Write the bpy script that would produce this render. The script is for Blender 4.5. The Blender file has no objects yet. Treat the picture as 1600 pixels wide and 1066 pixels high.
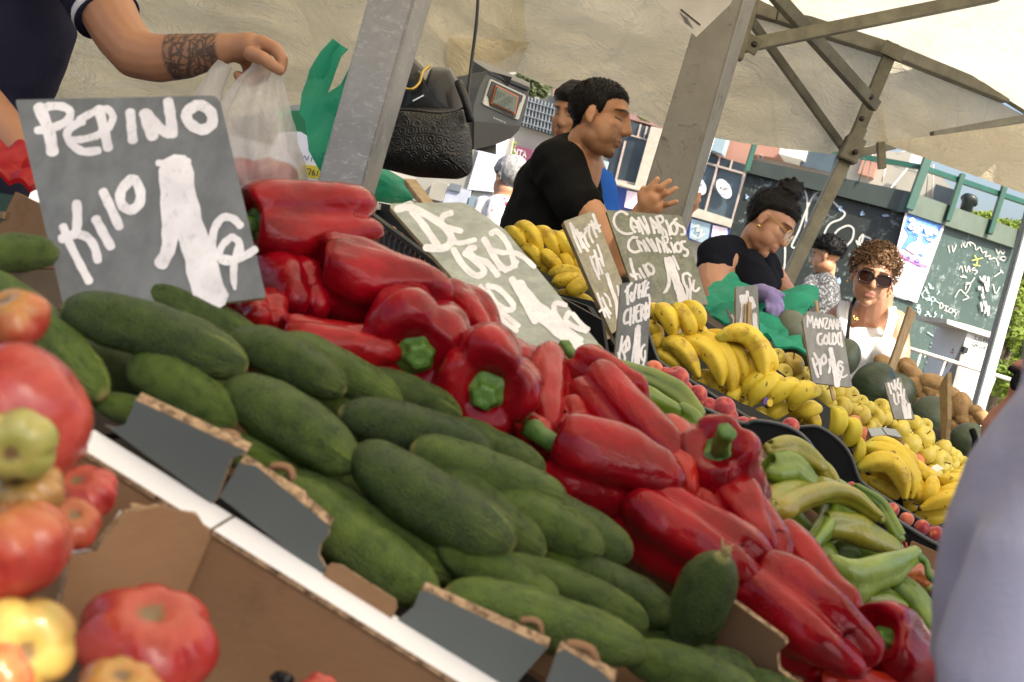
import bpy, bmesh, math, random
import numpy as np
from mathutils import Vector, Matrix, Quaternion, noise
random.seed(7)
SC = bpy.context.scene
COL = SC.collection
R = math.radians
# ------------------------------------------------------------------ camera
F_PX, ROLL, YAW, PITCH = 1777.8, R(15.5), R(8), R(6.4)
CAM = Vector((0, 0, 1.4))
_Fh = Vector((-math.sin(YAW), math.cos(YAW), 0)); _Rt = Vector((math.cos(YAW), math.sin(YAW), 0))
FW = (_Fh * math.cos(PITCH) + Vector((0, 0, -math.sin(PITCH)))).normalized()
_Up = _Rt.cross(FW).normalized()
IX = _Rt * math.cos(ROLL) + _Up * math.sin(ROLL)
IY = _Rt * math.sin(ROLL) - _Up * math.cos(ROLL)      # down in the picture
cd = bpy.data.cameras.new('camera'); cam = bpy.data.objects.new('camera', cd); COL.objects.link(cam)
cam.matrix_world = Matrix(((IX.x, -IY.x, -FW.x, CAM.x), (IX.y, -IY.y, -FW.y, CAM.y), (IX.z, -IY.z, -FW.z, CAM.z), (0, 0, 0, 1)))
cd.sensor_width = 36; cd.lens = 40; cd.clip_start = 0.02; cd.clip_end = 500
cd.dof.use_dof = True; cd.dof.focus_distance = 2.6; cd.dof.aperture_fstop = 10.5
SC.camera = cam
# ------------------------------------------------------------------ light
SUN = Vector((0.62, -0.52, 1.0)).normalized()       # towards the sun
w = bpy.data.worlds.new('World'); SC.world = w; w.use_nodes = True
sky = w.node_tree.nodes.new('ShaderNodeTexSky'); sky.sky_type = 'NISHITA'; sky.sun_disc = False
sky.sun_elevation = math.asin(SUN.z); sky.sun_rotation = math.atan2(SUN.x, SUN.y)
sky.dust_density = 5.0; sky.air_density = 1.0
w.node_tree.links.new(sky.outputs[0], w.node_tree.nodes['Background'].inputs[0])
w.node_tree.nodes['Background'].inputs[1].default_value = 0.125
sl = bpy.data.lights.new('sun', 'SUN'); sl.energy = 4.4; sl.angle = R(0.5); sl.color = (1.0, 0.91, 0.78)
so = bpy.data.objects.new('sun', sl); COL.objects.link(so); so.rotation_euler = SUN.to_track_quat('Z', 'Y').to_euler()
SC.view_settings.view_transform = 'Standard'; SC.view_settings.look = 'None'; SC.view_settings.gamma = 1
SC.view_settings.exposure = 1.2
SC.render.engine = 'CYCLES'
SC.cycles.max_bounces = 8; SC.cycles.transparent_max_bounces = 12; SC.cycles.use_denoising = True
SC.cycles.caustics_reflective = False; SC.cycles.caustics_refractive = False

# ------------------------------------------------------------------ placing
def ray(px, py):
    return FW + IX * ((px - 800) / F_PX) + IY * ((py - 533) / F_PX)
def P(px, py, d):
    return CAM + ray(px, py) * d
def Z(x0, y0, s, pts):
    """points read in an enlarged crop -> picture units"""
    return [(x0 + p[0] / s, y0 + p[1] / s) + tuple(p[2:]) for p in pts]
class Plane:
    def __init__(s, o, n): s.o = o; s.n = n.normalized()
    @staticmethod
    def slope(px, py, d, k, sx=0.28): return Plane(P(px, py, d), Vector((sx, -k, 1)))
    @staticmethod
    def tri(a, b, c):
        n = (b - a).cross(c - a)
        if n.dot(FW) > 0: n = -n
        return Plane(a, n)
    def __call__(s, px, py, h=0.0):
        r = ray(px, py); t = (s.o + s.n * h - CAM).dot(s.n) / r.dot(s.n)
        return CAM + r * t
def depth(p): return (p - CAM).dot(FW)

# ------------------------------------------------------------------ objects
def link(o, parent=None, label=None, cat=None, group=None, kind=None):
    if o.name not in COL.objects: COL.objects.link(o)
    if parent is not None: o.parent = parent
    if label: o['label'] = label
    if cat: o['category'] = cat
    if group: o['group'] = group
    if kind: o['kind'] = kind
    return o
def empty(name, loc=(0, 0, 0), label=None, cat=None, group=None):
    o = bpy.data.objects.new(name, None); o.location = loc; o.empty_display_size = .05
    return link(o, None, label, cat, group)
def to_parent(o, parent):
    """parent without moving (parents made here are only translated)"""
    if parent is not None:
        o.parent = parent
        o.matrix_parent_inverse = Matrix.Translation(parent.location).inverted() if parent.rotation_euler.x == 0 and parent.rotation_euler.y == 0 and parent.rotation_euler.z == 0 else Matrix.Identity(4)
def obj(name, me, mat=None, parent=None, label=None, cat=None, group=None, kind=None, smooth=True, world=True):
    if isinstance(me, bmesh.types.BMesh):
        b = me; me = bpy.data.meshes.new(name); b.normal_update(); b.to_mesh(me); b.free()
    o = bpy.data.objects.new(name, me)
    if mat is not None and len(me.materials) == 0:
        for m in (mat if isinstance(mat, (list, tuple)) else [mat]): me.materials.append(m)
    if smooth and len(me.polygons): me.polygons.foreach_set('use_smooth', [True] * len(me.polygons))
    link(o, None, label, cat, group, kind)
    if parent is not None:
        if world: to_parent(o, parent)
        else: o.parent = parent
    return o
def from_grid(rows, closed_u=False, closed_v=False):
    """rows: list of rows of Vectors -> bmesh"""
    bm = bmesh.new(); V = [[bm.verts.new(p) for p in r] for r in rows]
    n, m = len(V), len(V[0])
    for i in range(n - (0 if closed_u else 1)):
        for j in range(m - (0 if closed_v else 1)):
            a, b, c, d = V[i][j], V[i][(j + 1) % m], V[(i + 1) % n][(j + 1) % m], V[(i + 1) % n][j]
            try: bm.faces.new((a, b, c, d))
            except Exception: pass
    return bm, V
def frames(pts):
    pts = [Vector(p) for p in pts]; T = []
    for i in range(len(pts)):
        a = pts[max(0, i - 1)]; b = pts[min(len(pts) - 1, i + 1)]; T.append((b - a).normalized())
    u = T[0].orthogonal().normalized(); out = []
    for t in T:
        u = (u - t * u.dot(t)).normalized(); out.append((u, t.cross(u), t))
    return out
def tube(pts, rads, seg=10, bm=None, cap=True, prof=None, up=None):
    """tube through points; prof: function of angle -> factor; up: fixed cross direction"""
    own = bm is None
    if own: bm = bmesh.new()
    pts = [Vector(p) for p in pts]
    if not hasattr(rads, '__len__'): rads = [rads] * len(pts)
    fr = frames(pts); rows = []
    for i, (p, r) in enumerate(zip(pts, rads)):
        u, v, t = fr[i]
        if up is not None:
            u = (up - t * up.dot(t)).normalized(); v = t.cross(u)
        row = []
        for k in range(seg):
            a = 2 * math.pi * k / seg; f = prof(a) if prof else 1
            row.append(bm.verts.new(p + (u * math.cos(a) + v * math.sin(a)) * r * f))
        rows.append(row)
    for i in range(len(rows) - 1):
        for k in range(seg):
            bm.faces.new((rows[i][k], rows[i][(k + 1) % seg], rows[i + 1][(k + 1) % seg], rows[i + 1][k]))
    if cap:
        bm.faces.new(list(reversed(rows[0]))); bm.faces.new(rows[-1])
    return bm
def smooth_path(pts, n=4):
    """Catmull-Rom resample, works on tuples of any length"""
    a = [np.array(p, float) for p in pts]
    if len(a) < 3: return [tuple(a[0] + (a[-1] - a[0]) * t / n) for t in range(n + 1)]
    out = []
    for i in range(len(a) - 1):
        p0 = a[i - 1] if i else 2 * a[0] - a[1]; p1, p2 = a[i], a[i + 1]; p3 = a[i + 2] if i + 2 < len(a) else 2 * a[-1] - a[-2]
        for k in range(n):
            t = k / n
            out.append(tuple(.5 * (2 * p1 + (p2 - p0) * t + (2 * p0 - 5 * p1 + 4 * p2 - p3) * t * t + (3 * p1 - p0 - 3 * p2 + p3) * t ** 3)))
    out.append(tuple(a[-1])); return out
def bar(a, b, w, h=None, bm=None, up=Vector((0, 0, 1)), bev=0.0):
    """rectangular bar between two points"""
    a = Vector(a); b = Vector(b); h = h or w; t = (b - a).normalized()
    u = up - t * up.dot(t)
    u = u.normalized() if u.length > 1e-4 else t.orthogonal().normalized(); v = t.cross(u)
    own = bm or bmesh.new()
    vs = []
    for p in (a, b):
        for su, sv in ((-1, -1), (1, -1), (1, 1), (-1, 1)): vs.append(own.verts.new(p + u * su * h / 2 + v * sv * w / 2))
    fs = [own.faces.new([vs[i] for i in q]) for q in ((3, 2, 1, 0), (4, 5, 6, 7), (0, 1, 5, 4), (1, 2, 6, 5), (2, 3, 7, 6), (3, 0, 4, 7))]
    if bev and bm is None:
        bmesh.ops.bevel(own, geom=own.edges[:], offset=bev, segments=2, affect='EDGES')
    return own
def box(c, sx, sy, sz, bm=None, rot=None):
    own = bm or bmesh.new(); c = Vector(c); vs = []
    for z in (-.5, .5):
        for x, y in ((-.5, -.5), (.5, -.5), (.5, .5), (-.5, .5)):
            v = Vector((x * sx, y * sy, z * sz))
            if rot is not None: v = rot @ v
            vs.append(own.verts.new(c + v))
    for q in ((3, 2, 1, 0), (4, 5, 6, 7), (0, 1, 5, 4), (1, 2, 6, 5), (2, 3, 7, 6), (3, 0, 4, 7)): own.faces.new([vs[i] for i in q])
    return own
def panel_bm(pts3, n, thick, bm=None, bev=0.0):
    """flat outline extruded away from the viewer by thick"""
    own = bm or bmesh.new()
    n = Vector(n).normalized()
    fr = [own.verts.new(p) for p in pts3]; bk = [own.verts.new(Vector(p) - n * thick) for p in pts3]
    f = own.faces.new(fr); own.faces.new(list(reversed(bk)))
    k = len(fr)
    for i in range(k): own.faces.new((fr[i], bk[i], bk[(i + 1) % k], fr[(i + 1) % k]))
    own.normal_update()
    if f.normal.dot(n) < 0: bmesh.ops.reverse_faces(own, faces=own.faces[:])
    if bev and bm is None:
        es = [e for e in own.edges if len(e.link_faces) == 2 and e.calc_face_angle(0) > .8]
        bmesh.ops.bevel(own, geom=es, offset=bev, segments=2, affect='EDGES')
    return own
def round_poly(pts, rad, n=4):
    """round the corners of a px outline"""
    out = []; k = len(pts)
    for i in range(k):
        p = np.array(pts[i], float); a = np.array(pts[i - 1], float); b = np.array(pts[(i + 1) % k], float)
        r = rad[i] if hasattr(rad, '__len__') else rad
        if r <= 0: out.append(tuple(p)); continue
        da = (a - p) / np.linalg.norm(a - p); db = (b - p) / np.linalg.norm(b - p)
        s, e = p + da * r, p + db * r
        for j in range(n + 1):
            t = j / n; out.append(tuple((1 - t) ** 2 * s + 2 * t * (1 - t) * p + t * t * e))
    return out
def stroke(plane, pts, wpx, off, thick, bm, n=3, seed=0):
    """brush stroke: ribbon lying on a board; width may be given per point as third value"""
    pp = [(p[0], p[1], p[2] if len(p) > 2 else wpx) for p in pts]
    pp = smooth_path(pp, n) if len(pp) > 2 else smooth_path(pp, 4)
    L, Rr = [], []
    for i, p in enumerate(pp):
        a = np.array(pp[max(0, i - 1)][:2]); b = np.array(pp[min(len(pp) - 1, i + 1)][:2]); t = (b - a); t = t / (np.linalg.norm(t) + 1e-9)
        nn = np.array((-t[1], t[0])); hw = p[2] / 2 * (1 + .08 * math.sin(i * 2.3 + seed))
        ext = 0
        oi = off + i * 1e-5; L.append(plane(p[0] + nn[0] * hw, p[1] + nn[1] * hw, oi)); Rr.append(plane(p[0] - nn[0] * hw, p[1] - nn[1] * hw, oi))
    # rounded ends
    def capend(i, sgn):
        p = pp[i]; a = np.array(pp[i][:2]); b = np.array(pp[i - sgn if 0 <= i - sgn < len(pp) else i][:2])
        q = pp[1] if i == 0 else pp[-2]; t = np.array(p[:2]) - np.array(q[:2]); t = t / (np.linalg.norm(t) + 1e-9)
        nn = np.array((-t[1], t[0])); hw = p[2] / 2; res = []
        for k in range(1, 4):
            an = math.pi * k / 4; res.append(plane(p[0] + nn[0] * hw * math.cos(an) + t[0] * hw * .7 * math.sin(an), p[1] + nn[1] * hw * math.cos(an) + t[1] * hw * .7 * math.sin(an), off + i * 1e-5))
        return res
    nvec = plane.n
    def quad(q):
        vs = [bm.verts.new(x) for x in q]; f = bm.faces.new(vs); f.normal_update()
        if f.normal.dot(nvec) < 0: f.normal_flip()
    for i in range(len(L) - 1): quad((L[i], L[i + 1], Rr[i + 1], Rr[i]))
    # caps
    e = capend(len(pp) - 1, 1); quad([L[-1]] + e + [Rr[-1]])
    s = capend(0, -1); quad([Rr[0]] + s + [L[0]])

# ------------------------------------------------------------------ materials
MATS = {}
class M:
    def __init__(s, name):
        s.m = bpy.data.materials.new(name); s.m.use_nodes = True; s.t = s.m.node_tree; s.b = s.t.nodes['Principled BSDF']
        s.out = s.t.nodes['Material Output']; MATS[name] = s.m
        s._tc = None
    def n(s, ty, props=None, **ins):
        nd = s.t.nodes.new(ty)
        for k, v in (props or {}).items(): setattr(nd, k, v)
        for k, v in ins.items():
            k2 = k.replace('_', ' ')
            key = next((i for i in nd.inputs if i.name == k2 and i.enabled), None) or next((i for i in nd.inputs if i.name == k2), None)
            s.put(key, v)
        return nd
    def put(s, sock, v):
        if hasattr(v, 'outputs'): v = v.outputs[0]
        if isinstance(v, bpy.types.NodeSocket): s.t.links.new(v, sock)
        elif hasattr(v, '__len__') and len(v) == 3 and sock.type == 'RGBA': sock.default_value = (*v, 1)
        else: sock.default_value = v
    def tc(s, which='Object'):
        if s._tc is None: s._tc = s.t.nodes.new('ShaderNodeTexCoord')
        return s._tc.outputs[which]
    def scale(s, vec, sc):
        nd = s.t.nodes.new('ShaderNodeMapping'); s.put(nd.inputs[0], vec); nd.inputs['Scale'].default_value = sc; return nd.outputs[0]
    def noise(s, sc=5, det=4, rough=.55, vec=None, dist=0):
        return s.n('ShaderNodeTexNoise', Scale=sc, Detail=det, Roughness=rough, Distortion=dist, Vector=vec if vec is not None else s.tc())
    def fac(s, nd): return nd.outputs.get('Fac') or nd.outputs[0]
    def ramp(s, f, stops, interp='LINEAR'):
        nd = s.t.nodes.new('ShaderNodeValToRGB'); cr = nd.color_ramp; cr.interpolation = interp
        f = s.fac(f) if hasattr(f, 'outputs') else f
        s.put(nd.inputs[0], f)
        while len(cr.elements) < len(stops): cr.elements.new(.5)
        for e, (p, c) in zip(cr.elements, stops):
            e.position = p; e.color = (c, c, c, 1) if not hasattr(c, '__len__') else (*c, 1)
        return nd.outputs[0]
    def mix(s, f, a, b, mode='MIX'):
        nd = s.t.nodes.new('ShaderNodeMix'); nd.data_type = 'RGBA'; nd.blend_type = mode
        f = s.fac(f) if hasattr(f, 'outputs') else f
        s.put(nd.inputs[0], f); s.put(nd.inputs[6], a); s.put(nd.inputs[7], b); return nd.outputs[2]
    def math(s, op, a, b=0.0, c=0.0):
        nd = s.t.nodes.new('ShaderNodeMath'); nd.operation = op
        for i, v in enumerate((a, b, c)):
            if v is not None: s.put(nd.inputs[i], s.fac(v) if hasattr(v, 'outputs') else v)
        return nd.outputs[0]
    def sep(s, v):
        nd = s.t.nodes.new('ShaderNodeSeparateXYZ'); s.put(nd.inputs[0], v); return nd.outputs
    def rnd(s):
        return s.t.nodes.new('ShaderNodeObjectInfo').outputs['Random']
    def bump(s, h, strength=.3, dist=.002, nrm=None):
        nd = s.t.nodes.new('ShaderNodeBump'); nd.inputs['Strength'].default_value = strength; nd.inputs['Distance'].default_value = dist
        s.put(nd.inputs['Height'], s.fac(h) if hasattr(h, 'outputs') else h)
        if nrm is not None: s.put(nd.inputs['Normal'], nrm)
        s.put(s.b.inputs['Normal'], nd.outputs[0]); return nd.outputs[0]
    def set(s, **k):
        for a, v in k.items(): s.put(s.b.inputs[a.replace('_', ' ')], v)
        return s
def simple(name, col, rough=.5, spec=.5, metal=0, nz=0.12, sc=8, bump=0.0, bsc=60):
    m = M(name)
    a = tuple(c * (1 - nz) for c in col); b = tuple(min(1, c * (1 + nz)) for c in col)
    m.set(Base_Color=m.ramp(m.noise(sc, 5), [(.3, a), (.7, b)]), Roughness=rough, Metallic=metal)
    m.b.inputs['Specular IOR Level'].default_value = spec
    if bump: m.bump(m.noise(bsc, 4), bump, .002)
    return m.m
# ------------------------------------------------------------------ produce materials
def m_cucumber():
    m = M('cucumber_skin'); x, y, z = m.sep(m.tc())[:3]
    th = m.math('ARCTAN2', y, x)
    cv = m.n('ShaderNodeCombineXYZ', X=m.math('SINE', th), Y=m.math('COSINE', th), Z=m.math('MULTIPLY', z, .35))
    st = m.noise(4.6, 6, .72, cv, .5); stripe = m.ramp(st, [(.50, 0), (.70, 1)])
    endm = m.ramp(m.math('ADD', m.math('MULTIPLY', z, -1.6), .0), [(.28, .0), (.75, .9)])
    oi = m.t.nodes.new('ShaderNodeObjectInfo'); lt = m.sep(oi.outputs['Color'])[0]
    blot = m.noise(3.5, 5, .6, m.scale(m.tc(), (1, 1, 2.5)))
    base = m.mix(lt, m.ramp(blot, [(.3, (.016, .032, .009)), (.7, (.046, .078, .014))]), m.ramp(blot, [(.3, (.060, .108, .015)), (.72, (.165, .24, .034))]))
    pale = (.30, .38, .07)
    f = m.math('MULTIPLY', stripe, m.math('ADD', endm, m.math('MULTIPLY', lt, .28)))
    c = m.mix(f, base, pale)
    dots = m.n('ShaderNodeTexVoronoi', Scale=38.0, Vector=m.scale(m.tc(), (1, 1, 3.2))); dm = m.ramp(dots.outputs[0], [(.08, .8), (.22, 0)])
    c = m.mix(dm, c, (.15, .21, .06)); fl = m.noise(34, 6, .78, m.scale(m.tc(), (1, 1, 2.6))); c = m.mix(m.ramp(fl, [(.54, 0), (.70, .5)]), c, (.16, .22, .07)); c = m.mix(m.ramp(fl, [(.30, .6), (.42, 0)]), c, (.006, .014, .004))
    tip = m.ramp(m.math('ABSOLUTE', z), [(.478, 0), (.5, 1)]); c = m.mix(tip, c, (.34, .30, .10))
    m.set(Base_Color=c, Roughness=m.ramp(blot, [(.3, .22), (.7, .40)])); m.b.inputs['Specular IOR Level'].default_value = .3
    m.bump(m.math('ADD', m.noise(26, 4, .6, m.scale(m.tc(), (1, 1, 2.5))), m.math('MULTIPLY', dots.outputs[0], .9)), .8, .0022)
m_cucumber()
def m_pepper(name, c1, c2, c3):
    m = M(name); oi = m.t.nodes.new('ShaderNodeObjectInfo'); lt = m.sep(oi.outputs['Color'])[0]
    nz = m.noise(2.2, 4, .55); c = m.ramp(nz, [(.3, c1), (.68, c2)])
    c = m.mix(lt, c, c3)
    fine = m.noise(30, 3, .5); c = m.mix(m.ramp(fine, [(.55, 0), (.8, .18)]), c, tuple(min(1, v * 1.8) for v in c2))
    m.set(Base_Color=c, Roughness=m.ramp(nz, [(.3, .12), (.7, .21)])); m.b.inputs['Specular IOR Level'].default_value = .33
    m.b.inputs['Coat Weight'].default_value = .10; m.b.inputs['Coat Roughness'].default_value = .05
    m.b.inputs['Specular Tint'].default_value = (1, .6, .6, 1)
    m.bump(m.noise(5, 3, .5, None, .6), .35, .006)
m_pepper('red_pepper_skin', (.11, .001, .005), (.30, .003, .009), (.48, .030, .010))
def m_green():
    m = M('green_pepper_skin'); oi = m.t.nodes.new('ShaderNodeObjectInfo'); s = m.sep(oi.outputs['Color'])
    nz = m.noise(16, 4, .55)
    c = m.ramp(nz, [(.3, (.055, .115, .008)), (.7, (.15, .23, .018))])
    c = m.mix(s[0], c, m.ramp(m.noise(11, 3), [(.35, (.19, .21, .018)), (.65, (.36, .21, .022))]))
    c = m.mix(s[1], c, (.42, .05, .02))
    c = m.mix(s[2], c, (.28, .36, .05))
    m.set(Base_Color=c, Roughness=.3); m.b.inputs['Coat Weight'].default_value = .15; m.b.inputs['Coat Roughness'].default_value = .2
    m.bump(m.noise(30, 5, .6, None, .5), .6, .005)
m_green()
def m_stem():
    m = M('pepper_stem'); nz = m.noise(6, 4)
    m.set(Base_Color=m.ramp(nz, [(.3, (.035, .10, .012)), (.7, (.13, .25, .04))]), Roughness=.5); m.bump(m.noise(30, 3), .4, .002)
m_stem()
def m_banana():
    m = M('banana_skin'); t = m.n('ShaderNodeAttribute', {'attribute_name': 'along'}).outputs['Fac']
    nz = m.noise(14, 4, .6); c = m.ramp(nz, [(.3, (.62, .41, .022)), (.7, (.80, .60, .06))])
    oi = m.t.nodes.new('ShaderNodeObjectInfo'); g = m.sep(oi.outputs['Color'])[0]
    c = m.mix(g, c, (.42, .46, .035))
    spots = m.noise(75, 3, .7); c = m.mix(m.ramp(spots, [(.63, 0), (.67, .8)]), c, (.12, .055, .02))
    br = m.noise(20, 5, .7); c = m.mix(m.ramp(br, [(.56, 0), (.68, .6)]), c, (.28, .13, .03))
    c = m.mix(m.ramp(t, [(.90, 0), (.965, 1)]), c, (.035, .022, .012))
    c = m.mix(m.ramp(t, [(.0, .8), (.14, 0)]), c, (.42, .47, .07))
    m.set(Base_Color=c, Roughness=.46); m.b.inputs['Specular IOR Level'].default_value = .35
    m.bump(m.noise(60, 4), .25, .002)
m_banana()
def m_tomato():
    m = M('tomato_skin'); x, y, z = m.sep(m.tc())[:3]; oi = m.t.nodes.new('ShaderNodeObjectInfo'); s = m.sep(oi.outputs['Color'])
    nz = m.noise(2.4, 4, .55)
    c = m.ramp(nz, [(.3, (.25, .012, .012)), (.7, (.40, .055, .040))])
    c = m.mix(m.math('MULTIPLY', s[0], m.ramp(m.math('ADD', z, m.math('MULTIPLY', nz, .4)), [(.12, .15), (.5, 1)])), c, m.ramp(nz, [(.35, (.46, .16, .035)), (.7, (.28, .29, .05))]))
    sh = m.math('MULTIPLY', m.math('ADD', s[0], .1), m.ramp(m.math('ADD', z, m.math('MULTIPLY', m.noise(9, 4), .18)), [(.40, 0), (.53, .75)]))
    c = m.mix(sh, c, (.33, .27, .06))
    c = m.mix(s[1], c, m.ramp(nz, [(.35, (.24, .27, .06)), (.7, (.34, .30, .09))]))
    r2 = m.math('SQRT', m.math('ADD', m.math('MULTIPLY', x, x), m.math('MULTIPLY', y, y)))
    scar = m.math('MULTIPLY', m.ramp(m.math('ADD', r2, m.math('MULTIPLY', m.noise(14, 5, .7), .26)), [(.20, 1), (.27, 0)]), m.ramp(z, [(.2, 0), (.25, 1)]))
    c = m.mix(scar, c, (.14, .085, .035))
    m.set(Base_Color=c, Roughness=m.ramp(nz, [(.3, .20), (.7, .3)])); m.b.inputs['Coat Weight'].default_value = .15
    m.bump(m.noise(9, 3), .12, .004); m.b.inputs['Specular IOR Level'].default_value = .35
m_tomato()
def m_apple():
    m = M('golden_apple_skin'); oi = m.t.nodes.new('ShaderNodeObjectInfo'); s = m.sep(oi.outputs['Color'])
    nz = m.noise(2.6, 4); c = m.ramp(nz, [(.3, (.52, .44, .05)), (.7, (.72, .58, .10))])
    c = m.mix(s[0], c, (.50, .33, .04)); c = m.mix(s[1], c, (.72, .25, .08))
    sp = m.n('ShaderNodeTexVoronoi', Scale=26.0, Vector=m.tc()); c = m.mix(m.ramp(sp.outputs[0], [(.05, .6), (.12, 0)]), c, (.30, .24, .05))
    m.set(Base_Color=c, Roughness=.36); m.bump(nz, .08, .004)
m_apple()
def m_peach():
    m = M('peach_skin'); oi = m.t.nodes.new('ShaderNodeObjectInfo'); s = m.sep(oi.outputs['Color'])
    nz = m.noise(2.0, 4, .6); c = m.ramp(nz, [(.36, (.26, .022, .045)), (.55, (.46, .05, .05)), (.72, (.80, .26, .09))])
    c = m.mix(s[0], c, (.72, .20, .09))
    m.set(Base_Color=c, Roughness=.6); m.b.inputs['Sheen Weight'].default_value = .5; m.b.inputs['Specular IOR Level'].default_value = .3
m_peach()
def m_potato():
    m = M('potato_skin'); nz = m.noise(3, 5, .6); c = m.ramp(nz, [(.3, (.27, .155, .062)), (.7, (.44, .29, .125))])
    sp = m.noise(14, 4, .7); c = m.mix(m.ramp(sp, [(.62, 0), (.72, .7)]), c, (.13, .075, .03))
    m.set(Base_Color=c, Roughness=.8); m.bump(sp, .5, .006)
m_potato()
def m_melon():
    m = M('watermelon_rind'); x, y, z = m.sep(m.tc())[:3]; th = m.math('ARCTAN2', y, x)
    cv = m.n('ShaderNodeCombineXYZ', X=m.math('SINE', th), Y=m.math('COSINE', th), Z=m.math('MULTIPLY', z, .5))
    st = m.noise(5.5, 5, .65, cv, .6); c = m.ramp(st, [(.4, (.016, .030, .016)), (.6, (.040, .066, .030)), (.72, (.085, .115, .045))])
    oi = m.t.nodes.new('ShaderNodeObjectInfo'); s = m.sep(oi.outputs['Color']); c = m.mix(s[0], c, (.13, .15, .10))
    m.set(Base_Color=c, Roughness=.42); m.bump(m.noise(12, 4), .12, .01)
m_melon()
def m_avocado():
    m = M('avocado_skin'); nz = m.noise(9, 5, .7); m.set(Base_Color=m.ramp(nz, [(.3, (.012, .012, .010)), (.7, (.04, .035, .022))]), Roughness=.55); m.bump(m.noise(24, 3), .8, .01)
m_avocado()
simple('brown_stalk', (.10, .055, .025), .8)

# ------------------------------------------------------------------ produce shapes (unit: length 1 on z, width 1)
def nz3(p, s, seed): return noise.noise(Vector((p[0] * s + seed * 7.3, p[1] * s - seed * 3.1, p[2] * s + seed)))
def cucumber_me(seed):
    rnd = random.Random(seed); bend = rnd.uniform(-.6, .6); pe = rnd.uniform(2.6, 3.8); rows = []; n = 46; taper = rnd.uniform(-.10, .12)
    for i in range(n + 1):
        a = math.pi * i / n; z = -math.cos(a) * .5
        r = .5 * max(0, 1 - abs(2 * z) ** pe) ** .5 * (1 + taper * 2 * z)
        row = []
        for k in range(28):
            th = 2 * math.pi * k / 28; rr = r * (1 + .015 * math.cos(3 * th + seed) + .012 * math.cos(8 * th))
            p = Vector((rr * math.cos(th), rr * math.sin(th), z)); d = nz3((p.x, p.y, z * 3), 2.0, seed) * .07 + nz3((p.x, p.y, z * 3), 7.0, seed) * .02
            p.x *= 1 + d; p.y *= 1 + d
            p.x += bend * (z * z * 1.0 - .10)
            row.append(p)
        rows.append(row)
    bm, V = from_grid(rows, False, True)
    bmesh.ops.remove_doubles(bm, verts=bm.verts[:], dist=1e-5)
    me = bpy.data.meshes.new('cucumber'); bmesh.ops.recalc_face_normals(bm, faces=bm.faces[:]); bm.to_mesh(me); bm.free(); me.materials.append(MATS['cucumber_skin']); return me
def pepper_me(seed, taper=.82, lobes=None):
    rnd = random.Random(seed); n = lobes or rnd.choice((3, 4, 4)); ph = rnd.uniform(0, 6)
    prof = [(0, .36), (.10, .38), (.22, .465), (.36, .50), (.465, .40), (.50, .24), (.49, .05), (.46, -.14), (.40 * taper / .82, -.32), (.29 * taper / .82, -.455), (.15, -.495), (.05, -.46), (0, -.43)]
    pr = smooth_path(prof, 4); rows = []
    amp = [rnd.uniform(.7, 1.25) for _ in range(n)]
    for (r, z) in pr:
        row = []; tt = .5 - z
        for k in range(48):
            th = 2 * math.pi * k / 48; c = math.cos(n * (th + ph)); lob = abs(math.cos(n * (th + ph) / 2)) ** .75
            li = int(((th + ph) % (2 * math.pi)) / (2 * math.pi) * n + .5) % n
            g = .15 + .20 * min(1, tt * 1.1)
            rr = max(0, r) * (1 - g + g * 1.25 * lob * (1 + .25 * (amp[li] - 1)))
            zz = z + (-.10 * (1 - lob) * -1 if z < -.25 else 0) + (.05 * (lob - .6) if z > .33 else 0) * (1 if r > .1 else 0)
            zz -= (.10 * (amp[li] - 1) * lob if z < -.2 else 0)
            p = Vector((rr * math.cos(th), rr * math.sin(th), zz)); d = nz3(p, 2.0, seed) * .20 + nz3(p, 5.0, seed + 4) * .06
            p.x *= 1 + d; p.y *= 1 + d
            p.x += .10 * math.sin(z * 3 + seed) * .6; p.y += .06 * math.cos(z * 2.5 + seed)
            row.append(p)
        rows.append(row)
    bm, V = from_grid(rows, False, True); bmesh.ops.remove_doubles(bm, verts=bm.verts[:], dist=1e-5); bmesh.ops.recalc_face_normals(bm, faces=bm.faces[:])
    me = bpy.data.meshes.new('pepper'); bm.to_mesh(me); bm.free(); me.materials.append(MATS['red_pepper_skin']); return me
def pepper_stem_me(seed, long=.26):
    rnd = random.Random(seed); bm = bmesh.new(); a = rnd.uniform(0, 6)
    dx, dy = math.cos(a), math.sin(a)
    pts = smooth_path([(0, 0, .36), (0, 0, .44), (dx * .03, dy * .03, .40 + long * .55), (dx * .12, dy * .12, .40 + long)], 4)
    n = len(pts); rr = [.095 + .06 * math.exp(-i / 1.6) + (.014 if i >= n - 2 else 0) for i in range(n)]
    tube(pts, rr, 12, bm, prof=lambda t: 1 + .10 * math.cos(5 * t))
    # calyx: lobed disc with a raised rim
    rows = []
    for r, z in ((.10, .45), (.16, .435), (.215, .425), (.235, .405), (.20, .39)):
        rows.append([Vector((r * (1 + .07 * math.cos(5 * t + a)) * math.cos(t), r * (1 + .07 * math.cos(5 * t + a)) * math.sin(t), z + .008 * math.cos(5 * t + a))) for t in [2 * math.pi * k / 30 for k in range(30)]])
    b2, _ = from_grid(rows, False, True); tmp = bpy.data.meshes.new('t'); b2.to_mesh(tmp); b2.free(); bm.from_mesh(tmp)
    bmesh.ops.recalc_face_normals(bm, faces=bm.faces[:])
    me = bpy.data.meshes.new('stem'); bm.to_mesh(me); bm.free(); me.materials.append(MATS['pepper_stem']); return me
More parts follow.
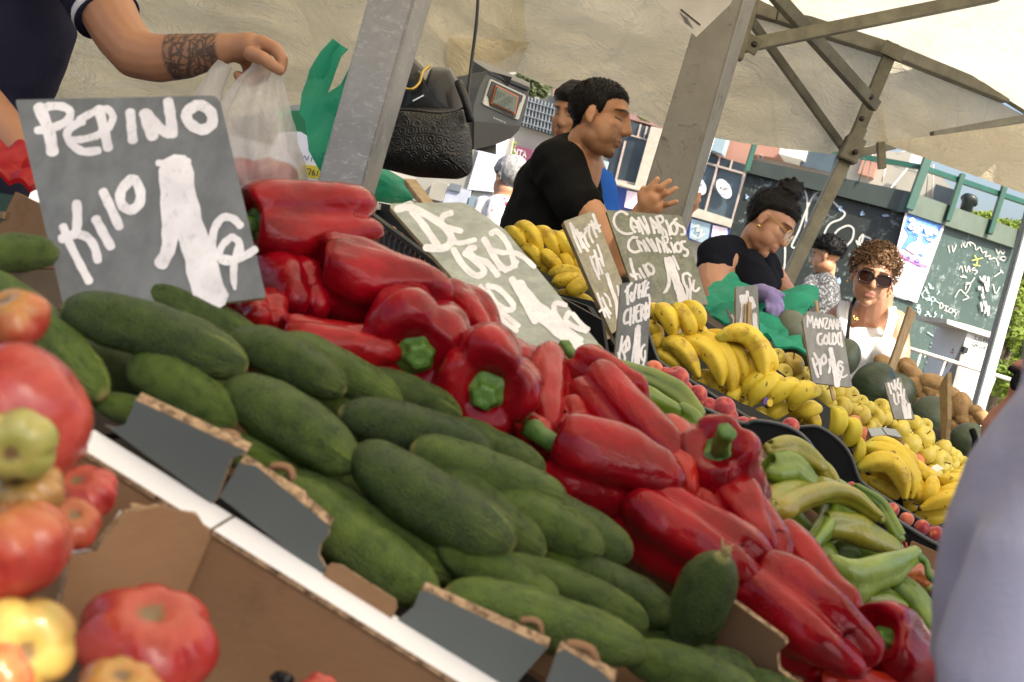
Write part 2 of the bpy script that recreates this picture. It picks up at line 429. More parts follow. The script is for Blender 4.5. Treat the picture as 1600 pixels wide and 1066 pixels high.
def ball_me(name, fn, mat, nu=28, nv=32):
    rows = []
    for i in range(nu + 1):
        a = math.pi * i / nu; rows.append([Vector(fn(a, 2 * math.pi * k / nv)) for k in range(nv)])
    bm, _ = from_grid(rows, False, True); bmesh.ops.remove_doubles(bm, verts=bm.verts[:], dist=1e-5); bmesh.ops.recalc_face_normals(bm, faces=bm.faces[:])
    me = bpy.data.meshes.new(name); bm.to_mesh(me); bm.free(); me.materials.append(MATS[mat]); return me
def tomato_me(seed, ribs=7):
    rnd = random.Random(seed); ph = rnd.uniform(0, 6)
    def fn(a, t):
        r = .5; rib = math.cos(ribs * (t + ph) + 1.2 * math.sin(t + seed)); g = .17 * math.sin(a) ** .7 * (1.25 if a < 1.6 else .7)
        rr = r * (1 + g * (abs(math.cos(ribs * (t + ph) / 2 + .6 * math.sin(t + seed))) ** .5 - .65)); z = math.cos(a) * .5
        dip = .13 * math.exp(-(a / .38) ** 2) + .05 * math.exp(-((math.pi - a) / .3) ** 2) * -1
        p = Vector((rr * math.sin(a) * math.cos(t), rr * math.sin(a) * math.sin(t), z - dip)); k = 1 + nz3(p, 1.7, seed) * .16
        return (p.x * k, p.y * k, p.z)
    return ball_me('tomato', fn, 'tomato_skin', 32, 56)
def apple_me(seed, mat='golden_apple_skin'):
    def fn(a, t):
        z = math.cos(a) * .5; rr = .5 * math.sin(a) ** .9 * (1 + .06 * math.cos(a)) * (1 + .02 * math.cos(5 * t + seed) * (a / 3))
        z -= .17 * math.exp(-(a / .33) ** 2); z += .09 * math.exp(-((math.pi - a) / .28) ** 2)
        k = 1 + nz3((math.cos(t), math.sin(t), z), 1.1, seed) * .06; return (rr * math.cos(t) * k, rr * math.sin(t) * k, z)
    return ball_me('apple', fn, mat, 24, 28)
def peach_me(seed):
    def fn(a, t):
        z = math.cos(a) * .5; rr = .5 * math.sin(a) * (1 - .09 * math.exp(-((t - math.pi) / .28) ** 2) * math.sin(a))
        z -= .10 * math.exp(-(a / .3) ** 2); return (rr * math.cos(t), rr * math.sin(t), z)
    return ball_me('peach', fn, 'peach_skin', 24, 32)
def potato_me(seed):
    def fn(a, t):
        p = Vector((.5 * math.sin(a) ** .85 * math.cos(t), .5 * math.sin(a) ** .85 * math.sin(t), .5 * math.cos(a)))
        k = 1 + nz3(p, 1.6, seed) * .30 + nz3(p, 4.5, seed) * .05; return (p.x * k, p.y * k, p.z)
    return ball_me('potato', fn, 'potato_skin', 22, 22)
def melon_me():
    return ball_me('melon', lambda a, t: (.5 * math.sin(a) * math.cos(t), .5 * math.sin(a) * math.sin(t), .5 * math.cos(a)), 'watermelon_rind', 32, 40)
def avocado_me(seed):
    def fn(a, t):
        z = .5 * math.cos(a); w = 1 - .30 * max(0, z * 2) ** 1.3; return (.5 * math.sin(a) * w * math.cos(t), .5 * math.sin(a) * w * math.sin(t), z)
    return ball_me('avocado', fn, 'avocado_skin', 18, 20)
def orient(zdir, roll=0.0):
    q = Vector(zdir).normalized().to_track_quat('Z', 'Y'); return q @ Quaternion((0, 0, 1), roll)
def place(name, me, p0, p1, wid, label, cat, group=None, roll=0.0, thick=None, color=None, extra=None):
    """p0: +z end of the unit shape, p1: the other end"""
    o = bpy.data.objects.new(name, me); ax = p0 - p1
    o.matrix_world = Matrix.LocRotScale((p0 + p1) / 2, orient(ax, roll), Vector((wid, thick or wid, ax.length)))
    link(o, None, label, cat, group)
    if color: o.color = (*color, 1)
    for nm, m2 in (extra or []):
        c = bpy.data.objects.new(nm, m2); COL.objects.link(c); c.parent = o
    return o
def px_m(px, p): return px * depth(p) / F_PX
def arc_me(pts, rads, seg, mat, name='arc', prof=None, up=None, wrinkle=0, seed=0, n=5):
    """bent tube through world points, with attribute 'along' 0..1 and rounded ends"""
    data = smooth_path([(*p, r) for p, r in zip(pts, rads)], n)
    P3 = [Vector(d[:3]) for d in data]; rr = [max(d[3], 1e-4) for d in data]
    fr = frames(P3); bm = bmesh.new(); lay = bm.verts.layers.float.new('along'); rows = []
    for i, p in enumerate(P3):
        u, v, t = fr[i]
        if up is not None: u = (up - t * up.dot(t)).normalized(); v = t.cross(u)
        row = []
        for k in range(seg):
            a = 2 * math.pi * k / seg; f = prof(a, i / (len(P3) - 1)) if prof else 1
            q = p + (u * math.cos(a) + v * math.sin(a)) * rr[i] * f
            if wrinkle: q += (q - p) * nz3(q * 1.0, 26, seed) * wrinkle
            row.append(bm.verts.new(q))
        rows.append(row)
    for i, row in enumerate(rows):
        for vv in row: vv[lay] = i / (len(rows) - 1)
    for i in range(len(rows) - 1):
        for k in range(seg): bm.faces.new((rows[i][k], rows[i][(k + 1) % seg], rows[i + 1][(k + 1) % seg], rows[i + 1][k]))
    bm.faces.new(list(reversed(rows[0]))); bm.faces.new(rows[-1])
    bmesh.ops.recalc_face_normals(bm, faces=bm.faces[:])
    me = bpy.data.meshes.new(name); bm.to_mesh(me); bm.free(); me.materials.append(MATS[mat])
    me.polygons.foreach_set('use_smooth', [True] * len(me.polygons)); return me
def sm(me):
    me.polygons.foreach_set('use_smooth', [True] * len(me.polygons)); return me
# ================================================================== THE STALL
def stub_me():
    bm = bmesh.new(); rows = []
    for r, z, w_ in ((.20, .385, .03), (.21, .405, .05), (.175, .425, .09), (.13, .45, .12), (.105, .49, .12), (.10, .53, .10), (.092, .545, .06), (.05, .535, .0), (.0, .53, 0)):
        rows.append([Vector((r * (1 + w_ * math.cos(6 * t)) * math.cos(t), r * (1 + w_ * math.cos(6 * t)) * math.sin(t), z)) for t in [2 * math.pi * k / 36 for k in range(36)]])
    bm, _ = from_grid(rows, False, True); bmesh.ops.remove_doubles(bm, verts=bm.verts[:], dist=1e-5); bmesh.ops.recalc_face_normals(bm, faces=bm.faces[:])
    me = bpy.data.meshes.new('stem'); bm.to_mesh(me); bm.free(); me.materials.append(MATS['pepper_stem']); return me
CUKES = [sm(cucumber_me(i)) for i in range(9)]
PEPS = [sm(pepper_me(i + 20, .84 + .03 * (i % 5))) for i in range(9)]
PSTEM = [sm(pepper_stem_me(i, (.2, .28, .34, .2, .3)[i])) for i in range(5)] + [sm(stub_me())]
plC = Plane.slope(675, 780, .86, .38)       # heap surface of the cucumbers
# x0,y0 stem end ; x1,y1 blossom end ; width ; lift ; lightness ; label
cukes = [
 (98, 474, 388, 572, 104, .022, .05, 'large dark cucumber lying across the lower edge of the PEPINO board'),
 (203, 562, 372, 660, 84, .004, .55, 'yellow-striped cucumber directly below the largest dark one under the board'),
 (-25, 425, 168, 620, 78, .0, .55, 'long pale-striped cucumber curving down beside the pink tomatoes at the left'),
 (-90, 405, 92, 392, 72, -.005, .45, 'cucumber cut off by the left picture edge beside the PEPINO board'),
 (362, 520, 542, 610, 82, .006, .2, 'cucumber touching the end of the large dark one right of the board'),
 (430, 530, 628, 630, 74, -.004, .4, 'green cucumber with pale tip at the edge of the red peppers'),
 (555, 588, 722, 652, 72, -.008, .15, 'dark cucumber ending under the facing red pepper'),
 (352, 598, 562, 730, 104, .014, .25, 'fat cucumber with a yellowish upper edge left of centre'),
 (530, 640, 770, 712, 86, .006, .0, 'darkest blue-green cucumber in the upper middle of the heap'),
 (703, 664, 850, 742, 72, -.004, .3, 'short cucumber next to the red peppers, above the pale-tipped one'),
 (640, 700, 882, 782, 84, .012, .4, 'cucumber with a pale striped tip pointing right at the red peppers'),
 (548, 706, 800, 862, 116, .022, .08, 'largest cucumber in the middle of the heap, dark and matt'),
 (640, 712, 852, 868, 86, .002, .25, 'cucumber lying just behind the largest middle one'),
 (760, 780, 944, 862, 86, .004, .55, 'striped cucumber end showing right of the largest middle one'),
 (800, 775, 986, 872, 92, -.008, .35, 'cucumber with pointed striped end against the big red pepper'),
 (143, 620, 470, 742, 66, -.012, .5, 'long cucumber behind the first grey flap of the crate'),
 (360, 690, 500, 760, 66, -.02, .65, 'bright striped cucumber end behind the notch of the crate'),
 (440, 742, 716, 900, 80, -.012, .3, 'cucumber squeezed between the front one and the largest one'),
 (440, 758, 680, 940, 108, .004, .5, 'light green cucumber at the front above the brown cardboard tab'),
 (682, 846, 870, 944, 78, .006, .5, 'cucumber with a yellow rounded end below the largest middle one'),
 (770, 872, 1012, 976, 72, .0, .42, 'cucumber behind the long front one, ending near the upright one'),
 (820, 855, 950, 930, 66, -.016, .5, 'pale cucumber glimpsed in the gap right of centre'),
 (885, 882, 1052, 968, 84, -.01, .15, 'dark cucumber under the overhang of the long red pepper'),
 (692, 926, 1012, 1020, 98, .012, .6, 'long light cucumber at the front by the third grey flap'),
 (978, 1018, 1190, 1092, 86, .0, .5, 'yellow-green cucumber cut off by the bottom picture edge'),
 (1068, 1040, 1176, 1052, 74, -.004, .25, 'greyish cucumber end in front of the upright cardboard'),
 (1150, 1062, 1250, 1100, 72, -.01, .4, 'cucumber tip at the bottom edge beside the cardboard'),
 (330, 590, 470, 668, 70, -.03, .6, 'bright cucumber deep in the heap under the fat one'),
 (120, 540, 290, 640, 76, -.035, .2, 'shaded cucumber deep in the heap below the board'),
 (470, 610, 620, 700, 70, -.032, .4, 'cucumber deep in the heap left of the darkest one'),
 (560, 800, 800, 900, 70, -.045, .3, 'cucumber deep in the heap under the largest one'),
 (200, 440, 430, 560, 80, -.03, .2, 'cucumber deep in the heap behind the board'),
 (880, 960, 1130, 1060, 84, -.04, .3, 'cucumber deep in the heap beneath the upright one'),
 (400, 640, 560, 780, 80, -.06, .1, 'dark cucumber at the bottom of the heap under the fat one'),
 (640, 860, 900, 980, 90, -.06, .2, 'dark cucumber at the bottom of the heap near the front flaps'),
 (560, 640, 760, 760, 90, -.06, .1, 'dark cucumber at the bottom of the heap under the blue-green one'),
]
for i, (x0, y0, x1, y1, wd, lift, lt, lb) in enumerate(cukes):
    pm = plC((x0 + x1) / 2, (y0 + y1) / 2, lift); k = wd / F_PX * depth(pm) * (.93 if i % 3 else .87)
    p0, p1 = plC(x0, y0, lift), plC(x1, y1, lift)
    rnd = random.Random(i)
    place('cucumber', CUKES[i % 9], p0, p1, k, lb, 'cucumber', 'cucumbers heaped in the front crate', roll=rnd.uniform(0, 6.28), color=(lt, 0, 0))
# the one standing upright with a dried stem scrap
pu0, pu1 = P(1132, 866, .86), P(1035, 1055, .93)
up = place('cucumber', CUKES[3], pu0, pu1, .047, 'upright cucumber with a dried flower scrap on its tip, leaning on the cardboard', 'cucumber', 'cucumbers heaped in the front crate', roll=1, color=(.22, 0, 0))
bm = bmesh.new()
for k in range(9):
    a = k * .7; r = random.Random(k).uniform(.03, .10); tube([(0, 0, .47), (r * .6 * math.cos(a), r * .6 * math.sin(a), .52), (r * 1.6 * math.cos(a), r * 1.6 * math.sin(a), .535 + .02 * (k % 3))], [.03, .022, .006], 6, bm)
sc = obj('stem_scrap', bm, simple('dried_flower', (.45, .36, .16), .8), None); sc.parent = up

# ------------------------------------------------------------------ red peppers
plP = Plane.slope(760, 600, 1.10, .45)
# stem end px, other end px, width, lift, facing(m the stem end comes nearer), lightness, stem?, label
peps = [
 (384, 352, 574, 342, 124, .030, 0, .04, 0, 'biggest red pepper on top, right of the PEPINO board'),
 (498, 420, 692, 458, 122, .030, 0, .0, 0, 'deeply grooved red pepper left of the slanted price board'),
 (440, 415, 478, 505, 98, .0, 0, .0, 0, 'round-ended red pepper below the biggest one'),
 (392, 470, 425, 530, 92, .0, 0, .1, 0, 'red pepper peeping out under the right corner of the PEPINO board'),
 (440, 528, 622, 566, 92, .016, 0, .12, 0, 'smooth light red pepper just above the dark cucumber'),
 (655, 556, 632, 500, 165, .012, .055, .0, 1, 'red pepper facing front with a short green stem, left of the slanted board'),
 (600, 590, 700, 596, 62, .004, 0, .9, 0, 'small orange-red pepper between the two stem-facing peppers'),
 (757, 620, 778, 585, 152, .02, .055, .03, 1, 'large red pepper facing front with a round green stem under the slanted board'),
 (860, 560, 850, 700, 84, -.004, 0, .14, 0, 'red pepper with long highlights behind the facing one'),
 (835, 660, 850, 730, 66, -.006, 0, .3, 0, 'small bright red pepper low between the facing one and the stack'),
 (920, 590, 1060, 752, 100, .016, 0, .08, 0, 'long red pepper lying on top along the row of green peppers'),
 (862, 692, 1050, 792, 142, .026, 0, .03, 1, 'broad red pepper with its stem to the left, in the middle of the row'),
 (900, 560, 1000, 640, 78, .006, 0, .12, 0, 'bright red pepper behind the wooden stick of the slanted board'),
 (1124, 700, 1140, 790, 124, .05, .03, .0, 2, 'upright dark red pepper with a thick curled stem'),
 (1050, 672, 1082, 800, 92, .02, 0, .45, 0, 'orange-red pepper behind the upright one'),
 (986, 776, 1192, 925, 118, .026, 0, .06, 1, 'long sloping red pepper above the upright cucumber'),
 (1130, 760, 1190, 895, 112, .024, 0, .05, 0, 'smooth red pepper with an indented side below the upright one'),
 (1205, 840, 1330, 985, 96, .014, 0, .18, 0, 'pinkish lit red pepper beside the green peppers'),
 (1170, 900, 1350, 1060, 132, .03, 0, .03, 0, 'large red pepper at the front end hanging over the cardboard'),
 (1372, 1000, 1460, 1045, 118, .03, .02, .0, 1, 'red pepper with a small green stem beside the lilac shirt'),
 (1270, 1062, 1400, 1085, 60, .01, 0, .7, 0, 'orange-red pepper at the bottom picture edge'),
 (700, 470, 760, 560, 90, -.01, 0, .0, 0, 'very dark red pepper in the shade behind the slanted board'),
 (530, 470, 660, 500, 90, -.02, 0, .0, 0, 'dark red pepper in the gap under the grooved one'),
 (355, 480, 450, 540, 80, -.012, 0, .05, 0, 'red pepper partly hidden by the corner of the board'),
 (1330, 1030, 1380, 1075, 80, .0, 0, .2, 0, 'red pepper low between the two front ones'),
 (560, 520, 600, 440, 100, -.03, 0, .0, 0, 'red pepper deep in the heap, left'),
 (470, 470, 560, 520, 100, -.03, 0, .0, 0, 'red pepper deep in the heap, below the grooved one'),
 (800, 560, 830, 640, 100, -.035, 0, .0, 0, 'red pepper deep in the heap, behind the round-stemmed one'),
 (900, 760, 1010, 840, 110, -.04, 0, .0, 0, 'red pepper deep in the heap, under the broad one'),
 (1090, 860, 1200, 960, 110, -.04, 0, .0, 0, 'red pepper deep in the heap, under the sloping one'),
 (1200, 900, 1300, 1000, 120, -.045, 0, .0, 0, 'red pepper deep in the heap, under the large front one'),
 (740, 650, 840, 700, 90, -.03, 0, .1, 0, 'red pepper deep in the heap, behind the dark cucumbers'),
 (960, 700, 1080, 800, 110, -.04, 0, .0, 0, 'red pepper deep in the heap, beside the upright one'),
 (880, 640, 905, 700, 80, -.006, 0, .2, 1, 'red pepper with its green stem tip showing left of the stacked ones'),
]
for i, (x0, y0, x1, y1, wd, lift, face, lt, st, lb) in enumerate(peps):
    p0, p1 = plP(x0, y0, lift), plP(x1, y1, lift); k = px_m(wd, (p0 + p1) / 2)
    if face:
        dd = depth(p0); p0 = P(x0, y0, dd - face); p1 = P(x1, y1, dd + .05)
    rnd = random.Random(i + 5)
    ex = [('stem', PSTEM[2 if st == 2 else 5 if face else i % 5])] if st or i % 3 == 0 else []
    o = place('red_pepper', PEPS[i % 9], p0, p1, k * 1.14, lb, 'red pepper', 'red peppers heaped behind the cucumbers', roll=rnd.uniform(0, 6.28), color=(lt, 0, 0), extra=ex)

# ------------------------------------------------------------------ green peppers: bent wrinkled tubes
plG = Plane.slope(1030, 610, 1.5, .5)
plG2 = Plane.slope(1330, 850, 1.34, .5)
def green(pl, pts, wds, lift, col, lb, stem=None, seed=0, lob=3, name='green_pepper', cat='green pepper'):
    W = [pl(x, y, lift) for x, y in pts]; rr = [px_m(w_ / 2 * .88, W[0]) for w_ in wds]
    ax = (W[-1] - W[0]).normalized()
    W = [W[0] - ax * rr[0] * .35] + W + [W[-1] + ax * max(rr[-1], .004) * .4]; rr = [rr[0] * .3] + rr + [max(rr[-1] * .3, .002)]
    ph = seed * 1.7
    me = arc_me(W, rr, 28, 'green_pepper_skin', 'green_pepper', prof=lambda a, t: 1 + .20 * (abs(math.cos(lob * (a + ph + t * .8) / 2)) - .6) * 2 * (1 - .5 * t), wrinkle=.30, seed=seed, n=8)
    c = sum(W, Vector()) / len(W); me.transform(Matrix.Translation(-c))
    o = bpy.data.objects.new(name, me); o.location = c; link(o, None, lb, cat, 'green frying peppers beside the red ones'); o.color = (*col, 1)
    if stem:
        S = [pl(x, y, lift + .004) for x, y in stem]; r0 = px_m(7, S[0])
        m2 = arc_me([s - c for s in S], [r0 * 1.6] + [r0 * .8] * (len(S) - 2) + [r0], 10, 'pepper_stem', 'stem')
        s = bpy.data.objects.new('stem', m2); COL.objects.link(s); s.parent = o
G0, GO, GY = (0, 0, 0), (.75, 0, 0), (0, 0, .45)
greens = [
 (plG, [(912, 552), (930, 575), (940, 600)], [50, 66, 60], .03, GY, 'pale green pepper under the lower corner of the slanted board', None),
 (plG, [(962, 578), (1010, 590), (1060, 622), (1090, 655)], [36, 40, 44, 34], .012, (.15, 0, 0), 'darker wrinkled green pepper right below the grey cherry board', None),
 (plG, [(968, 608), (1010, 620), (1052, 640)], [34, 42, 30], .03, (0, 0, .15), 'smooth bright green pepper on top of the row by the red ones', None),
 (plG, [(1000, 645), (1030, 662), (1068, 690)], [34, 44, 34], .02, (0, 0, .2), 'light green pepper pressed against the long red pepper', None),
 (plG, [(1060, 640), (1078, 656), (1094, 672)], [36, 42, 26], .02, G0, 'green pepper with a dark tip at the black crate edge', None),
 (plG, [(1098, 672), (1120, 680), (1150, 688)], [26, 34, 24], .0, (0, 0, .3), 'small pale pepper behind the curled stem of the red one', None),
 (plG2, [(1205, 700), (1240, 700), (1282, 728)], [30, 38, 26], .05, GO, 'yellow-orange pepper at the top of the right green heap', None),
 (plG2, [(1206, 735), (1235, 735), (1270, 758)], [50, 58, 36], .04, (0, 0, .05), 'blocky wrinkled green pepper beside the upright red one', None),
 (plG2, [(1205, 795), (1260, 772), (1320, 772), (1372, 806), (1378, 814)], [62, 56, 46, 24, 10], .035, (.78, 0, 0), 'long ochre pepper with a hooked tip lying on top', None),
 (plG2, [(1300, 770), (1296, 810), (1262, 862)], [30, 34, 26], .012, (0, 0, .1), 'narrow green pepper hanging down under the ochre one', None),
 (plG2, [(1290, 822), (1340, 830), (1398, 858)], [44, 56, 30], .012, (.5, 0, 0), 'olive pepper under the ochre one', None),
 (plG2, [(1288, 880), (1320, 900), (1370, 895), (1425, 868)], [44, 74, 62, 36], .045, (0, 0, .25), 'large light green pepper with a long curved stem', [(1425, 866), (1446, 878), (1452, 900), (1462, 908)]),
 (plG2, [(1345, 930), (1370, 935), (1408, 950)], [40, 52, 36], .012, (.1, 0, .05), 'short dark green pepper below the large light one', None),
 (plG2, [(1392, 912), (1428, 942), (1464, 1000)], [46, 56, 34], .016, (0, 0, .0), 'green pepper running down beside the lilac shirt', None),
 (plG2, [(1340, 762), (1378, 790), (1404, 836)], [16, 24, 24], .022, G0, 'thin green pepper behind the hooked tip', None),
 (plG2, [(1406, 895), (1425, 892), (1446, 905)], [30, 36, 26], .006, (.2, .7, 0), 'ripening red-brown pepper under the curved stem', None),
 (plG2, [(1438, 912), (1460, 920), (1476, 945)], [26, 34, 26], -.004, (.45, 0, .1), 'yellowish pepper at the edge by the shirt', None),
 (plG2, [(1262, 712), (1290, 735), (1305, 755)], [22, 30, 20], .02, (.6, 0, .1), 'small yellow-green pepper behind the blocky one', None),
 (plG2, [(1210, 800), (1250, 850), (1290, 900)], [60, 70, 60], -.03, (0, 0, .0), 'shaded green pepper deep in the right heap', None),
 (plG2, [(1300, 860), (1350, 880), (1420, 930)], [60, 70, 60], -.04, (0, 0, .0), 'shaded green pepper low under the large light one', None),
 (plG2, [(1210, 720), (1260, 750), (1330, 800)], [60, 70, 60], -.04, (0, 0, .0), 'shaded green pepper under the blocky one', None),
 (plG, [(960, 600), (1010, 640), (1080, 680)], [60, 70, 60], -.03, (0, 0, .0), 'shaded green pepper at the bottom by the black crate', None),
]
for i, (pl, pts, wds, lift, col, lb, st) in enumerate(greens): green(pl, pts, wds, lift, col, lb, st, seed=i)
# red tip of the ochre pepper and small reds at the crate
green(plG, [(1112, 660), (1122, 656), (1134, 664)], [14, 18, 12], .02, (.2, .9, 0), 'small orange-red pepper tip beside the black crate corner', seed=31)
green(plG, [(1128, 676), (1140, 664), (1158, 676)], [14, 18, 12], .014, (.2, .8, 0), 'tiny reddish pepper behind the curled stem', seed=32)

# ------------------------------------------------------------------ cardboard crates, foreground
def m_card():
    m = M('cardboard'); x, y, z = m.sep(m.tc())[:3]; nz = m.noise(4, 5, .6)
    c = m.ramp(nz, [(.3, (.19, .105, .052)), (.7, (.26, .150, .078))])
    fib = m.noise(60, 3, .6, m.scale(m.tc(), (1, 1, 9))); c = m.mix(m.ramp(fib, [(.3, .0), (.75, .22)]), c, (.30, .19, .11))
    st = m.noise(11, 6, .75); c = m.mix(m.ramp(st, [(.58, 0), (.72, .45)]), c, (.10, .06, .035)); m.set(Base_Color=c, Roughness=.82); m.b.inputs['Specular IOR Level'].default_value = .2; m.bump(m.math('ADD', m.math('MULTIPLY', m.noise(70, 3), .3), m.noise(14, 4)), .35, .003)
m_card()
def m_print():
    m = M('grey_printed_card'); nz = m.noise(5, 5, .6); c = m.ramp(nz, [(.3, (.052, .062, .058)), (.7, (.072, .082, .074))])
    sc = m.noise(45, 5, .75); c = m.mix(m.ramp(sc, [(.68, 0), (.74, .5)]), c, (.16, .14, .11))
    m.set(Base_Color=c, Roughness=.48); m.bump(m.noise(90, 2), .15, .0008)
m_print()
def m_white():
    m = M('white_card'); nz = m.noise(5, 5, .65); m.set(Base_Color=m.ramp(nz, [(.3, (.66, .67, .70)), (.7, (.78, .79, .80))]), Roughness=.55); m.bump(m.noise(80, 2), .1, .0008)
m_white()
def m_flute():
    m = M('corrugated_edge'); nz = m.noise(160, 3, .7); c = m.ramp(nz, [(.35, (.08, .045, .022)), (.6, (.40, .27, .15))])
    m.set(Base_Color=c, Roughness=.9); m.bump(nz, .9, .002)
m_flute()
def m_pallet():
    return simple('dark_plastic', (.008, .009, .010), .42, .3, nz=.3, sc=30, bump=.1)
m_pallet()
def card(name, pts, pl, thick, mats, parent=None, label=None, cat=None, group=None, off=0.0, rad=0.0, bev=0):
    """cardboard sheet: face material 0, cut edges material 1"""
    pp = round_poly(pts, rad) if rad else pts
    bm = panel_bm([pl(x, y, off) for x, y in pp], pl.n, thick)
    bm.normal_update(); n = pl.n
    for f in bm.faces: f.material_index = 0 if f.normal.dot(n) > .7 else (2 if f.normal.dot(n) < -.7 and len(mats) > 2 else 1)
    return obj(name, bm, [MATS[x] for x in mats], parent, label, cat, group, smooth=False)
# the tomato crate: its far wall carries a white folded rim that runs under the cucumber crate
S_DIR = (plC(800, 1066) - plC(150, 680)).normalized()
pa, pb = P(130, 700, .725), P(760, 1090, .70)
base = empty('tomato_crate', pa, 'open brown cardboard crate with a white folded rim holding the big tomatoes', 'cardboard crate')
WALL = 0.16
side = (pb - pa).normalized(); Yd = Vector((0, 0, 1)).cross(side).normalized()    # away from camera
if Yd.dot(FW) < 0: Yd = -Yd
dn = Yd.cross(side).normalized()
if dn.z > 0: dn = -dn
def L(s_, y_, d_): return pa + side * s_ + Yd * y_ + dn * d_
Ltot = (pb - pa).length
def sheet(name, c4, thick, mats, parent, nrm, **k):
    bm = panel_bm(c4, nrm, thick); bm.normal_update(); n = Vector(nrm).normalized()
    for f in bm.faces: f.material_index = 0 if f.normal.dot(n) > .7 else (2 if len(mats) > 2 and f.normal.dot(n) < -.7 else 1)
    return obj(name, bm, [MATS[x] for x in mats], parent, smooth=False, **k)
sheet('far_wall', [L(-.1, 0, .004), L(Ltot + .15, 0, .004), L(Ltot + .15, 0, WALL), L(-.1, 0, WALL)], .004, ['cardboard', 'corrugated_edge', 'cardboard'], base, -Yd)
# white rim: two lengths meeting at a fold
for i, (s0, s1) in enumerate(((-.012, .098), (.1, Ltot + .15))):
    bm = panel_bm([L(s0, -.002, 0), L(s1, -.002, 0), L(s1, .034, 0), L(s0, .034, 0)], -dn, .0035)
    bm.normal_update()
    for f in bm.faces: f.material_index = 0 if f.normal.dot(-dn) > .7 else 1
    obj('white_rim', bm, [MATS['white_card'], MATS['corrugated_edge']], base, smooth=False)
floor_c = [L(-.12, -.36, WALL - .003), L(Ltot + .2, -.36, WALL - .003), L(Ltot + .2, -.001, WALL - .003), L(-.12, -.001, WALL - .003)]
sheet('crate_floor', floor_c, .004, ['cardboard', 'corrugated_edge'], base, -dn)
# inner cross wall with its notched end and double fold
cw = Plane.tri(P(312, 815, .712), P(250, 880, .695), P(312, 900, .716))
cross = [(252, 790), (310, 806), (330, 838), (285, 940), (135, 985), (95, 950), (110, 870), (150, 862), (165, 838), (200, 800)]
o = card('cross_wall', cross, cw, .006, ['cardboard', 'corrugated_edge', 'white_card'], base, off=.004)
card('folded_edge', [(204, 786), (306, 800), (312, 810), (208, 812)], Plane.tri(P(204, 786, .705), P(306, 800, .712), P(208, 812, .69)), .006, ['corrugated_edge', 'corrugated_edge'], base)
card('white_lining', [(188, 797), (206, 806), (155, 866), (104, 868), (106, 860), (146, 858)], Plane.tri(P(188, 797, .682), P(206, 806, .682), P(150, 866, .674)), .003, ['white_card', 'corrugated_edge'], base)

# cucumber crate: grey printed wall facing the camera, folded flaps with cut-outs
plW = Plane.tri(L(0, .030, 0) + Vector((0, 0, .0)), L(Ltot, .030, 0), L(0, .042, -.06))
cr = empty('cucumber_crate', L(.2, .04, 0), 'grey printed cardboard crate with notched flaps holding the cucumbers', 'cardboard crate')
grey = ['grey_printed_card', 'corrugated_edge', 'cardboard']
flaps = [
 [(163, 664), (180, 668), (196, 662), (206, 640), (211, 625), (386, 706), (362, 716), (338, 780), (330, 785)],
 [(342, 776), (366, 738), (372, 724), (400, 728), (515, 822), (512, 838), (500, 850), (498, 868), (506, 882), (512, 890), (502, 900)],
 [(616, 972), (632, 960), (646, 948), (656, 924), (668, 924), (855, 1012), (840, 1030), (800, 1075), (790, 1085)],
 [(852, 1070), (870, 1020), (882, 1014), (940, 1050), (990, 1100), (840, 1100)],
]
for q in flaps: card('crate_flap', q, plW, .0045, grey, cr)
card('crate_flap', [(503, 902), (516, 880), (534, 884), (618, 938), (620, 950), (610, 970), (600, 972)], plW, .004, ['cardboard', 'corrugated_edge'], cr, off=.003, rad=3)['label'] = 'plain brown folded tab'
# folded top lips: sheets lying back from each flap top
def lip(p, q, wpx, nm='folded_lip'):
    a, b = plW(*p), plW(*q); bk = Yd * (wpx / F_PX * .72) + Vector((0, 0, .004))
    bm = panel_bm([a, b, b + bk, a + bk], -dn, .004); obj(nm, bm, MATS['corrugated_edge'], cr, smooth=False)
lip((212, 624), (386, 705), 16); lip((374, 723), (470, 782), 22); lip((470, 782), (516, 822), 12); lip((660, 922), (856, 1011), 14); lip((872, 1018), (960, 1066), 26)
# curled torn paper on lips
for (x, y, r_) in ((345, 692, 15), (430, 745, 15), (825, 990, 14), (905, 1032, 20)):
    c0 = plW(x, y) + Yd * .012
    bm = bmesh.new(); rr = px_m(r_, c0)
    tube(smooth_path([c0 + side * (-rr * 1.3), c0 + side * (-rr * .4) + dn * -.004, c0 + side * rr * .6 + dn * -.005, c0 + side * rr * 1.4], 4), rr * .42, 10, bm, prof=lambda a: 1 + .25 * math.cos(3 * a))
    obj('curled_edge', bm, MATS['cardboard'], cr)
sheet('near_wall_inside', [plW(140, 690, -.008), plW(900, 1150, -.008), plW(900, 1150, -.008) + dn * .06, plW(140, 690, -.008) + dn * .06], .003, ['grey_printed_card', 'corrugated_edge'], cr, -Yd)
fl = Plane(plC.o - plC.n * .085, plC.n)
bm = panel_bm([fl(x, y) for x, y in ((60, 520), (330, 500), (700, 640), (1250, 990), (1230, 1150), (960, 1130), (700, 960), (500, 840), (340, 730), (180, 640))], plC.n, .006); obj('crate_floor', bm, MATS['cardboard'], cr, smooth=False)
# far wall of the crate, brown inside, visible right of the upright cucumber and under the pepino board
wl = Plane.tri(P(1130, 935, .90), P(1230, 1010, .875), P(1130, 1066, .92))
card('end_wall', [(1092, 960), (1128, 932), (1140, 936), (1226, 1000), (1228, 1008), (1214, 1022), (1216, 1046), (1250, 1075), (1240, 1120), (1080, 1100)], wl, .005, ['cardboard', 'corrugated_edge'], cr)
wl2 = Plane.tri(P(340, 500, .99), P(440, 570, .98), P(350, 600, .99))
card('end_wall', [(330, 492), (352, 490), (372, 506), (382, 520), (460, 560), (440, 600), (330, 600)], wl2, .005, ['cardboard', 'corrugated_edge'], cr)
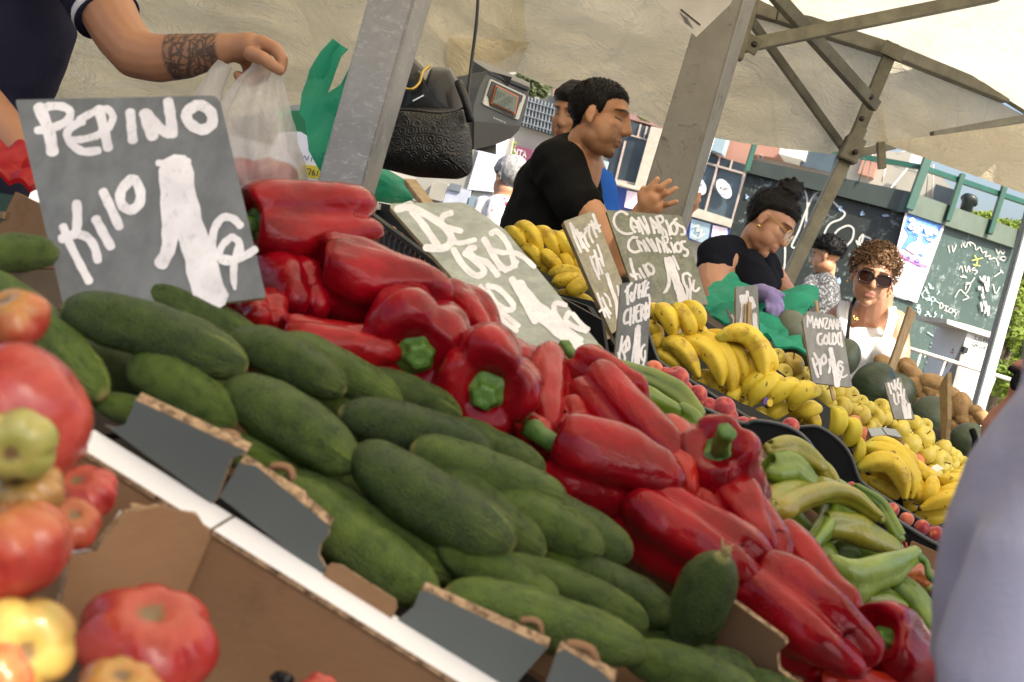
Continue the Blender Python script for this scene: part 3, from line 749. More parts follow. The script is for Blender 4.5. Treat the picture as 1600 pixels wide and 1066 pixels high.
# ------------------------------------------------------------------ crates under the peppers and the black plastic crates
def heap_floor(name, pl, off, pts, mat, label, cat='crate'):
    q = Plane(pl.o - pl.n * off, pl.n)
    return obj(name, panel_bm([q(x, y) for x, y in pts], q.n, .012), MATS[mat], None, label, cat, smooth=False)
heap_floor('pepper_crate', plP, .09, [(370, 400), (560, 400), (760, 520), (1000, 640), (1180, 780), (1420, 1000), (1500, 1200), (1240, 1120), (1000, 860), (700, 660), (400, 520)], 'cardboard', 'brown cardboard crate bottom under the red peppers', 'cardboard crate')
heap_floor('green_pepper_crate', plG2, .08, [(960, 600), (1100, 660), (1200, 720), (1330, 790), (1470, 900), (1470, 1060), (1380, 1000), (1150, 800)], 'cardboard', 'brown cardboard crate bottom under the green peppers', 'cardboard crate')

def crate_wall(parent, name, top, hgt, pl, lat=True, slots=0, rim=.010):
    """wall of a plastic crate following the px polyline of its top edge; hgt in px"""
    bm = bmesh.new()
    out = list(top) + [(x + hgt * .10, y + hgt) for x, y in reversed(top)]
    panel_bm([pl(x, y) for x, y in out], pl.n, .004, bm)
    o = obj(name, bm, MATS['dark_plastic'], parent, smooth=False)
    r = bmesh.new(); tube([pl(x, y, .003) for x, y in smooth_path(top, 3)], rim / 2, 8, r)
    q = obj('rim', r, MATS['dark_plastic'], o); q.matrix_parent_inverse = Matrix.Identity(4) ; q.parent = o
    q.matrix_parent_inverse = o.matrix_world.inverted() if False else Matrix.Identity(4)
    return o
# wall A: in front of the bananas / behind the peaches ; wall B: the lower black edge in front of the peaches
def plane_line(p, q, drop=.1):
    return Plane.tri(p, q, (p + q) / 2 + Vector((0, 0, -drop)))
A0, A1 = P(1008, 515, 1.93), P(1470, 868, 1.78)
plA = plane_line(A0, A1)
B0, B1 = P(1003, 588, 1.72), P(1462, 880, 1.58)
plB = plane_line(B0, B1)
def wall(parent, name, poly, pl, th=.004, topn=0):
    w_ = obj(name, panel_bm([pl(x, y) for x, y in poly], pl.n, th), MATS['dark_plastic'], parent, smooth=False)
    if topn:
        b = tube([pl(x, y, .001) for x, y in smooth_path(poly[:topn], 3)], .0035, 8)
        r = bpy.data.objects.new('rim', bpy.data.meshes.new('rim')); b.to_mesh(r.data); b.free(); r.data.materials.append(MATS['crate_rim']); COL.objects.link(r)
        r.data.polygons.foreach_set('use_smooth', [True] * len(r.data.polygons)); r.parent = w_
    return w_
simple('crate_rim', (.045, .05, .055), .22, .6, bump=.05)
bc = empty('banana_crate', A0, 'black plastic crate with a stepped rim holding the big banana hands', 'plastic crate')
wall(bc, 'front_wall', [(1006, 500), (1014, 524), (1027, 560), (1040, 572), (1080, 596), (1190, 666), (1216, 672), (1250, 668), (1280, 668), (1312, 690), (1330, 715), (1342, 748), (1360, 764), (1420, 802), (1480, 838),
  (1480, 866), (1400, 820), (1330, 775), (1300, 730), (1280, 716), (1190, 694), (1100, 640), (1030, 596), (1010, 588)], plA, topn=15)
fc = empty('peach_crate', B0, 'long black plastic crate with a shallow slotted rim holding the peaches', 'plastic crate')
wall(fc, 'front_wall', [(1008, 588), (1020, 596), (1090, 634), (1160, 662), (1178, 658), (1212, 662), (1240, 672), (1262, 690), (1280, 720), (1296, 748), (1320, 768), (1380, 800), (1440, 838), (1484, 862),
  (1484, 884), (1440, 862), (1380, 826), (1310, 788), (1280, 770), (1190, 700), (1090, 662), (1010, 604)], plB, topn=14)
# slotted basket front under it, fruit showing through the slots
bm = bmesh.new(); bmf = []
for k in range(12):
    x = 1392 + k * 8.2; y = 822 + k * 5.0
    bar(plB(x, y, .0), plB(x + 5, y + 20, .0), .0035, .003, bm)
obj('slats', bm, MATS['dark_plastic'], fc, smooth=False)
obj('lower_wall', panel_bm([plB(x, y, .001) for x, y in ((1370, 834), (1486, 902), (1488, 990), (1380, 960))], plB.n, .004), MATS['dark_plastic'], fc, smooth=False)
tag_ = obj('card_scrap', panel_bm([plB(x, y, .012) for x, y in round_poly([(1424, 845), (1476, 868), (1474, 884), (1462, 895), (1416, 872)], 3)], plB.n, .003), [MATS['cardboard']], None, 'small brown cardboard corner sticking up behind the green peppers', 'cardboard', smooth=False)
# black crates at the left behind the slanted board
lc = empty('slotted_crate', P(600, 340, 2.0), 'black slotted plastic crate with yellow fruit behind the slanted board', 'plastic crate')
c0, c1, c2 = P(608, 326, 2.1), P(745, 470, 1.9), P(590, 360, 2.12)
plS = Plane.tri(P(590, 330, 2.1), P(720, 470, 1.85), P(590, 400, 2.08))
bm = bmesh.new()
top = [(572, 330), (640, 372), (745, 470)]
for (a, b) in (((575, 332), (760, 470)), ((566, 368), (690, 455)), ((560, 420), (735, 520))):
    bar(plS(*a), plS(*b), .016, .008, bm)
for k in range(22):
    x = 578 + k * 7.5; y = 336 + k * 5.6; bar(plS(x, y), plS(x - 5, y + 62), .0045, .006, bm)
obj('slats', bm, MATS['dark_plastic'], lc, smooth=False)
obj('inner_wall', panel_bm([plS(x, y, -.10) for x, y in ((560, 310), (620, 322), (940, 500), (960, 640), (700, 560), (560, 430))], plS.n, .006), MATS['dark_plastic'], lc, smooth=False)
# open black crate corner under the NECTARINA board
oc = empty('open_crate', P(915, 500, 2.0), 'black plastic crate with open lattice sides under the two price boards', 'plastic crate')
plO = Plane.tri(P(880, 470, 2.15), P(1010, 540, 1.98), P(900, 600, 2.05))
bm = bmesh.new()
for a, b in (((862, 462), (920, 482)), ((920, 482), (975, 560)), ((975, 560), (1012, 600)), ((880, 480), (978, 580)), ((885, 500), (960, 590)), ((1000, 520), (1020, 610))):
    bar(plO(*a), plO(*b), .014, .008, bm)
for k in range(9): bar(plO(880 + k * 12, 470 + k * 11), plO(884 + k * 12, 520 + k * 12), .005, .006, bm)
obj('lattice', bm, MATS['dark_plastic'], oc, smooth=False)
obj('inner_wall', panel_bm([plO(x, y, -.07) for x, y in ((850, 455), (925, 470), (1020, 560), (1030, 660), (930, 620), (860, 520))], plO.n, .006), MATS['dark_plastic'], oc, smooth=False)

# ------------------------------------------------------------------ bananas
plB1 = Plane.slope(870, 410, 2.35, 2.2)      # hands in the far left crate
plB2 = Plane.slope(1100, 560, 2.02, 2.2)
plB3 = Plane.slope(1400, 740, 1.92, 2.2)
simple('banana_crown', (.10, .075, .03), .8)
simple('sticker_violet', (.16, .10, .42), .4); simple('sticker_yellow', (.85, .62, .05), .4)
def banana_hand(pl, bans, label, lift=0, gr=0, crown=None, sticker=None):
    """bans: list of (stem, middle, tip, width px, lift)"""
    c = pl(*bans[0][0], lift)
    e = empty('banana_hand', c, label, 'bananas', 'hands of bananas in the black crates')
    for i, b in enumerate(bans):
        s, m_, t, wd = b[:4]; lf = lift + (b[4] if len(b) > 4 else 0)
        # quadratic through the three points
        ctrl = (2 * m_[0] - .5 * (s[0] + t[0]), 2 * m_[1] - .5 * (s[1] + t[1]))
        pts = []
        for k in range(9):
            u = k / 8; pts.append(((1 - u) ** 2 * s[0] + 2 * u * (1 - u) * ctrl[0] + u * u * t[0], (1 - u) ** 2 * s[1] + 2 * u * (1 - u) * ctrl[1] + u * u * t[1]))
        W = [pl(x, y, lf + .012 * math.sin(math.pi * k / 8)) for k, (x, y) in enumerate(pts)]
        r = px_m(wd / 2, W[4]); prof = (.34, .72, .94, 1.0, 1.02, 1.0, .93, .74, .34)
        ax = (W[-1] - W[-2]).normalized(); ln = (W[-1] - W[0]).length
        W.append(W[-1] + ax * r * .38); rr = [r * q for q in prof] + [r * .20]
        ph = random.Random(i * 7 + int(s[0])).uniform(0, 1.2)
        me = arc_me([w_ - c for w_ in W], rr, 20, 'banana_skin', 'banana', prof=lambda a, t_: 1 + .075 * math.cos(5 * (a + ph)), n=3)
        o = bpy.data.objects.new('banana', me); COL.objects.link(o); o.parent = e; o.color = (gr, 0, 0, 1)
    if crown:
        W = [pl(x, y, lift) - c for x, y in crown]
        me = arc_me(W, [px_m(9, c)] * len(W), 10, 'banana_crown', 'crown'); o = bpy.data.objects.new('crown', me); COL.objects.link(o); o.parent = e
    if sticker:
        x, y, s_ = sticker; q = Plane.tri(pl(x, y, lift + .03), pl(x + 5, y, lift + .03), pl(x, y + 5, lift + .025))
        for k, (dx, dy, mt) in enumerate(((-.25, -.1, 'sticker_violet'), (.3, .15, 'sticker_yellow'))):
            ring = [(x + dx * s_ + math.cos(a) * s_ * .42, y + dy * s_ + math.sin(a) * s_ * .55) for a in [2 * math.pi * j / 12 for j in range(12)]]
            b3 = panel_bm([P(a_, b_, depth(pl(x, y, lift)) - .03 - .001 * k) for a_, b_ in ring], -FW, .001)
            o = obj('sticker', b3, MATS[mt], e, smooth=False)
    return e
def ZB(pts, s=4, ox=1000, oy=420): return (ox + pts[0] / s, oy + pts[1] / s)
z8 = lambda x, y: (1000 + x / 4, 420 + y / 4)
z2 = lambda x, y: (800 + x / 4, 300 + y / 4)
z4 = lambda x, y: (1160 + x / 3.552, 500 + y / 3.552)
H = [
 (plB1, [(z2(20, 215), z2(110, 250), z2(180, 385), 24, .01), (z2(150, 228), z2(230, 290), z2(292, 412), 24), (z2(250, 250), z2(330, 330), z2(385, 408), 24), (z2(285, 262), z2(365, 300), z2(392, 400), 20, -.01)],
  'banana hand at the top of the far left crate, tips pointing down', 0, 0, None, None),
 (plB1, [(z2(-40, 230), z2(30, 270), z2(75, 345), 20), (z2(60, 350), z2(130, 375), z2(170, 462), 20), (z2(190, 370), z2(240, 420), z2(305, 480), 22, .01), (z2(300, 400), z2(345, 440), z2(350, 520), 20, -.01)],
  'second banana hand in the far left crate, below the top one', .012, 0, None, None),
 (plB1, [(z2(230, 520), z2(330, 490), z2(440, 520), 20, .01), (z2(255, 575), z2(340, 545), z2(440, 540), 22, .012), (z2(470, 560), z2(410, 590), z2(345, 640), 26, .03)],
  'banana hand lying flat with a violet sticker in the far left crate', .02, 0, None, (895, 442, 10)),
 (plB1, [(z2(170, 450), z2(210, 475), z2(245, 490), 16), (z2(300, 620), z2(350, 650), z2(470, 655), 18), (z2(360, 690), z2(420, 670), z2(500, 690), 20), (z2(380, 420), z2(420, 470), z2(440, 560), 22, -.01)],
  'lowest bananas in the far left crate by the black rim', -.005, 0, None, None),
 (plB2, [(z8(40, 235), z8(90, 260), z8(95, 330), 18), (z8(90, 240), z8(170, 300), z8(205, 420), 30, .01), (z8(215, 225), z8(290, 310), z8(325, 415), 28, .01), (z8(260, 228), z8(350, 265), z8(380, 370), 26, .012)],
  'banana hand directly under the CANARIOS board', .035, 0, None, (1046, 500, 9)),
 (plB2, [(z8(30, 340), z8(80, 370), z8(140, 410), 20), (z8(330, 360), z8(380, 390), z8(415, 440), 20)],
  'two bananas tucked beneath the hand under the CANARIOS board', .012, 0, None, None),
 (plB2, [(z8(90, 520), z8(180, 560), z8(285, 640), 24, 0), (z8(120, 420), z8(110, 450), z8(95, 500), 22), (z8(150, 500), z8(250, 490), z8(362, 668), 30, .022), (z8(210, 430), z8(430, 520), z8(505, 720), 32, .018), (z8(280, 420), z8(510, 520), z8(575, 775), 32, .010), (z8(330, 420), z8(560, 540), z8(610, 740), 30, 0), (z8(370, 410), z8(590, 480), z8(650, 700), 28, -.008)],
  'big fanned banana hand with brown-spotted tips in the middle crate', .015, 0, None, None),
 (plB2, [(z8(480, 440), z8(690, 430), z8(775, 680), 32, .02), (z8(540, 425), z8(740, 460), z8(800, 660), 26, .008), (z8(520, 490), z8(620, 560), z8(650, 720), 26, -.004), (z8(600, 500), z8(690, 600), z8(700, 700), 26, -.012), (z8(700, 440), z8(810, 540), z8(825, 650), 20, -.004), (z8(800, 640), z8(850, 680), z8(905, 710), 14, 0)],
  'banana hand arching high beside the yellow apples', .03, 0, None, None),
 (plB2, [(z8(330, 680), z8(380, 700), z8(410, 750), 18), (z8(380, 640), z8(460, 710), z8(500, 800), 24), (z8(490, 730), z8(520, 780), z8(545, 830), 16)],
  'bananas under the big fanned hand against the black rim', -.012, 0, None, None),
 (plB2, [(z8(850, 690), z8(740, 690), z8(650, 790), 26, .0), (z8(900, 710), z8(790, 730), z8(695, 850), 30, .008), (z8(1010, 740), z8(900, 750), z8(800, 850), 30, .014), (z8(1120, 780), z8(1010, 770), z8(945, 870), 32, .018)],
  'banana hand with a violet and yellow sticker, tips to the lower left', .03, .25, None, (1200, 628, 11)),
 (plB2, [(z8(640, 740), z8(590, 790), z8(560, 840), 24), (z8(690, 850), z8(650, 870), z8(620, 900), 18), (z8(800, 880), z8(750, 910), z8(715, 945), 20), (z8(940, 860), z8(860, 880), z8(800, 945), 26, .006), (z8(1130, 880), z8(1050, 880), z8(1000, 930), 26, .012)],
  'lower row of bananas beneath the stickered hand', .008, .15, None, None),
 (plB3, [(z4(500, 490), z4(540, 560), z4(490, 640), 27, .03), (z4(560, 560), z4(620, 610), z4(560, 700), 26, .022), (z4(620, 640), z4(655, 720), z4(610, 800), 18, .01)],
  'pair of greenish bananas standing upright at the crate corner', .03, .45, None, None),
 (plB3, [(z4(640, 830), z4(820, 800), z4(900, 980), 34, .03), (z4(660, 700), z4(880, 790), z4(935, 980), 30, .012), (z4(680, 690), z4(900, 780), z4(970, 1010), 26, .0), (z4(740, 690), z4(900, 740), z4(960, 850), 20, -.01), (z4(690, 690), z4(830, 700), z4(940, 830), 22, -.006)],
  'large banana hand in the right crate, tips toward the rim', .02, .1, None, None),
 (plB3, [(z4(670, 890), z4(770, 920), z4(870, 1000), 24), (z4(900, 1010), z4(930, 1030), z4(960, 1050), 16), (z4(650, 740), z4(690, 760), z4(730, 790), 18)],
  'banana lying along the rim beneath the large right hand', -.008, .1, None, None),
 (plB3, [(z4(970, 870), z4(975, 950), z4(990, 1010), 22), (z4(1050, 870), z4(1050, 950), z4(1010, 1025), 26, .01)],
  'two short bananas hanging straight down in the right crate', .016, .0, None, None),
 (plB3, [(z4(1260, 880), z4(1160, 890), z4(1100, 880), 22, 0), (z4(1290, 940), z4(1180, 950), z4(1080, 990), 26, .01), (z4(1240, 1080), z4(1180, 1000), z4(1000, 1045), 30, .02), (z4(1300, 900), z4(1260, 890), z4(1200, 870), 18)],
  'hand of bananas at the right end beside the lilac shirt', .02, .0, None, None),
 (plB2, [(z8(560, 700), z8(600, 760), z8(640, 850), 26), (z8(620, 690), z8(660, 740), z8(700, 800), 26), (z8(900, 830), z8(960, 880), z8(1010, 960), 24), (z8(1010, 870), z8(1070, 930), z8(1100, 1010), 24)],
  'bananas deep in the crate under the stickered hand', -.02, .1, None, None),
 (plB3, [(z4(700, 830), z4(790, 860), z4(860, 920), 28), (z4(900, 790), z4(980, 830), z4(1040, 900), 26, .004), (z4(960, 830), z4(1040, 870), z4(1090, 940), 24), (z4(1150, 860), z4(1230, 880), z4(1300, 930), 24), (z4(1090, 930), z4(1160, 960), z4(1210, 1020), 26)],
  'bananas deep in the crate behind the large right hand', -.012, .0, None, None),
 (plB3, [(z4(580, 800), z4(620, 850), z4(700, 900), 22), (z4(1140, 1060), z4(1060, 1090), z4(960, 1080), 26), (z4(1290, 1010), z4(1250, 1060), z4(1180, 1100), 26)],
  'bananas lying lowest along the black rim by the shirt', -.002, .05, None, None),
]
for pl, b, lb, lf, gr, cr_, st in H: banana_hand(pl, b, lb, lf, gr, cr_, st)
# dark crate bottoms under the bananas
for pl_, pts_, lb_ in ((Plane.slope(880, 420, 2.55, 2.5), [(796, 370), (860, 368), (930, 410), (940, 480), (930, 490), (850, 450)], 'black plastic crate bottom of the far left bananas'),
    (Plane.slope(1150, 590, 2.28, 2.5), [(1016, 490), (1100, 500), (1190, 560), (1300, 640), (1330, 720), (1290, 706), (1190, 676), (1030, 570)], 'black plastic crate bottom under the middle bananas'),
    (Plane.slope(1400, 760, 2.10, 2.5), [(1330, 700), (1430, 720), (1530, 780), (1500, 850), (1480, 830), (1350, 750)], 'black plastic crate bottom under the right bananas')):
    obj('crate_bottom', panel_bm([pl_(x, y) for x, y in pts_], pl_.n, .01), MATS['dark_plastic'], None, lb_, 'plastic crate', smooth=False)

# ------------------------------------------------------------------ round fruit
def ball(name, mes, i, px, py, dpx, d, label, cat, group, asp=1.0, col=None, tilt=None, thick=None, ext=None):
    c = P(px, py, d); r = dpx * d / F_PX
    rnd = random.Random(i * 13 + int(px)); ax = Vector((rnd.uniform(-1, 1), rnd.uniform(-1.2, .3), rnd.uniform(.2, 1.2))).normalized() if tilt is None else Vector(tilt).normalized()
    return place(name, mes[i % len(mes)], c + ax * r * asp / 2, c - ax * r * asp / 2, r, label, cat, group, roll=rnd.uniform(0, 6), color=col, thick=thick, extra=ext)
TOM = [sm(tomato_me(i, 5 + i % 4)) for i in range(5)]
APP = [sm(apple_me(i)) for i in range(4)]; PEA = [sm(peach_me(i)) for i in range(3)]
POT = [sm(potato_me(i)) for i in range(6)]; MEL = sm(melon_me()); AVO = [sm(avocado_me(i)) for i in range(3)]
bm = bmesh.new(); tube(smooth_path([(0, 0, .34), (.01, 0, .45), (.05, .02, .60)], 3), [.03, .024, .022, .022, .022, .03, .034], 7, bm); ASTEM = bpy.data.meshes.new('stalk'); bm.to_mesh(ASTEM); ASTEM.materials.append(MATS['brown_stalk'])
tomatoes = [
 (40, 645, 215, .64, .88, (.10, 0, 0), (-.6, -.3, -.7), 'very large pink ribbed tomato at the left edge'),
 (22, 695, 118, .60, .8, (.2, .9, 0), (.4, -.8, -.1), 'greenish-yellow tomato in front of the large pink one'),
 (45, 772, 108, .62, .85, (.3, .45, 0), (-.3, -.5, .6), 'dull pinkish tomato below the green-yellow one'),
 (8, 862, 190, .56, .85, (.25, 0, 0), (-.5, -.1, .9), 'bright orange-red ribbed tomato at the left edge'),
 (40, 1008, 150, .545, .85, (.8, .35, 0), (.5, -.9, .3), 'yellow-orange ribbed tomato in the lower left corner'),
 (-14, 1068, 120, .52, .8, (.3, 0, 0), (.3, -.9, .5), 'red tomato cut off in the lower left corner'),
 (228, 1003, 200, .70, .80, (.0, 0, 0), (.12, -.35, 1), 'round red tomato with a brown cracked scar alone on the crate bottom'),
 (185, 1085, 130, .58, .8, (.5, 0, 0), (.1, -.3, 1), 'orange tomato cut off by the bottom edge left of the scarred one'),
 (130, 775, 100, .76, .85, (.0, 0, 0), (-.2, -.5, .8), 'dark red tomato in the far compartment behind the cross wall'),
 (112, 820, 86, .70, .85, (.15, 0, 0), (.3, -.5, .8), 'pinkish red tomato in front of the dark one in the far compartment'),
 (20, 500, 110, .70, .85, (.45, 0, 0), (-.3, -.5, .8), 'orange-pink tomato above the very large one'),
 (70, 700, 120, .78, .85, (.1, 0, 0), (.3, -.5, .8), 'red tomato in shade behind the very large one'),
 (500, 1090, 70, .74, .85, (.0, 0, 0), (.3, -.5, .8), 'red tomato just showing at the bottom edge in the crate'),
]
for i, (x, y, dp, d, asp, col, tl, lb) in enumerate(tomatoes):
    ball('tomato', TOM, i, x, y, dp, d * .87, lb, 'tomato', 'big ribbed tomatoes in the front crate', asp, col, tl)
bmt = obj('tag_scrap', tube(smooth_path([P(428, 1066, .66), P(438, 1058, .66), P(452, 1066, .655)], 4), .004, 8), MATS['dark_plastic'], None, 'small black plastic loop on the crate bottom at the picture edge', 'plastic loop')

# depth helper for the far fruit: rises away to the right
apples = [(190, 205, 26), (270, 250, 38, 1), (220, 300, 31), (335, 355, 36), (445, 410, 38), (545, 490, 36), (590, 425, 32), (520, 405, 28), (655, 460, 24), (655, 530, 32), (740, 545, 30), (785, 545, 26), (840, 525, 34), (770, 485, 26), (700, 490, 22), (735, 585, 22), (870, 612, 34), (950, 575, 26), (925, 690, 37), (1000, 650, 36), (1010, 590, 24), (700, 600, 25), (1110, 710, 28), (1015, 745, 32), (1090, 790, 38), (1175, 765, 26), (1160, 800, 24), (1235, 800, 26), (1290, 835, 24), (1210, 850, 30), (1275, 875, 28), (990, 835, 22), (1060, 850, 26), (890, 720, 20), (355, 300, 22), (480, 470, 24), (620, 500, 26), (905, 640, 26), (1060, 740, 26), (1130, 850, 26), (1150, 740, 22), (830, 570, 22), (390, 380, 28), (1250, 840, 24), (930, 770, 22), (30, 90, 1), ]
apple_labels = dict(enumerate("""small yellow-green apple topmost by the green bags
large golden-brown apple right of the arched banana hand
apple with a deep dimple below the golden-brown one
yellow apple at the lower left corner of the MANZANA board
round yellow apple under the MANZANA board, left of its stick
plain round yellow apple below the board stick
apple right of the board stick, partly behind others
apple directly right of the wooden stick
small apple behind the left shoulder of the watermelon row
apple facing front left of the dimpled one
dimpled apple facing the camera in the middle of the upper row
apple overlapping the dimpled one on its right
large apple under the small tilted board
flat-lying apple just left of the small tilted board
small apple under the big dark watermelon
small apple above the little box, left
apple with a curved brown stalk above the little box
apple right of the one with the curved stalk
large smooth yellow apple right of the little box
big smooth apple second right of the little box
small apple right under the small tilted board corner
tiny yellow apple left of the little box
apple nearest the blackish avocado
apple above the paper scrap, left of the broad one
broad yellow apple above the white paper scrap
apple upper right of the broad one
apple with a visible stalk under the avocados
apple below the last avocado
apple at the right end against the lilac shirt
apple with a wide split stalk near the right end
lowest apple at the right end by the bananas
apple left of the paper scrap
apple right beside the paper scrap
yellow apple directly under the little box
apple hidden behind the golden-brown one
apple between the stickered bananas and the board
apple in the second row under the dimpled one
apple between the box and the two big smooth ones
apple between the broad one and the big smooth pair
apple below the one with the wide split stalk
small apple touching the middle avocado
apple squeezed under the curved-stalk one
apple behind the left edge of the MANZANA board
apple right of the lowest ones near the shirt
apple above the large right banana hand""".split("\n")))
k = 0
for i, a in enumerate(apples[:-1]):
    x, y = z4(a[0], a[1]); d = 2.35 + (y - 560) * -.0012 + (x - 1220) * .0016
    lb = apple_labels[i]
    ball('golden_apple', APP, i, x, y, a[2] * 1.06, d, lb, 'apple', 'golden apples heaped beyond the bananas', .9, (.9, 0, 0) if len(a) > 3 else (random.Random(i).uniform(0, .25), 0, 0), ext=[('stalk', ASTEM)])
for i, (x, y, s_) in enumerate([(655, 632, 20), (620, 572, 20), (960, 788, 22), (770, 680, 22), (690, 705, 20), (1100, 605, 1)][:5]):
    X_, Y_ = z4(x, y); d = 2.22 + (X_ - 1220) * .0014
    ball('apricot', PEA, i, X_, Y_, s_ * 1.25, d, ['orange apricot left of the little box', 'small apricot above the upright greenish bananas', 'apricot below the apple heap near the paper scrap', 'apricot in front of the little box', 'apricot touching the large right banana hand'][i], 'apricot', 'apricots between bananas and apples', .95, (.9, 0, 0))
# filler fruit under the heap
for i in range(30):
    rnd = random.Random(i + 900); t = (i + .5) / 30; x = 1175 + t * 345 + rnd.uniform(-14, 14); y = 565 + t * 205 + rnd.uniform(-26, 30)
    if 1500 < x: continue
    d = 2.50 + (x - 1220) * .0016
    ball('golden_apple', APP, i, x, y, 34, d, 'golden apple low in the heap, half hidden by the ones above', 'apple', 'golden apples heaped beyond the bananas', .9, (rnd.uniform(0, .3), 0, 0))
z3 = lambda x, y: (840 + x / 4, 500 + y / 4)
peaches = [(725, 312, 28, 1), (800, 335, 20), (870, 365, 36), (905, 440, 32), (1000, 465, 28), (1075, 540, 26), (1020, 500, 22), (1165, 550, 34), (1190, 605, 30), (1280, 650, 24), (1345, 650, 20), (1580, 665, 26), (860, 420, 24), (1110, 570, 22)]
pl_lab = ['orange peach next to the cherry board', 'small peach right of the orange one', 'biggest dark red peach in the crate', 'two-toned peach below the biggest one', 'red peach beside the banana tips', 'pale dusty peach in the middle of the row', 'peach half hidden against the rim', 'dusky round peach right of the middle', 'peach under the dusky round one', 'small orange peach by the rim', 'flat-lying peach at the rim corner', 'peach showing alone above the crate corner', 'peach under the biggest one', 'peach low between its neighbours']
for i, a in enumerate(peaches):
    x, y = z3(a[0], a[1]); ball('peach', PEA, i, x, y, a[2] * 1.08, 1.84 - (x - 1020) * .0002, pl_lab[i], 'peach', 'peaches in the black crate', .95, (.8 if len(a) > 3 else 0, 0, 0))
for i, (x, y, s_) in enumerate([(1331, 762, 17), (1369, 787, 18), (1393, 797, 22), (1417, 811, 20), (1441, 824, 22), (1462, 834, 24), (1352, 776, 15)]):
    ball('peach', PEA, i + 3, x, y, s_ * 1.1, 1.74, ['peach leftmost in the strip in front of the right bananas', 'orange peach second in the right strip', 'dark peach third in the right strip', 'orange peach in the middle of the right strip', 'dark peach second from the right end of the strip', 'large red peach at the right end of the strip', 'tiny peach end in the right strip'][i], 'peach', 'peaches in the black crate', .95, (.75 if i in (1, 3) else 0, 0, 0))
heap_floor('peach_crate_bottom', Plane.slope(1130, 640, 1.93, 2), .0, [(1000, 560), (1100, 600), (1300, 700), (1490, 830), (1490, 880), (1300, 760), (1150, 670), (1000, 600)], 'dark_plastic', 'black crate bottom under the peaches', 'plastic crate')
# little fruit behind the slots
for i in range(9):
    x = 1398 + i * 10; y = 833 + i * 6
    o = ball('peach', PEA, i, x, y + 6, 13, 1.66, 'small peach behind the slots of the black peach crate', 'peach', 'fruit seen through the crate slots', 1.0, ((i * .37) % 1, 0, 0))
for i in range(14):
    x = 612 + i * 12; y = 362 + i * 9.5
    ball('apricot', PEA, i, x, y, 17, 2.16 - .018 * i, 'orange-yellow apricot behind the slots of the left black crate', 'apricot', 'fruit behind the slots at the left', 1.1, (.9, 0, 0))
melons = [(1364, 605, 84, 3.05, .80, 'big dark watermelon between the MANZANA board and the potatoes', (.95, .1, -.25), 0), (1450, 654, 74, 2.95, .86, 'watermelon with a faint yellow stripe under the potatoes', (.9, .1, -.3), .12),
 (1236, 520, 62, 3.25, 1.2, 'greyish melon showing between the green bags', (.5, .3, -.8), .9), (1318, 560, 50, 3.2, 1.3, 'dark watermelon behind the right edge of the MANZANA board', (.2, .3, .9), .3),
 (1512, 690, 62, 2.75, .9, 'green watermelon at the salmon shirt', (.8, 0, -.4), .15), (1400, 612, 60, 3.3, 1.0, 'watermelon behind the big dark one', (.8, .3, -.4), .3), (1262, 548, 50, 3.15, 1.0, 'dark melon left of the MANZANA board', (.8, .3, -.4), .1)]
for i, (x, y, dp, d, asp, lb, tl, lt) in enumerate(melons):
    ball('watermelon', [MEL], i, x, y, dp, d, lb, 'watermelon', 'watermelons behind the apples', asp, (lt, 0, 0), tl)
pots = [(805, 262, 46, 26), (915, 262, 30, 22), (945, 308, 50, 26), (868, 305, 34, 22), (1055, 348, 38, 26), (975, 372, 44, 28), (950, 417, 24, 20), (893, 365, 26, 20), (1075, 405, 24, 16), (1025, 437, 30, 18), (1130, 480, 46, 34), (1215, 485, 44, 30), (1300, 512, 22, 18), (1275, 562, 24, 18), (1195, 600, 30, 20), (1100, 435, 26, 20), (1160, 410, 26, 20), (1040, 400, 30, 22), (1000, 470, 30, 24), (1230, 560, 30, 22), (1330, 540, 26, 20)]
pot_lab = ['potato leftmost on the heap, at the foot of the wooden slat', 'small round potato on top of the heap', 'knobbly long potato in the upper row', 'potato squeezed under the upper row', 'long potato sloping down at the right of the upper row', 'smooth long potato in the middle of the heap', 'small round potato low at the left of the heap', 'small potato at the edge of the small board', 'small potato under the sloping long one', 'flat potato on the watermelon', 'wide wrinkled potato behind the white-edged board', 'largest potato, upright at the right end', 'small round potato right of the largest one', 'small potato beside the salmon shirt', 'low potato under the largest one', 'potato behind the wide wrinkled one', 'potato at the far right of the upper row', 'potato hidden in the middle of the heap', 'potato low behind the watermelon', 'potato beneath the upright one', 'potato end touching the salmon shirt']
for i, (x, y, a, b) in enumerate(pots):
    X_, Y_ = z4(x, y); d = 3.35 + (X_ - 1400) * -.001
    rnd = random.Random(i); tl = (math.cos(R(24 + rnd.uniform(-18, 18))), .1, -math.sin(R(14 + rnd.uniform(-20, 20)))) if i != 11 else (.35, 0, -.9)
    ball('potato', POT, i, X_, Y_, b * 1.12, d, pot_lab[i], 'potato', 'potatoes heaped at the end of the stall', a / b, None, tl)
for i, (x, y, s_) in enumerate([(1110, 668, 30), (1192, 712, 24), (1270, 775, 24), (1212, 748, 18), (1078, 640, 22), (1300, 800, 20)]):
    X_, Y_ = z4(x, y); ball('avocado', AVO, i, X_, Y_, s_, 2.75, ['blackish avocado nearest the white-edged board', 'avocado in the middle of the dark row', 'avocado last before the salmon shirt', 'small avocado below the middle one', 'avocado at the edge of the apple heap', 'avocado end at the lower right of the row'][i], 'avocado', 'avocados beside the apples', 1.25, None, (.8, 0, -.4))
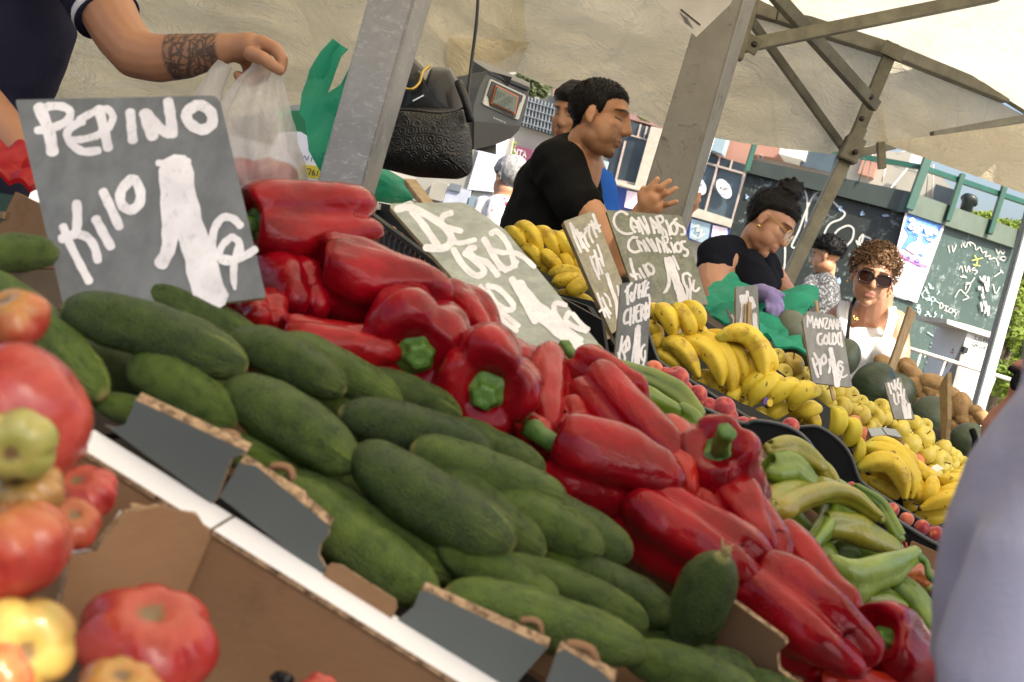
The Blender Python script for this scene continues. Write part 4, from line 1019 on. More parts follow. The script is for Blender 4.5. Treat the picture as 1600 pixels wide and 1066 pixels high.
# small divided card box and paper scrap among the apples
bx = empty('small_box', P(1382, 678, 2.05), 'little brown cardboard box with a grey lid among the apples', 'box')
T_ = P(1382, 672, 2.1); nrm = Vector((-.1, -.55, .85))
for k, q in enumerate((((1356, 670), (1376, 668), (1384, 679), (1362, 682)), ((1378, 668), (1400, 671), (1410, 684), (1386, 679)))):
    pl_ = Plane(T_, nrm); obj('lid', panel_bm([pl_(x, y, .004) for x, y in q], nrm, .003), simple('grey_lid', (.30, .34, .36), .4) if 'grey_lid' not in MATS else MATS['grey_lid'], bx, smooth=False)
    MATS['grey_lid'] = bpy.data.materials['grey_lid']
pl_ = Plane(T_, Vector((-.6, -1, .2))); obj('box_side', panel_bm([pl_(x, y) for x, y in ((1356, 671), (1362, 683), (1408, 688), (1408, 700), (1352, 690))], pl_.n, .02), MATS['cardboard'], bx, smooth=False)
pl_ = Plane(P(1460, 735, 2.0), Vector((-.1, -.6, .8))); obj('paper_scrap', panel_bm([pl_(x, y) for x, y in ((1449, 734), (1464, 725), (1475, 732), (1462, 738), (1452, 740))], pl_.n, .001), simple('paper', (.75, .72, .66), .7), None, 'white paper scrap lying on the apples', 'paper', smooth=False)
# ================================================================== PRICE BOARDS
def m_board(name, c1, c2, worn):
    m = M(name); nz = m.noise(9, 6, .65); c = m.ramp(nz, [(.3, c1), (.7, c2)])
    st = m.noise(5, 4, .6, m.scale(m.tc(), (9, 9, 1))); c = m.mix(m.ramp(st, [(.40, 0), (.75, .6)]), c, tuple(min(1, v * 1.6) for v in c2))
    wn = m.noise(130, 4, .7); c = m.mix(m.ramp(wn, [(.60 - worn * .2, 0), (.70 - worn * .1, .65 * worn + .1)]), c, (.38, .33, .20))
    m.set(Base_Color=c, Roughness=.6); m.bump(m.noise(80, 3), .15, .001)
m_board('slate_paint', (.085, .095, .10), (.125, .135, .14), .0)
m_board('sage_paint', (.20, .225, .195), (.29, .315, .275), .1)
m_board('worn_green_paint', (.125, .14, .105), (.19, .205, .155), .5)
m_board('bare_worn_paint', (.17, .165, .125), (.26, .245, .19), .9)
m_board('grey_board_paint', (.15, .155, .15), (.21, .215, .205), .05)
def m_wood():
    m = M('raw_wood'); g = m.noise(7, 5, .6, m.scale(m.tc(), (14, 14, 1.5))); c = m.ramp(g, [(.3, (.27, .18, .09)), (.7, (.46, .35, .20))])
    m.set(Base_Color=c, Roughness=.75); m.bump(g, .3, .001)
m_wood()
simple('plywood_edge', (.36, .26, .13), .8, nz=.25, sc=60)
def m_chalk():
    m = M('white_brush_paint'); g = m.noise(24, 4, .6, m.scale(m.tc(), (1, 1, 1))); g2 = m.noise(110, 4, .75, m.scale(m.tc(), (1.6, 1.6, .35)))
    c = m.ramp(g, [(.3, (.60, .58, .60)), (.65, (.80, .78, .79))]); c = m.mix(m.ramp(g2, [(.55, 0), (.70, .6)]), c, (.36, .36, .35))
    m.set(Base_Color=c, Roughness=.65); m.bump(g2, .15, .0006)
m_chalk()
def sign(pl, outline, mat, strokes, wpx, label, thick=.005, rad=5, stick=None, wood='raw_wood', side=None, stroke_off=.0002, grp='hand-painted price boards'):
    """outline px; strokes: list of polylines (already px) ; stick: list of ((x0,y0),(x1,y1),width px, off)"""
    pp = round_poly(outline, rad); W = [pl(x, y) for x, y in pp]; c = sum(W, Vector()) / len(W)
    e = empty('price_board', c, label, 'price board', grp)
    bm = panel_bm(W, pl.n, thick); bm.normal_update()
    for f in bm.faces: f.material_index = 0 if f.normal.dot(pl.n) > .9 else 1
    obj('board', bm, [MATS[mat], MATS['plywood_edge']], e, smooth=False)
    if strokes:
        bm = bmesh.new()
        for k, s in enumerate(strokes):
            w_ = wpx
            if isinstance(s, dict): w_ = s['w']; s = s['p']
            stroke(pl, s, w_, stroke_off + .00003 * k, 0, bm, seed=k)
        obj('lettering', bm, MATS['white_brush_paint'], e, smooth=False)
    for (a, b, w_, off) in (stick or []):
        A, B = pl(*a, off), pl(*b, off); obj('stick', bar(A, B, px_m(w_, A), px_m(w_, A) * .5, None, up=pl.n, bev=.0008), MATS[wood], e, smooth=False)
    return e
def T(x0, y0, sc, S):
    out = []
    for s in S:
        if isinstance(s, dict): out.append({'w': s['w'] / sc, 'p': [q[:2] + tuple(v / sc for v in q[2:]) for q in Z(x0, y0, sc, s['p'])]})
        else: out.append(Z(x0, y0, sc, s))
    return out
# ---- PEPINO kilo 1 euro ; crop origin (0,140) scale 3.0465
S1 = [
 # P
 {'w': 58, 'p': [(185, 82), (232, 195), (250, 300)]}, {'w': 40, 'p': [(180, 100), (235, 80), (300, 82), (335, 108), (318, 150), (250, 182), (175, 195)]},
 # E
 {'w': 40, 'p': [(395, 150), (345, 175), (318, 215), (350, 268), (400, 296), (470, 290)]}, {'w': 34, 'p': [(345, 240), (400, 236), (455, 222)]}, {'w': 36, 'p': [(375, 145), (440, 110), (480, 92)]},
 # P
 {'w': 48, 'p': [(470, 90), (490, 170), (515, 280)]}, {'w': 36, 'p': [(470, 105), (510, 92), (538, 130), (518, 180), (480, 208), (450, 225)]},
 # I
 {'w': 46, 'p': [(620, 105), (626, 180), (632, 245)]},
 # N
 {'w': 58, 'p': [(690, 110), (706, 170), (728, 225)]}, {'w': 50, 'p': [(700, 115), (755, 180), (806, 212)]}, {'w': 52, 'p': [(800, 55), (812, 130), (822, 215)]},
 # O
 {'w': 52, 'p': [(930, 78), (888, 110), (902, 160), (960, 192), (1008, 165), (1005, 110), (960, 76), (925, 78)]},
 # K
 {'w': 46, 'p': [(365, 540), (368, 620), (362, 690)]}, {'w': 40, 'p': [(300, 650), (330, 730), (385, 840), (425, 915)]}, {'w': 42, 'p': [(290, 712), (350, 690), (410, 700), (450, 750), (465, 815)]},
 # I, L
 {'w': 46, 'p': [(455, 615), (495, 690), (528, 750)]}, {'w': 46, 'p': [(490, 485), (530, 570), (568, 655)]},
 # O
 {'w': 48, 'p': [(620, 430), (578, 480), (575, 540), (618, 574), (662, 545), (668, 485), (640, 430), (615, 432)]},
 # 1
 {'w': 130, 'p': [(838, 360, 150), (870, 520, 135), (916, 690, 135), (962, 850, 150), (1004, 1000, 165)]}, {'w': 90, 'p': [(800, 380, 90), (806, 540, 84), (810, 690, 80), (798, 770, 66), (764, 832, 66)]},
 {'w': 30, 'p': [(750, 350), (850, 350), (900, 340)]},
 # euro-like G
 {'w': 38, 'p': [(1145, 650), (1110, 615), (1060, 610), (1022, 660), (1010, 730), (1015, 800)]}, {'w': 34, 'p': [(1105, 700), (1060, 740), (1042, 800), (1090, 822), (1140, 790), (1140, 730), (1105, 700)]},
 {'w': 38, 'p': [(1040, 800), (1110, 810), (1170, 790), (1215, 760)]}, {'w': 34, 'p': [(1140, 730), (1115, 830), (1112, 900), (1118, 950, 16)]},
]
pl1 = Plane.tri(P(25, 158, .98), P(345, 150, 1.02), P(97, 470, .93))
sign(pl1, [(24, 156), (342, 149), (416, 465), (250, 484), (98, 474)], 'slate_paint', T(0, 140, 3.0465, S1), 40,
     'dark grey board reading PEPINO KILO 1 in thick white brush strokes, standing in the cucumbers', rad=[4, 14, 5, 0, 4], stick=[((262, 470), (285, 560), 22, -.008)])
# ---- DE ASAR kilo 1 ; crop (590,300) scale 3.675
S2 = [
 {'w': 44, 'p': [(110, 100), (190, 90), (330, 160), (410, 230), (420, 290), (370, 325), (275, 320)]}, {'w': 42, 'p': [(200, 110), (270, 200), (345, 310)]},
 {'w': 34, 'p': [(425, 120), (375, 140), (370, 190), (440, 215), (480, 225)]}, {'w': 30, 'p': [(420, 240), (450, 290), (500, 290), (560, 275)]},
 {'w': 38, 'p': [(435, 330), (490, 420), (560, 480), (610, 465), (590, 420), (500, 350)]}, {'w': 36, 'p': [(560, 320), (520, 330), (560, 380), (620, 400), (660, 440), (690, 480)]},
 {'w': 38, 'p': [(610, 270), (650, 340), (700, 420), (740, 450)]}, {'w': 34, 'p': [(650, 240), (680, 225), (720, 260), (760, 330), (790, 430)]}, {'w': 30, 'p': [(650, 330), (720, 350), (770, 345), (830, 370), (900, 430)]}, {'w': 30, 'p': [(700, 440), (760, 440), (800, 400)]},
 {'w': 40, 'p': [(450, 530), (540, 630), (650, 740), (760, 830), (830, 900)]}, {'w': 34, 'p': [(530, 660), (620, 720), (700, 790)]}, {'w': 30, 'p': [(590, 540), (680, 660), (810, 770)]}, {'w': 28, 'p': [(600, 620), (700, 720), (800, 800)]},
 {'w': 34, 'p': [(630, 540), (700, 560), (780, 650), (750, 680), (680, 640), (635, 570)]},
 {'w': 90, 'p': [(810, 530, 70), (880, 640, 90), (980, 730, 95), (1080, 820, 90), (1160, 900, 80)]}, {'w': 44, 'p': [(770, 500), (830, 600), (905, 745)]},
 {'w': 32, 'p': [(1080, 650), (1020, 640), (1020, 700), (1090, 790), (1170, 850)]}, {'w': 30, 'p': [(1100, 690), (1080, 740), (1140, 780), (1200, 800)]}, {'w': 28, 'p': [(1120, 700), (1170, 760), (1210, 790)]},
]
pl2 = Plane.tri(P(612, 325, 1.50), P(740, 320, 1.58), P(835, 568, 1.22))
sign(pl2, [(604, 318), (728, 316), (790, 360), (938, 540), (830, 573)], 'sage_paint', T(590, 300, 3.675, S2), 40, 'pale grey-green board with smeared white letters and a 1, leaning over the red peppers', rad=[14, 14, 0, 8, 3],
     stick=[((640, 284), (690, 350), 20, -.007), ((874, 560), (918, 612), 20, -.007)])
# ---- NECTARINA ; crop (870,320) scale 5.924
S3 = [
 {'w': 26, 'p': [(125, 170), (165, 300), (225, 440)]}, {'w': 26, 'p': [(130, 180), (190, 280), (290, 430)]}, {'w': 24, 'p': [(185, 230), (210, 300), (240, 400)]},
 {'w': 24, 'p': [(205, 270), (225, 262), (232, 300), (214, 330), (260, 400)]}, {'w': 24, 'p': [(275, 240), (255, 280), (270, 340), (300, 390)]}, {'w': 22, 'p': [(300, 180), (300, 270), (335, 350)]}, {'w': 22, 'p': [(260, 230), (310, 190), (340, 180)]}, {'w': 24, 'p': [(320, 150), (340, 230), (370, 300)]}, {'w': 26, 'p': [(335, 90), (365, 170), (400, 250)]}, {'w': 22, 'p': [(355, 130), (350, 220), (400, 190)]},
 {'w': 22, 'p': [(310, 480), (345, 580), (395, 690)]}, {'w': 22, 'p': [(330, 490), (360, 470), (370, 540), (395, 650)]}, {'w': 22, 'p': [(345, 420), (380, 520), (425, 640)]}, {'w': 20, 'p': [(375, 370), (410, 470), (435, 570)]}, {'w': 22, 'p': [(365, 520), (400, 500), (430, 560)]},
 {'w': 34, 'p': [(465, 640), (500, 760), (550, 900), (565, 1050)]}, {'w': 22, 'p': [(375, 820), (410, 920), (450, 1040)]}, {'w': 22, 'p': [(395, 990), (440, 960), (490, 1050)]}, {'w': 22, 'p': [(420, 860), (460, 950), (500, 1010)]}, {'w': 20, 'p': [(440, 820), (480, 870), (500, 940)]}, {'w': 20, 'p': [(560, 750), (570, 800), (575, 840)]},
]
pl3 = Plane.tri(P(885, 350, 1.99), P(930, 330, 2.03), P(965, 520, 1.92))
sign(pl3, [(880, 346), (928, 329), (972, 440), (968, 512), (956, 522)], 'bare_worn_paint', T(870, 320, 5.924, S3), 22, 'narrow worn board with small white lettering, bare wood showing through', thick=.010, rad=[3, 7, 0, 0, 3], stick=[((941, 505), (950, 530), 7, -.012)])
# ---- CANARIOS CANARIOS kilo 1
S4 = [
 {'w': 24, 'p': [(655, 90), (600, 62), (545, 90), (528, 160), (565, 230), (630, 268), (700, 265)]}, {'w': 28, 'p': [(690, 130), (690, 200), (725, 255)]}, {'w': 26, 'p': [(690, 120), (745, 180), (765, 250)]}, {'w': 22, 'p': [(700, 200), (750, 215)]},
 {'w': 26, 'p': [(740, 150), (770, 200), (800, 270)]}, {'w': 26, 'p': [(755, 120), (800, 190), (850, 270)]}, {'w': 26, 'p': [(800, 110), (835, 190), (855, 260)]},
 {'w': 26, 'p': [(865, 120), (890, 200), (905, 265)]}, {'w': 26, 'p': [(870, 130), (925, 190), (950, 260)]}, {'w': 24, 'p': [(885, 205), (935, 215)]}, {'w': 26, 'p': [(920, 110), (950, 190), (985, 280)]}, {'w': 24, 'p': [(920, 115), (965, 105), (985, 150), (950, 180), (1000, 240), (1020, 285)]},
 {'w': 24, 'p': [(1010, 145), (1035, 215), (1050, 280)]}, {'w': 26, 'p': [(1075, 165), (1050, 200), (1065, 260), (1100, 270), (1115, 215), (1090, 165)]}, {'w': 24, 'p': [(1110, 130), (1085, 150), (1130, 190), (1175, 215), (1185, 270), (1150, 275)]},
 # second row
 {'w': 26, 'p': [(745, 305), (700, 305), (665, 350), (670, 410), (720, 440), (770, 425)]}, {'w': 24, 'p': [(745, 330), (760, 380), (790, 430)]}, {'w': 24, 'p': [(740, 330), (800, 370), (830, 430)]}, {'w': 24, 'p': [(800, 330), (830, 380), (860, 430)]}, {'w': 26, 'p': [(830, 310), (870, 370), (910, 430)]}, {'w': 24, 'p': [(870, 320), (905, 380), (925, 430)]},
 {'w': 26, 'p': [(925, 310), (940, 380), (960, 440)]}, {'w': 22, 'p': [(930, 320), (975, 360), (1000, 440)]}, {'w': 24, 'p': [(975, 300), (1000, 360), (1030, 445)]}, {'w': 22, 'p': [(975, 300), (1020, 300), (1025, 345), (1000, 370), (1060, 440)]}, {'w': 22, 'p': [(1055, 350), (1075, 400), (1090, 445)]}, {'w': 14, 'p': [(1055, 305), (1062, 315)]},
 {'w': 26, 'p': [(1120, 350), (1095, 380), (1110, 430), (1145, 430), (1150, 380), (1120, 350)]}, {'w': 26, 'p': [(1190, 340), (1150, 350), (1170, 400), (1210, 425), (1205, 470), (1175, 470)]},
 # kilo
 {'w': 28, 'p': [(680, 500), (700, 590), (735, 690)]}, {'w': 24, 'p': [(680, 640), (710, 665), (740, 640)]}, {'w': 24, 'p': [(765, 590), (790, 640), (815, 675)]}, {'w': 22, 'p': [(755, 640), (780, 680)]}, {'w': 26, 'p': [(800, 560), (830, 620), (850, 660)]}, {'w': 26, 'p': [(845, 545), (820, 570), (850, 630), (890, 640), (895, 590), (850, 545)]},
 # 1
 {'w': 70, 'p': [(1040, 500, 60), (1075, 600, 70), (1110, 720, 75), (1150, 830, 85), (1165, 905, 90)]}, {'w': 32, 'p': [(1005, 495), (1030, 620), (1040, 720), (1015, 790), (990, 815, 18)]}, {'w': 22, 'p': [(1075, 475), (1110, 550), (1130, 600)]},
 {'w': 26, 'p': [(1240, 660), (1210, 635), (1170, 650), (1175, 720), (1215, 790), (1240, 810)]}, {'w': 24, 'p': [(1225, 680), (1240, 760), (1235, 850), (1240, 910)]}, {'w': 24, 'p': [(1270, 700), (1260, 780), (1290, 800), (1320, 770)]}, {'w': 24, 'p': [(1200, 750), (1210, 830), (1200, 910)]},
]
pl4 = Plane.tri(P(950, 330, 2.22), P(1065, 335, 2.26), P(990, 475, 2.16))
sign(pl4, [(947, 328), (1064, 337), (1107, 476), (1010, 476), (985, 440)], 'worn_green_paint', T(870, 320, 5.924, S4), 24, 'square green board reading CANARIOS twice above KILO 1', thick=.007, rad=[4, 4, 3, 0, 0], stick=[((1042, 474), (1062, 522), 9, -.008)])
# ---- TOMATE CHERRY ; crop (930,430) scale 6.27
S5 = [
 {'w': 24, 'p': [(295, 165), (330, 110), (360, 75)]}, {'w': 28, 'p': [(320, 110), (315, 200), (322, 285)]}, {'w': 24, 'p': [(355, 170), (345, 220), (360, 260), (375, 200), (355, 170)]}, {'w': 24, 'p': [(405, 90), (385, 180), (375, 250)]}, {'w': 24, 'p': [(370, 180), (385, 230)]},
 {'w': 26, 'p': [(435, 90), (425, 160), (428, 225)]}, {'w': 22, 'p': [(430, 170), (455, 150), (455, 215)]}, {'w': 26, 'p': [(460, 90), (500, 55)]}, {'w': 26, 'p': [(480, 80), (470, 150), (480, 210)]}, {'w': 22, 'p': [(525, 70), (500, 120), (495, 200), (525, 190)]}, {'w': 20, 'p': [(495, 135), (525, 120)]},
 {'w': 26, 'p': [(325, 335), (295, 365), (282, 430), (290, 475), (325, 460)]}, {'w': 24, 'p': [(350, 320), (345, 400), (342, 490)]}, {'w': 24, 'p': [(385, 310), (378, 400), (372, 470)]}, {'w': 18, 'p': [(350, 400), (380, 390)]}, {'w': 24, 'p': [(410, 300), (400, 380), (405, 455), (435, 445)]}, {'w': 18, 'p': [(405, 370), (430, 350)]}, {'w': 18, 'p': [(415, 300), (440, 285)]},
 {'w': 24, 'p': [(455, 290), (448, 370), (452, 450)]}, {'w': 20, 'p': [(455, 290), (480, 310), (460, 360), (485, 430)]}, {'w': 24, 'p': [(500, 270), (490, 360), (495, 440)]}, {'w': 20, 'p': [(500, 280), (515, 310), (500, 350), (515, 420)]}, {'w': 20, 'p': [(525, 190), (535, 250), (528, 330), (525, 410)]},
 {'w': 24, 'p': [(265, 600), (250, 700), (235, 800), (240, 860)]}, {'w': 22, 'p': [(300, 640), (265, 720), (290, 800), (285, 860)]}, {'w': 22, 'p': [(225, 760), (245, 840)]}, {'w': 26, 'p': [(320, 600), (300, 670), (315, 740), (335, 690), (325, 610)]}, {'w': 22, 'p': [(300, 690), (295, 760)]},
 {'w': 54, 'p': [(425, 500, 44), (418, 620, 54), (412, 760, 58), (405, 930, 60)]}, {'w': 24, 'p': [(400, 520), (390, 650), (370, 780), (355, 890, 14)]},
 {'w': 24, 'p': [(485, 680), (455, 720), (450, 790), (470, 840), (490, 800)]}, {'w': 20, 'p': [(490, 740), (485, 830), (460, 900), (450, 970)]}, {'w': 18, 'p': [(430, 900), (470, 880), (495, 920)]},
]
pl5 = Plane.tri(P(970, 445, 1.66), P(1018, 436, 1.68), P(962, 570, 1.62))
sign(pl5, [(971, 443), (1018, 436), (1010, 592), (985, 586), (960, 570)], 'slate_paint', T(930, 430, 6.27, S5), 22, 'narrow dark board reading TOMATE CHERRY KILO 1 in the middle', rad=[2, 2, 0, 0, 0])
# ---- plain board seen beside its slats
S6 = [{'w': 30, 'p': [(120, 140), (135, 230), (110, 380)]}, {'w': 24, 'p': [(120, 150), (150, 140), (150, 190), (125, 210)]}, {'w': 22, 'p': [(160, 110), (162, 140)]}, {'w': 24, 'p': [(180, 150), (195, 220)]}, {'w': 20, 'p': [(190, 150), (210, 210)]}, {'w': 30, 'p': [(210, 260), (215, 340), (240, 430)]}]
pl6 = Plane.tri(P(1150, 447, 2.42), P(1184, 446, 2.44), P(1150, 520, 2.40))
sign(pl6, [(1150, 448), (1184, 446), (1187, 534), (1176, 530), (1150, 522)], 'grey_board_paint', T(1130, 430, 4.263, S6), 24, 'upright grey-green board with a brown slat nailed on its face behind the arched bananas', thick=.007, rad=2, stick=[((1171, 472), (1170, 530), 7, .008), ((1165, 475), (1163, 530), 4, .006)])
pl6b = Plane.tri(P(1134, 482, 2.48), P(1150, 492, 2.47), P(1148, 524, 2.45))
sign(pl6b, [(1134, 481), (1152, 496), (1152, 525), (1149, 524)], 'grey_board_paint', [[(1143, 492), (1147, 500), (1145, 508)]], 3, 'small grey board tilted behind the upright one with the slat', thick=.006, rad=1)
# ---- MANZANA GOLDEN ; crop (1130,430) scale 4.263
S7 = [
 {'w': 11, 'p': [(562, 345), (563, 265), (580, 320), (592, 268), (600, 350)]}, {'w': 11, 'p': [(606, 352), (618, 285), (634, 354)]}, {'w': 9, 'p': [(612, 328), (630, 330)]}, {'w': 11, 'p': [(640, 352), (642, 285), (664, 352), (665, 288)]}, {'w': 11, 'p': [(672, 290), (696, 290), (676, 352), (700, 354)]}, {'w': 11, 'p': [(704, 358), (714, 290), (728, 360)]}, {'w': 9, 'p': [(708, 334), (724, 336)]}, {'w': 11, 'p': [(734, 358), (736, 292), (756, 360), (758, 294)]}, {'w': 11, 'p': [(764, 362), (775, 296), (792, 366)]}, {'w': 9, 'p': [(770, 338), (786, 340)]},
 {'w': 17, 'p': [(655, 390), (632, 400), (632, 450), (658, 462), (662, 430)]}, {'w': 15, 'p': [(680, 400), (668, 440), (690, 460), (698, 420), (682, 400)]}, {'w': 15, 'p': [(705, 385), (708, 455), (725, 455)]}, {'w': 16, 'p': [(730, 390), (732, 460), (755, 440), (745, 395), (728, 390)]}, {'w': 14, 'p': [(768, 385), (762, 430), (775, 465)]}, {'w': 16, 'p': [(782, 380), (785, 430), (792, 475)]},
 {'w': 18, 'p': [(595, 555), (612, 620), (632, 680)]}, {'w': 17, 'p': [(605, 520), (640, 590), (650, 660)]}, {'w': 14, 'p': [(618, 600), (635, 570)]}, {'w': 14, 'p': [(640, 560), (652, 610)]}, {'w': 17, 'p': [(672, 530), (655, 560), (668, 595), (686, 570), (675, 530)]},
 {'w': 34, 'p': [(714, 490, 30), (735, 590, 34), (752, 670, 38), (760, 735, 40)]}, {'w': 16, 'p': [(705, 560), (712, 610), (705, 650)]},
 {'w': 16, 'p': [(795, 585), (772, 575), (765, 620), (785, 650), (798, 620), (780, 600)]}, {'w': 14, 'p': [(760, 650), (795, 680), (825, 665)]}, {'w': 14, 'p': [(790, 650), (775, 700)]},
]
pl7 = Plane.tri(P(1258, 488, 2.30), P(1305, 495, 2.33), P(1270, 590, 2.26))
sign(pl7, [(1254, 500), (1262, 486), (1302, 492), (1316, 510), (1332, 606), (1270, 598)], 'grey_board_paint', T(1130, 430, 4.263, S7), 16, 'grey-green board with cut corners reading MANZANA GOLDEN KILO 1', rad=[2, 3, 3, 3, 4, 5], stick=[((1275, 470), (1279, 500), 6, -.007), ((1297, 600), (1303, 626), 6, -.007)])
# ---- AGUACATE board ; crop (1130,430)
S8 = [{'w': 14, 'p': a} for a in ([(1100, 720), (1120, 790)], [(1120, 720), (1135, 760)], [(1140, 700), (1150, 770)], [(1165, 690), (1160, 740), (1175, 760)], [(1135, 790), (1145, 850), (1160, 860)], [(1160, 780), (1170, 850)], [(1180, 720), (1185, 780)], [(1185, 780), (1195, 840)], [(1165, 800), (1190, 800)], [(1205, 760), (1205, 820), (1220, 850)])] + [{'w': 30, 'p': [(1200, 850), (1220, 950)]}, {'w': 24, 'p': [(1235, 860), (1245, 950)]}]
pl8 = Plane.tri(P(1383, 600, 2.32), P(1408, 590, 2.33), P(1400, 650, 2.30))
sign(pl8, [(1382, 599), (1407, 588), (1430, 655), (1398, 655)], 'grey_board_paint', T(1130, 430, 4.263, S8), 12, 'small tilted board with crowded white lettering between the watermelons', rad=1)
# ---- board seen edge-on, white brush marks
pl9 = Plane.tri(P(1474, 600, 2.36), P(1487, 580, 2.28), P(1476, 688, 2.34))
sign(pl9, [(1474, 604), (1479, 594), (1487, 582), (1487, 655), (1484, 688), (1476, 684)], 'grey_board_paint', [[(1480, 600), (1479, 640), (1480, 676)], [(1484, 610), (1484, 660)]], 4, 'board seen nearly edge-on beside the potatoes, smeared white', rad=1, thick=.008)
# ---- wooden slat standing in the potatoes
ws = obj('wooden_slat', panel_bm([P(1422, 478, 3.2), P(1432, 490, 3.22), P(1406, 560, 3.24), P(1396, 586, 3.2), P(1386, 584, 3.18), P(1408, 520, 3.2)], -FW, .02), MATS['raw_wood'], None, 'brown wooden slat standing in the potatoes in front of the woman in white', 'wooden slat', 'wood', smooth=False)
del ws['group']
# ================================================================== TENT, POSTS, BACKGROUND
def m_canvas(name, base, trans):
    m = M(name); nz = m.noise(1.3, 6, .6); fold = m.noise(3.2, 6, .72, m.scale(m.tc(), (1, 1, 2.2)), 1.2)
    c = m.ramp(nz, [(.3, tuple(v * .86 for v in base)), (.7, base)])
    st = m.noise(2.6, 6, .7, None, .8); c = m.mix(m.ramp(st, [(.60, 0), (.78, .42)]), c, tuple(b * q for b, q in zip(base, (.80, .62, .38))))
    weave = m.noise(300, 2, .5); c = m.mix(m.ramp(weave, [(.3, .0), (.8, .10)]), c, (.3, .27, .22))
    vein = m.n('ShaderNodeTexVoronoi', {'feature': 'DISTANCE_TO_EDGE'}, Scale=2.2, Vector=m.mix(.25, m.tc(), m.noise(3, 5).outputs['Color'])); c = m.mix(m.ramp(vein, [(.0, .14), (.03, 0)]), c, tuple(v * .45 for v in base))
    t = m.t; d = t.nodes.new('ShaderNodeBsdfDiffuse'); tr = t.nodes.new('ShaderNodeBsdfTranslucent'); mx = t.nodes.new('ShaderNodeMixShader')
    m.put(d.inputs[0], c); m.put(tr.inputs[0], c); mx.inputs[0].default_value = trans
    bp = t.nodes.new('ShaderNodeBump'); bp.inputs['Strength'].default_value = .9; bp.inputs['Distance'].default_value = .10 if 'tent' in name else .025
    ridge = m.math('ADD', m.math('ABSOLUTE', m.math('SUBTRACT', fold, .5)), m.math('MULTIPLY', m.noise(28, 5, .7), .06))
    m.put(bp.inputs['Height'], ridge)
    for n_ in (d, tr): t.links.new(bp.outputs[0], n_.inputs['Normal'])
    t.links.new(d.outputs[0], mx.inputs[1]); t.links.new(tr.outputs[0], mx.inputs[2]); t.links.new(mx.outputs[0], m.out.inputs[0])
m_canvas('tent_canvas', (.97, .87, .64), .50); m_canvas('roof_canvas', (.86, .79, .63), .55)
def cloth(name, rows, mat, parent, sub=8, rip=.012, seed=0):
    """rows of world points -> finely divided rippled sheet"""
    g = []
    for r in rows: g.append(smooth_path([tuple(p) for p in r], sub))
    cols = list(zip(*g)); G = [smooth_path(list(c), sub) for c in cols]
    R_ = []
    for i, c in enumerate(G):
        row = []
        for j, p in enumerate(c):
            v = Vector(p); d_ = noise.noise(v * 2.1 + Vector((seed, 0, 0))) * rip * 2 + abs(noise.noise(v * Vector((5, 5, 1.6)) + Vector((seed, 3, 0)))) * rip
            row.append(v + Vector((0, d_, d_ * .4)))
        R_.append(row)
    bm, _ = from_grid(R_); bmesh.ops.recalc_face_normals(bm, faces=bm.faces[:]); return obj(name, bm, MATS[mat], parent)
tent = empty('market_tent', (0, 3, 2.4), 'cream canvas market tent over the stall with grey metal scissor frame', 'tent')
# hanging edge all round the far side (top px, bottom px, depth)
val = [((700, -160), (760, 122), 4.75), ((790, -120), (800, 110), 4.65), ((860, -110), (850, 131), 4.6), ((950, -90), (960, 166), 4.5), ((1060, -50), (1045, 200), 4.4), ((1180, 10), (1160, 222), 4.3), ((1290, 46), (1230, 232), 4.45), ((1398, 80), (1292, 241), 4.6)]
cloth('hanging_edge', [[P(*a, d), P((a[0] + b[0]) / 2 + 3, (a[1] + b[1]) / 2, d + .03), P(*b, d)] for a, b, d in val], 'tent_canvas', tent, 6, .02, 3)
val2 = [((1380, 74), (1370, 224), 4.64), ((1470, 112), (1450, 240), 4.8), ((1600, 180), (1520, 268), 5.1), ((1690, 220), (1600, 303), 5.3), ((1800, 270), (1720, 350), 5.5)]
cloth('hanging_edge', [[P(*a, d), P((a[0] + b[0]) / 2, (a[1] + b[1]) / 2, d + .05), P(*b, d)] for a, b, d in val2], 'tent_canvas', tent, 6, .02, 5)
cloth('hanging_edge', [[P(1398, 78, 4.64), P(1345, 150, 4.66), P(1290, 241, 4.66)], [P(1400, 82, 4.66), P(1380, 150, 4.7), P(1386, 223, 4.66)]], 'tent_canvas', tent, 5, .01, 7)
# lower stained flap at the right
cloth('stained_flap', [[P(1385, 220, 4.5), P(1382, 226, 4.5)], [P(1460, 214, 4.3), P(1480, 262, 4.3)], [P(1600, 192, 4.1), P(1600, 304, 4.1)], [P(1760, 160, 3.9), P(1740, 360, 3.9)]], 'tent_canvas', tent, 6, .02, 9)
# rear curtain at the vendors' side
cur = [((-260, -260), (-200, 330), 2.9), ((-60, -240), (-20, 300), 3.0), ((110, -220), (105, 262), 3.15), ((270, -210), (270, 212), 3.3), ((430, -200), (428, 173), 3.45), ((560, -190), (560, 160), 3.75), ((680, -180), (690, 146), 4.2), ((820, -60), (826, 70), 4.62)]
cloth('rear_curtain', [[P(*a, d), P((a[0] + b[0]) / 2, (a[1] + b[1]) / 2, d + .06), P(*b, d)] for a, b, d in cur], 'tent_canvas', tent, 7, .035, 1)
cloth('curtain_corner', [[P(690, 146, 4.25), P(760, 122, 4.4), P(806, 112, 4.6)], [P(700, 60, 4.2), P(770, 62, 4.4), P(828, 66, 4.62)]], 'tent_canvas', tent, 4, .01, 2)
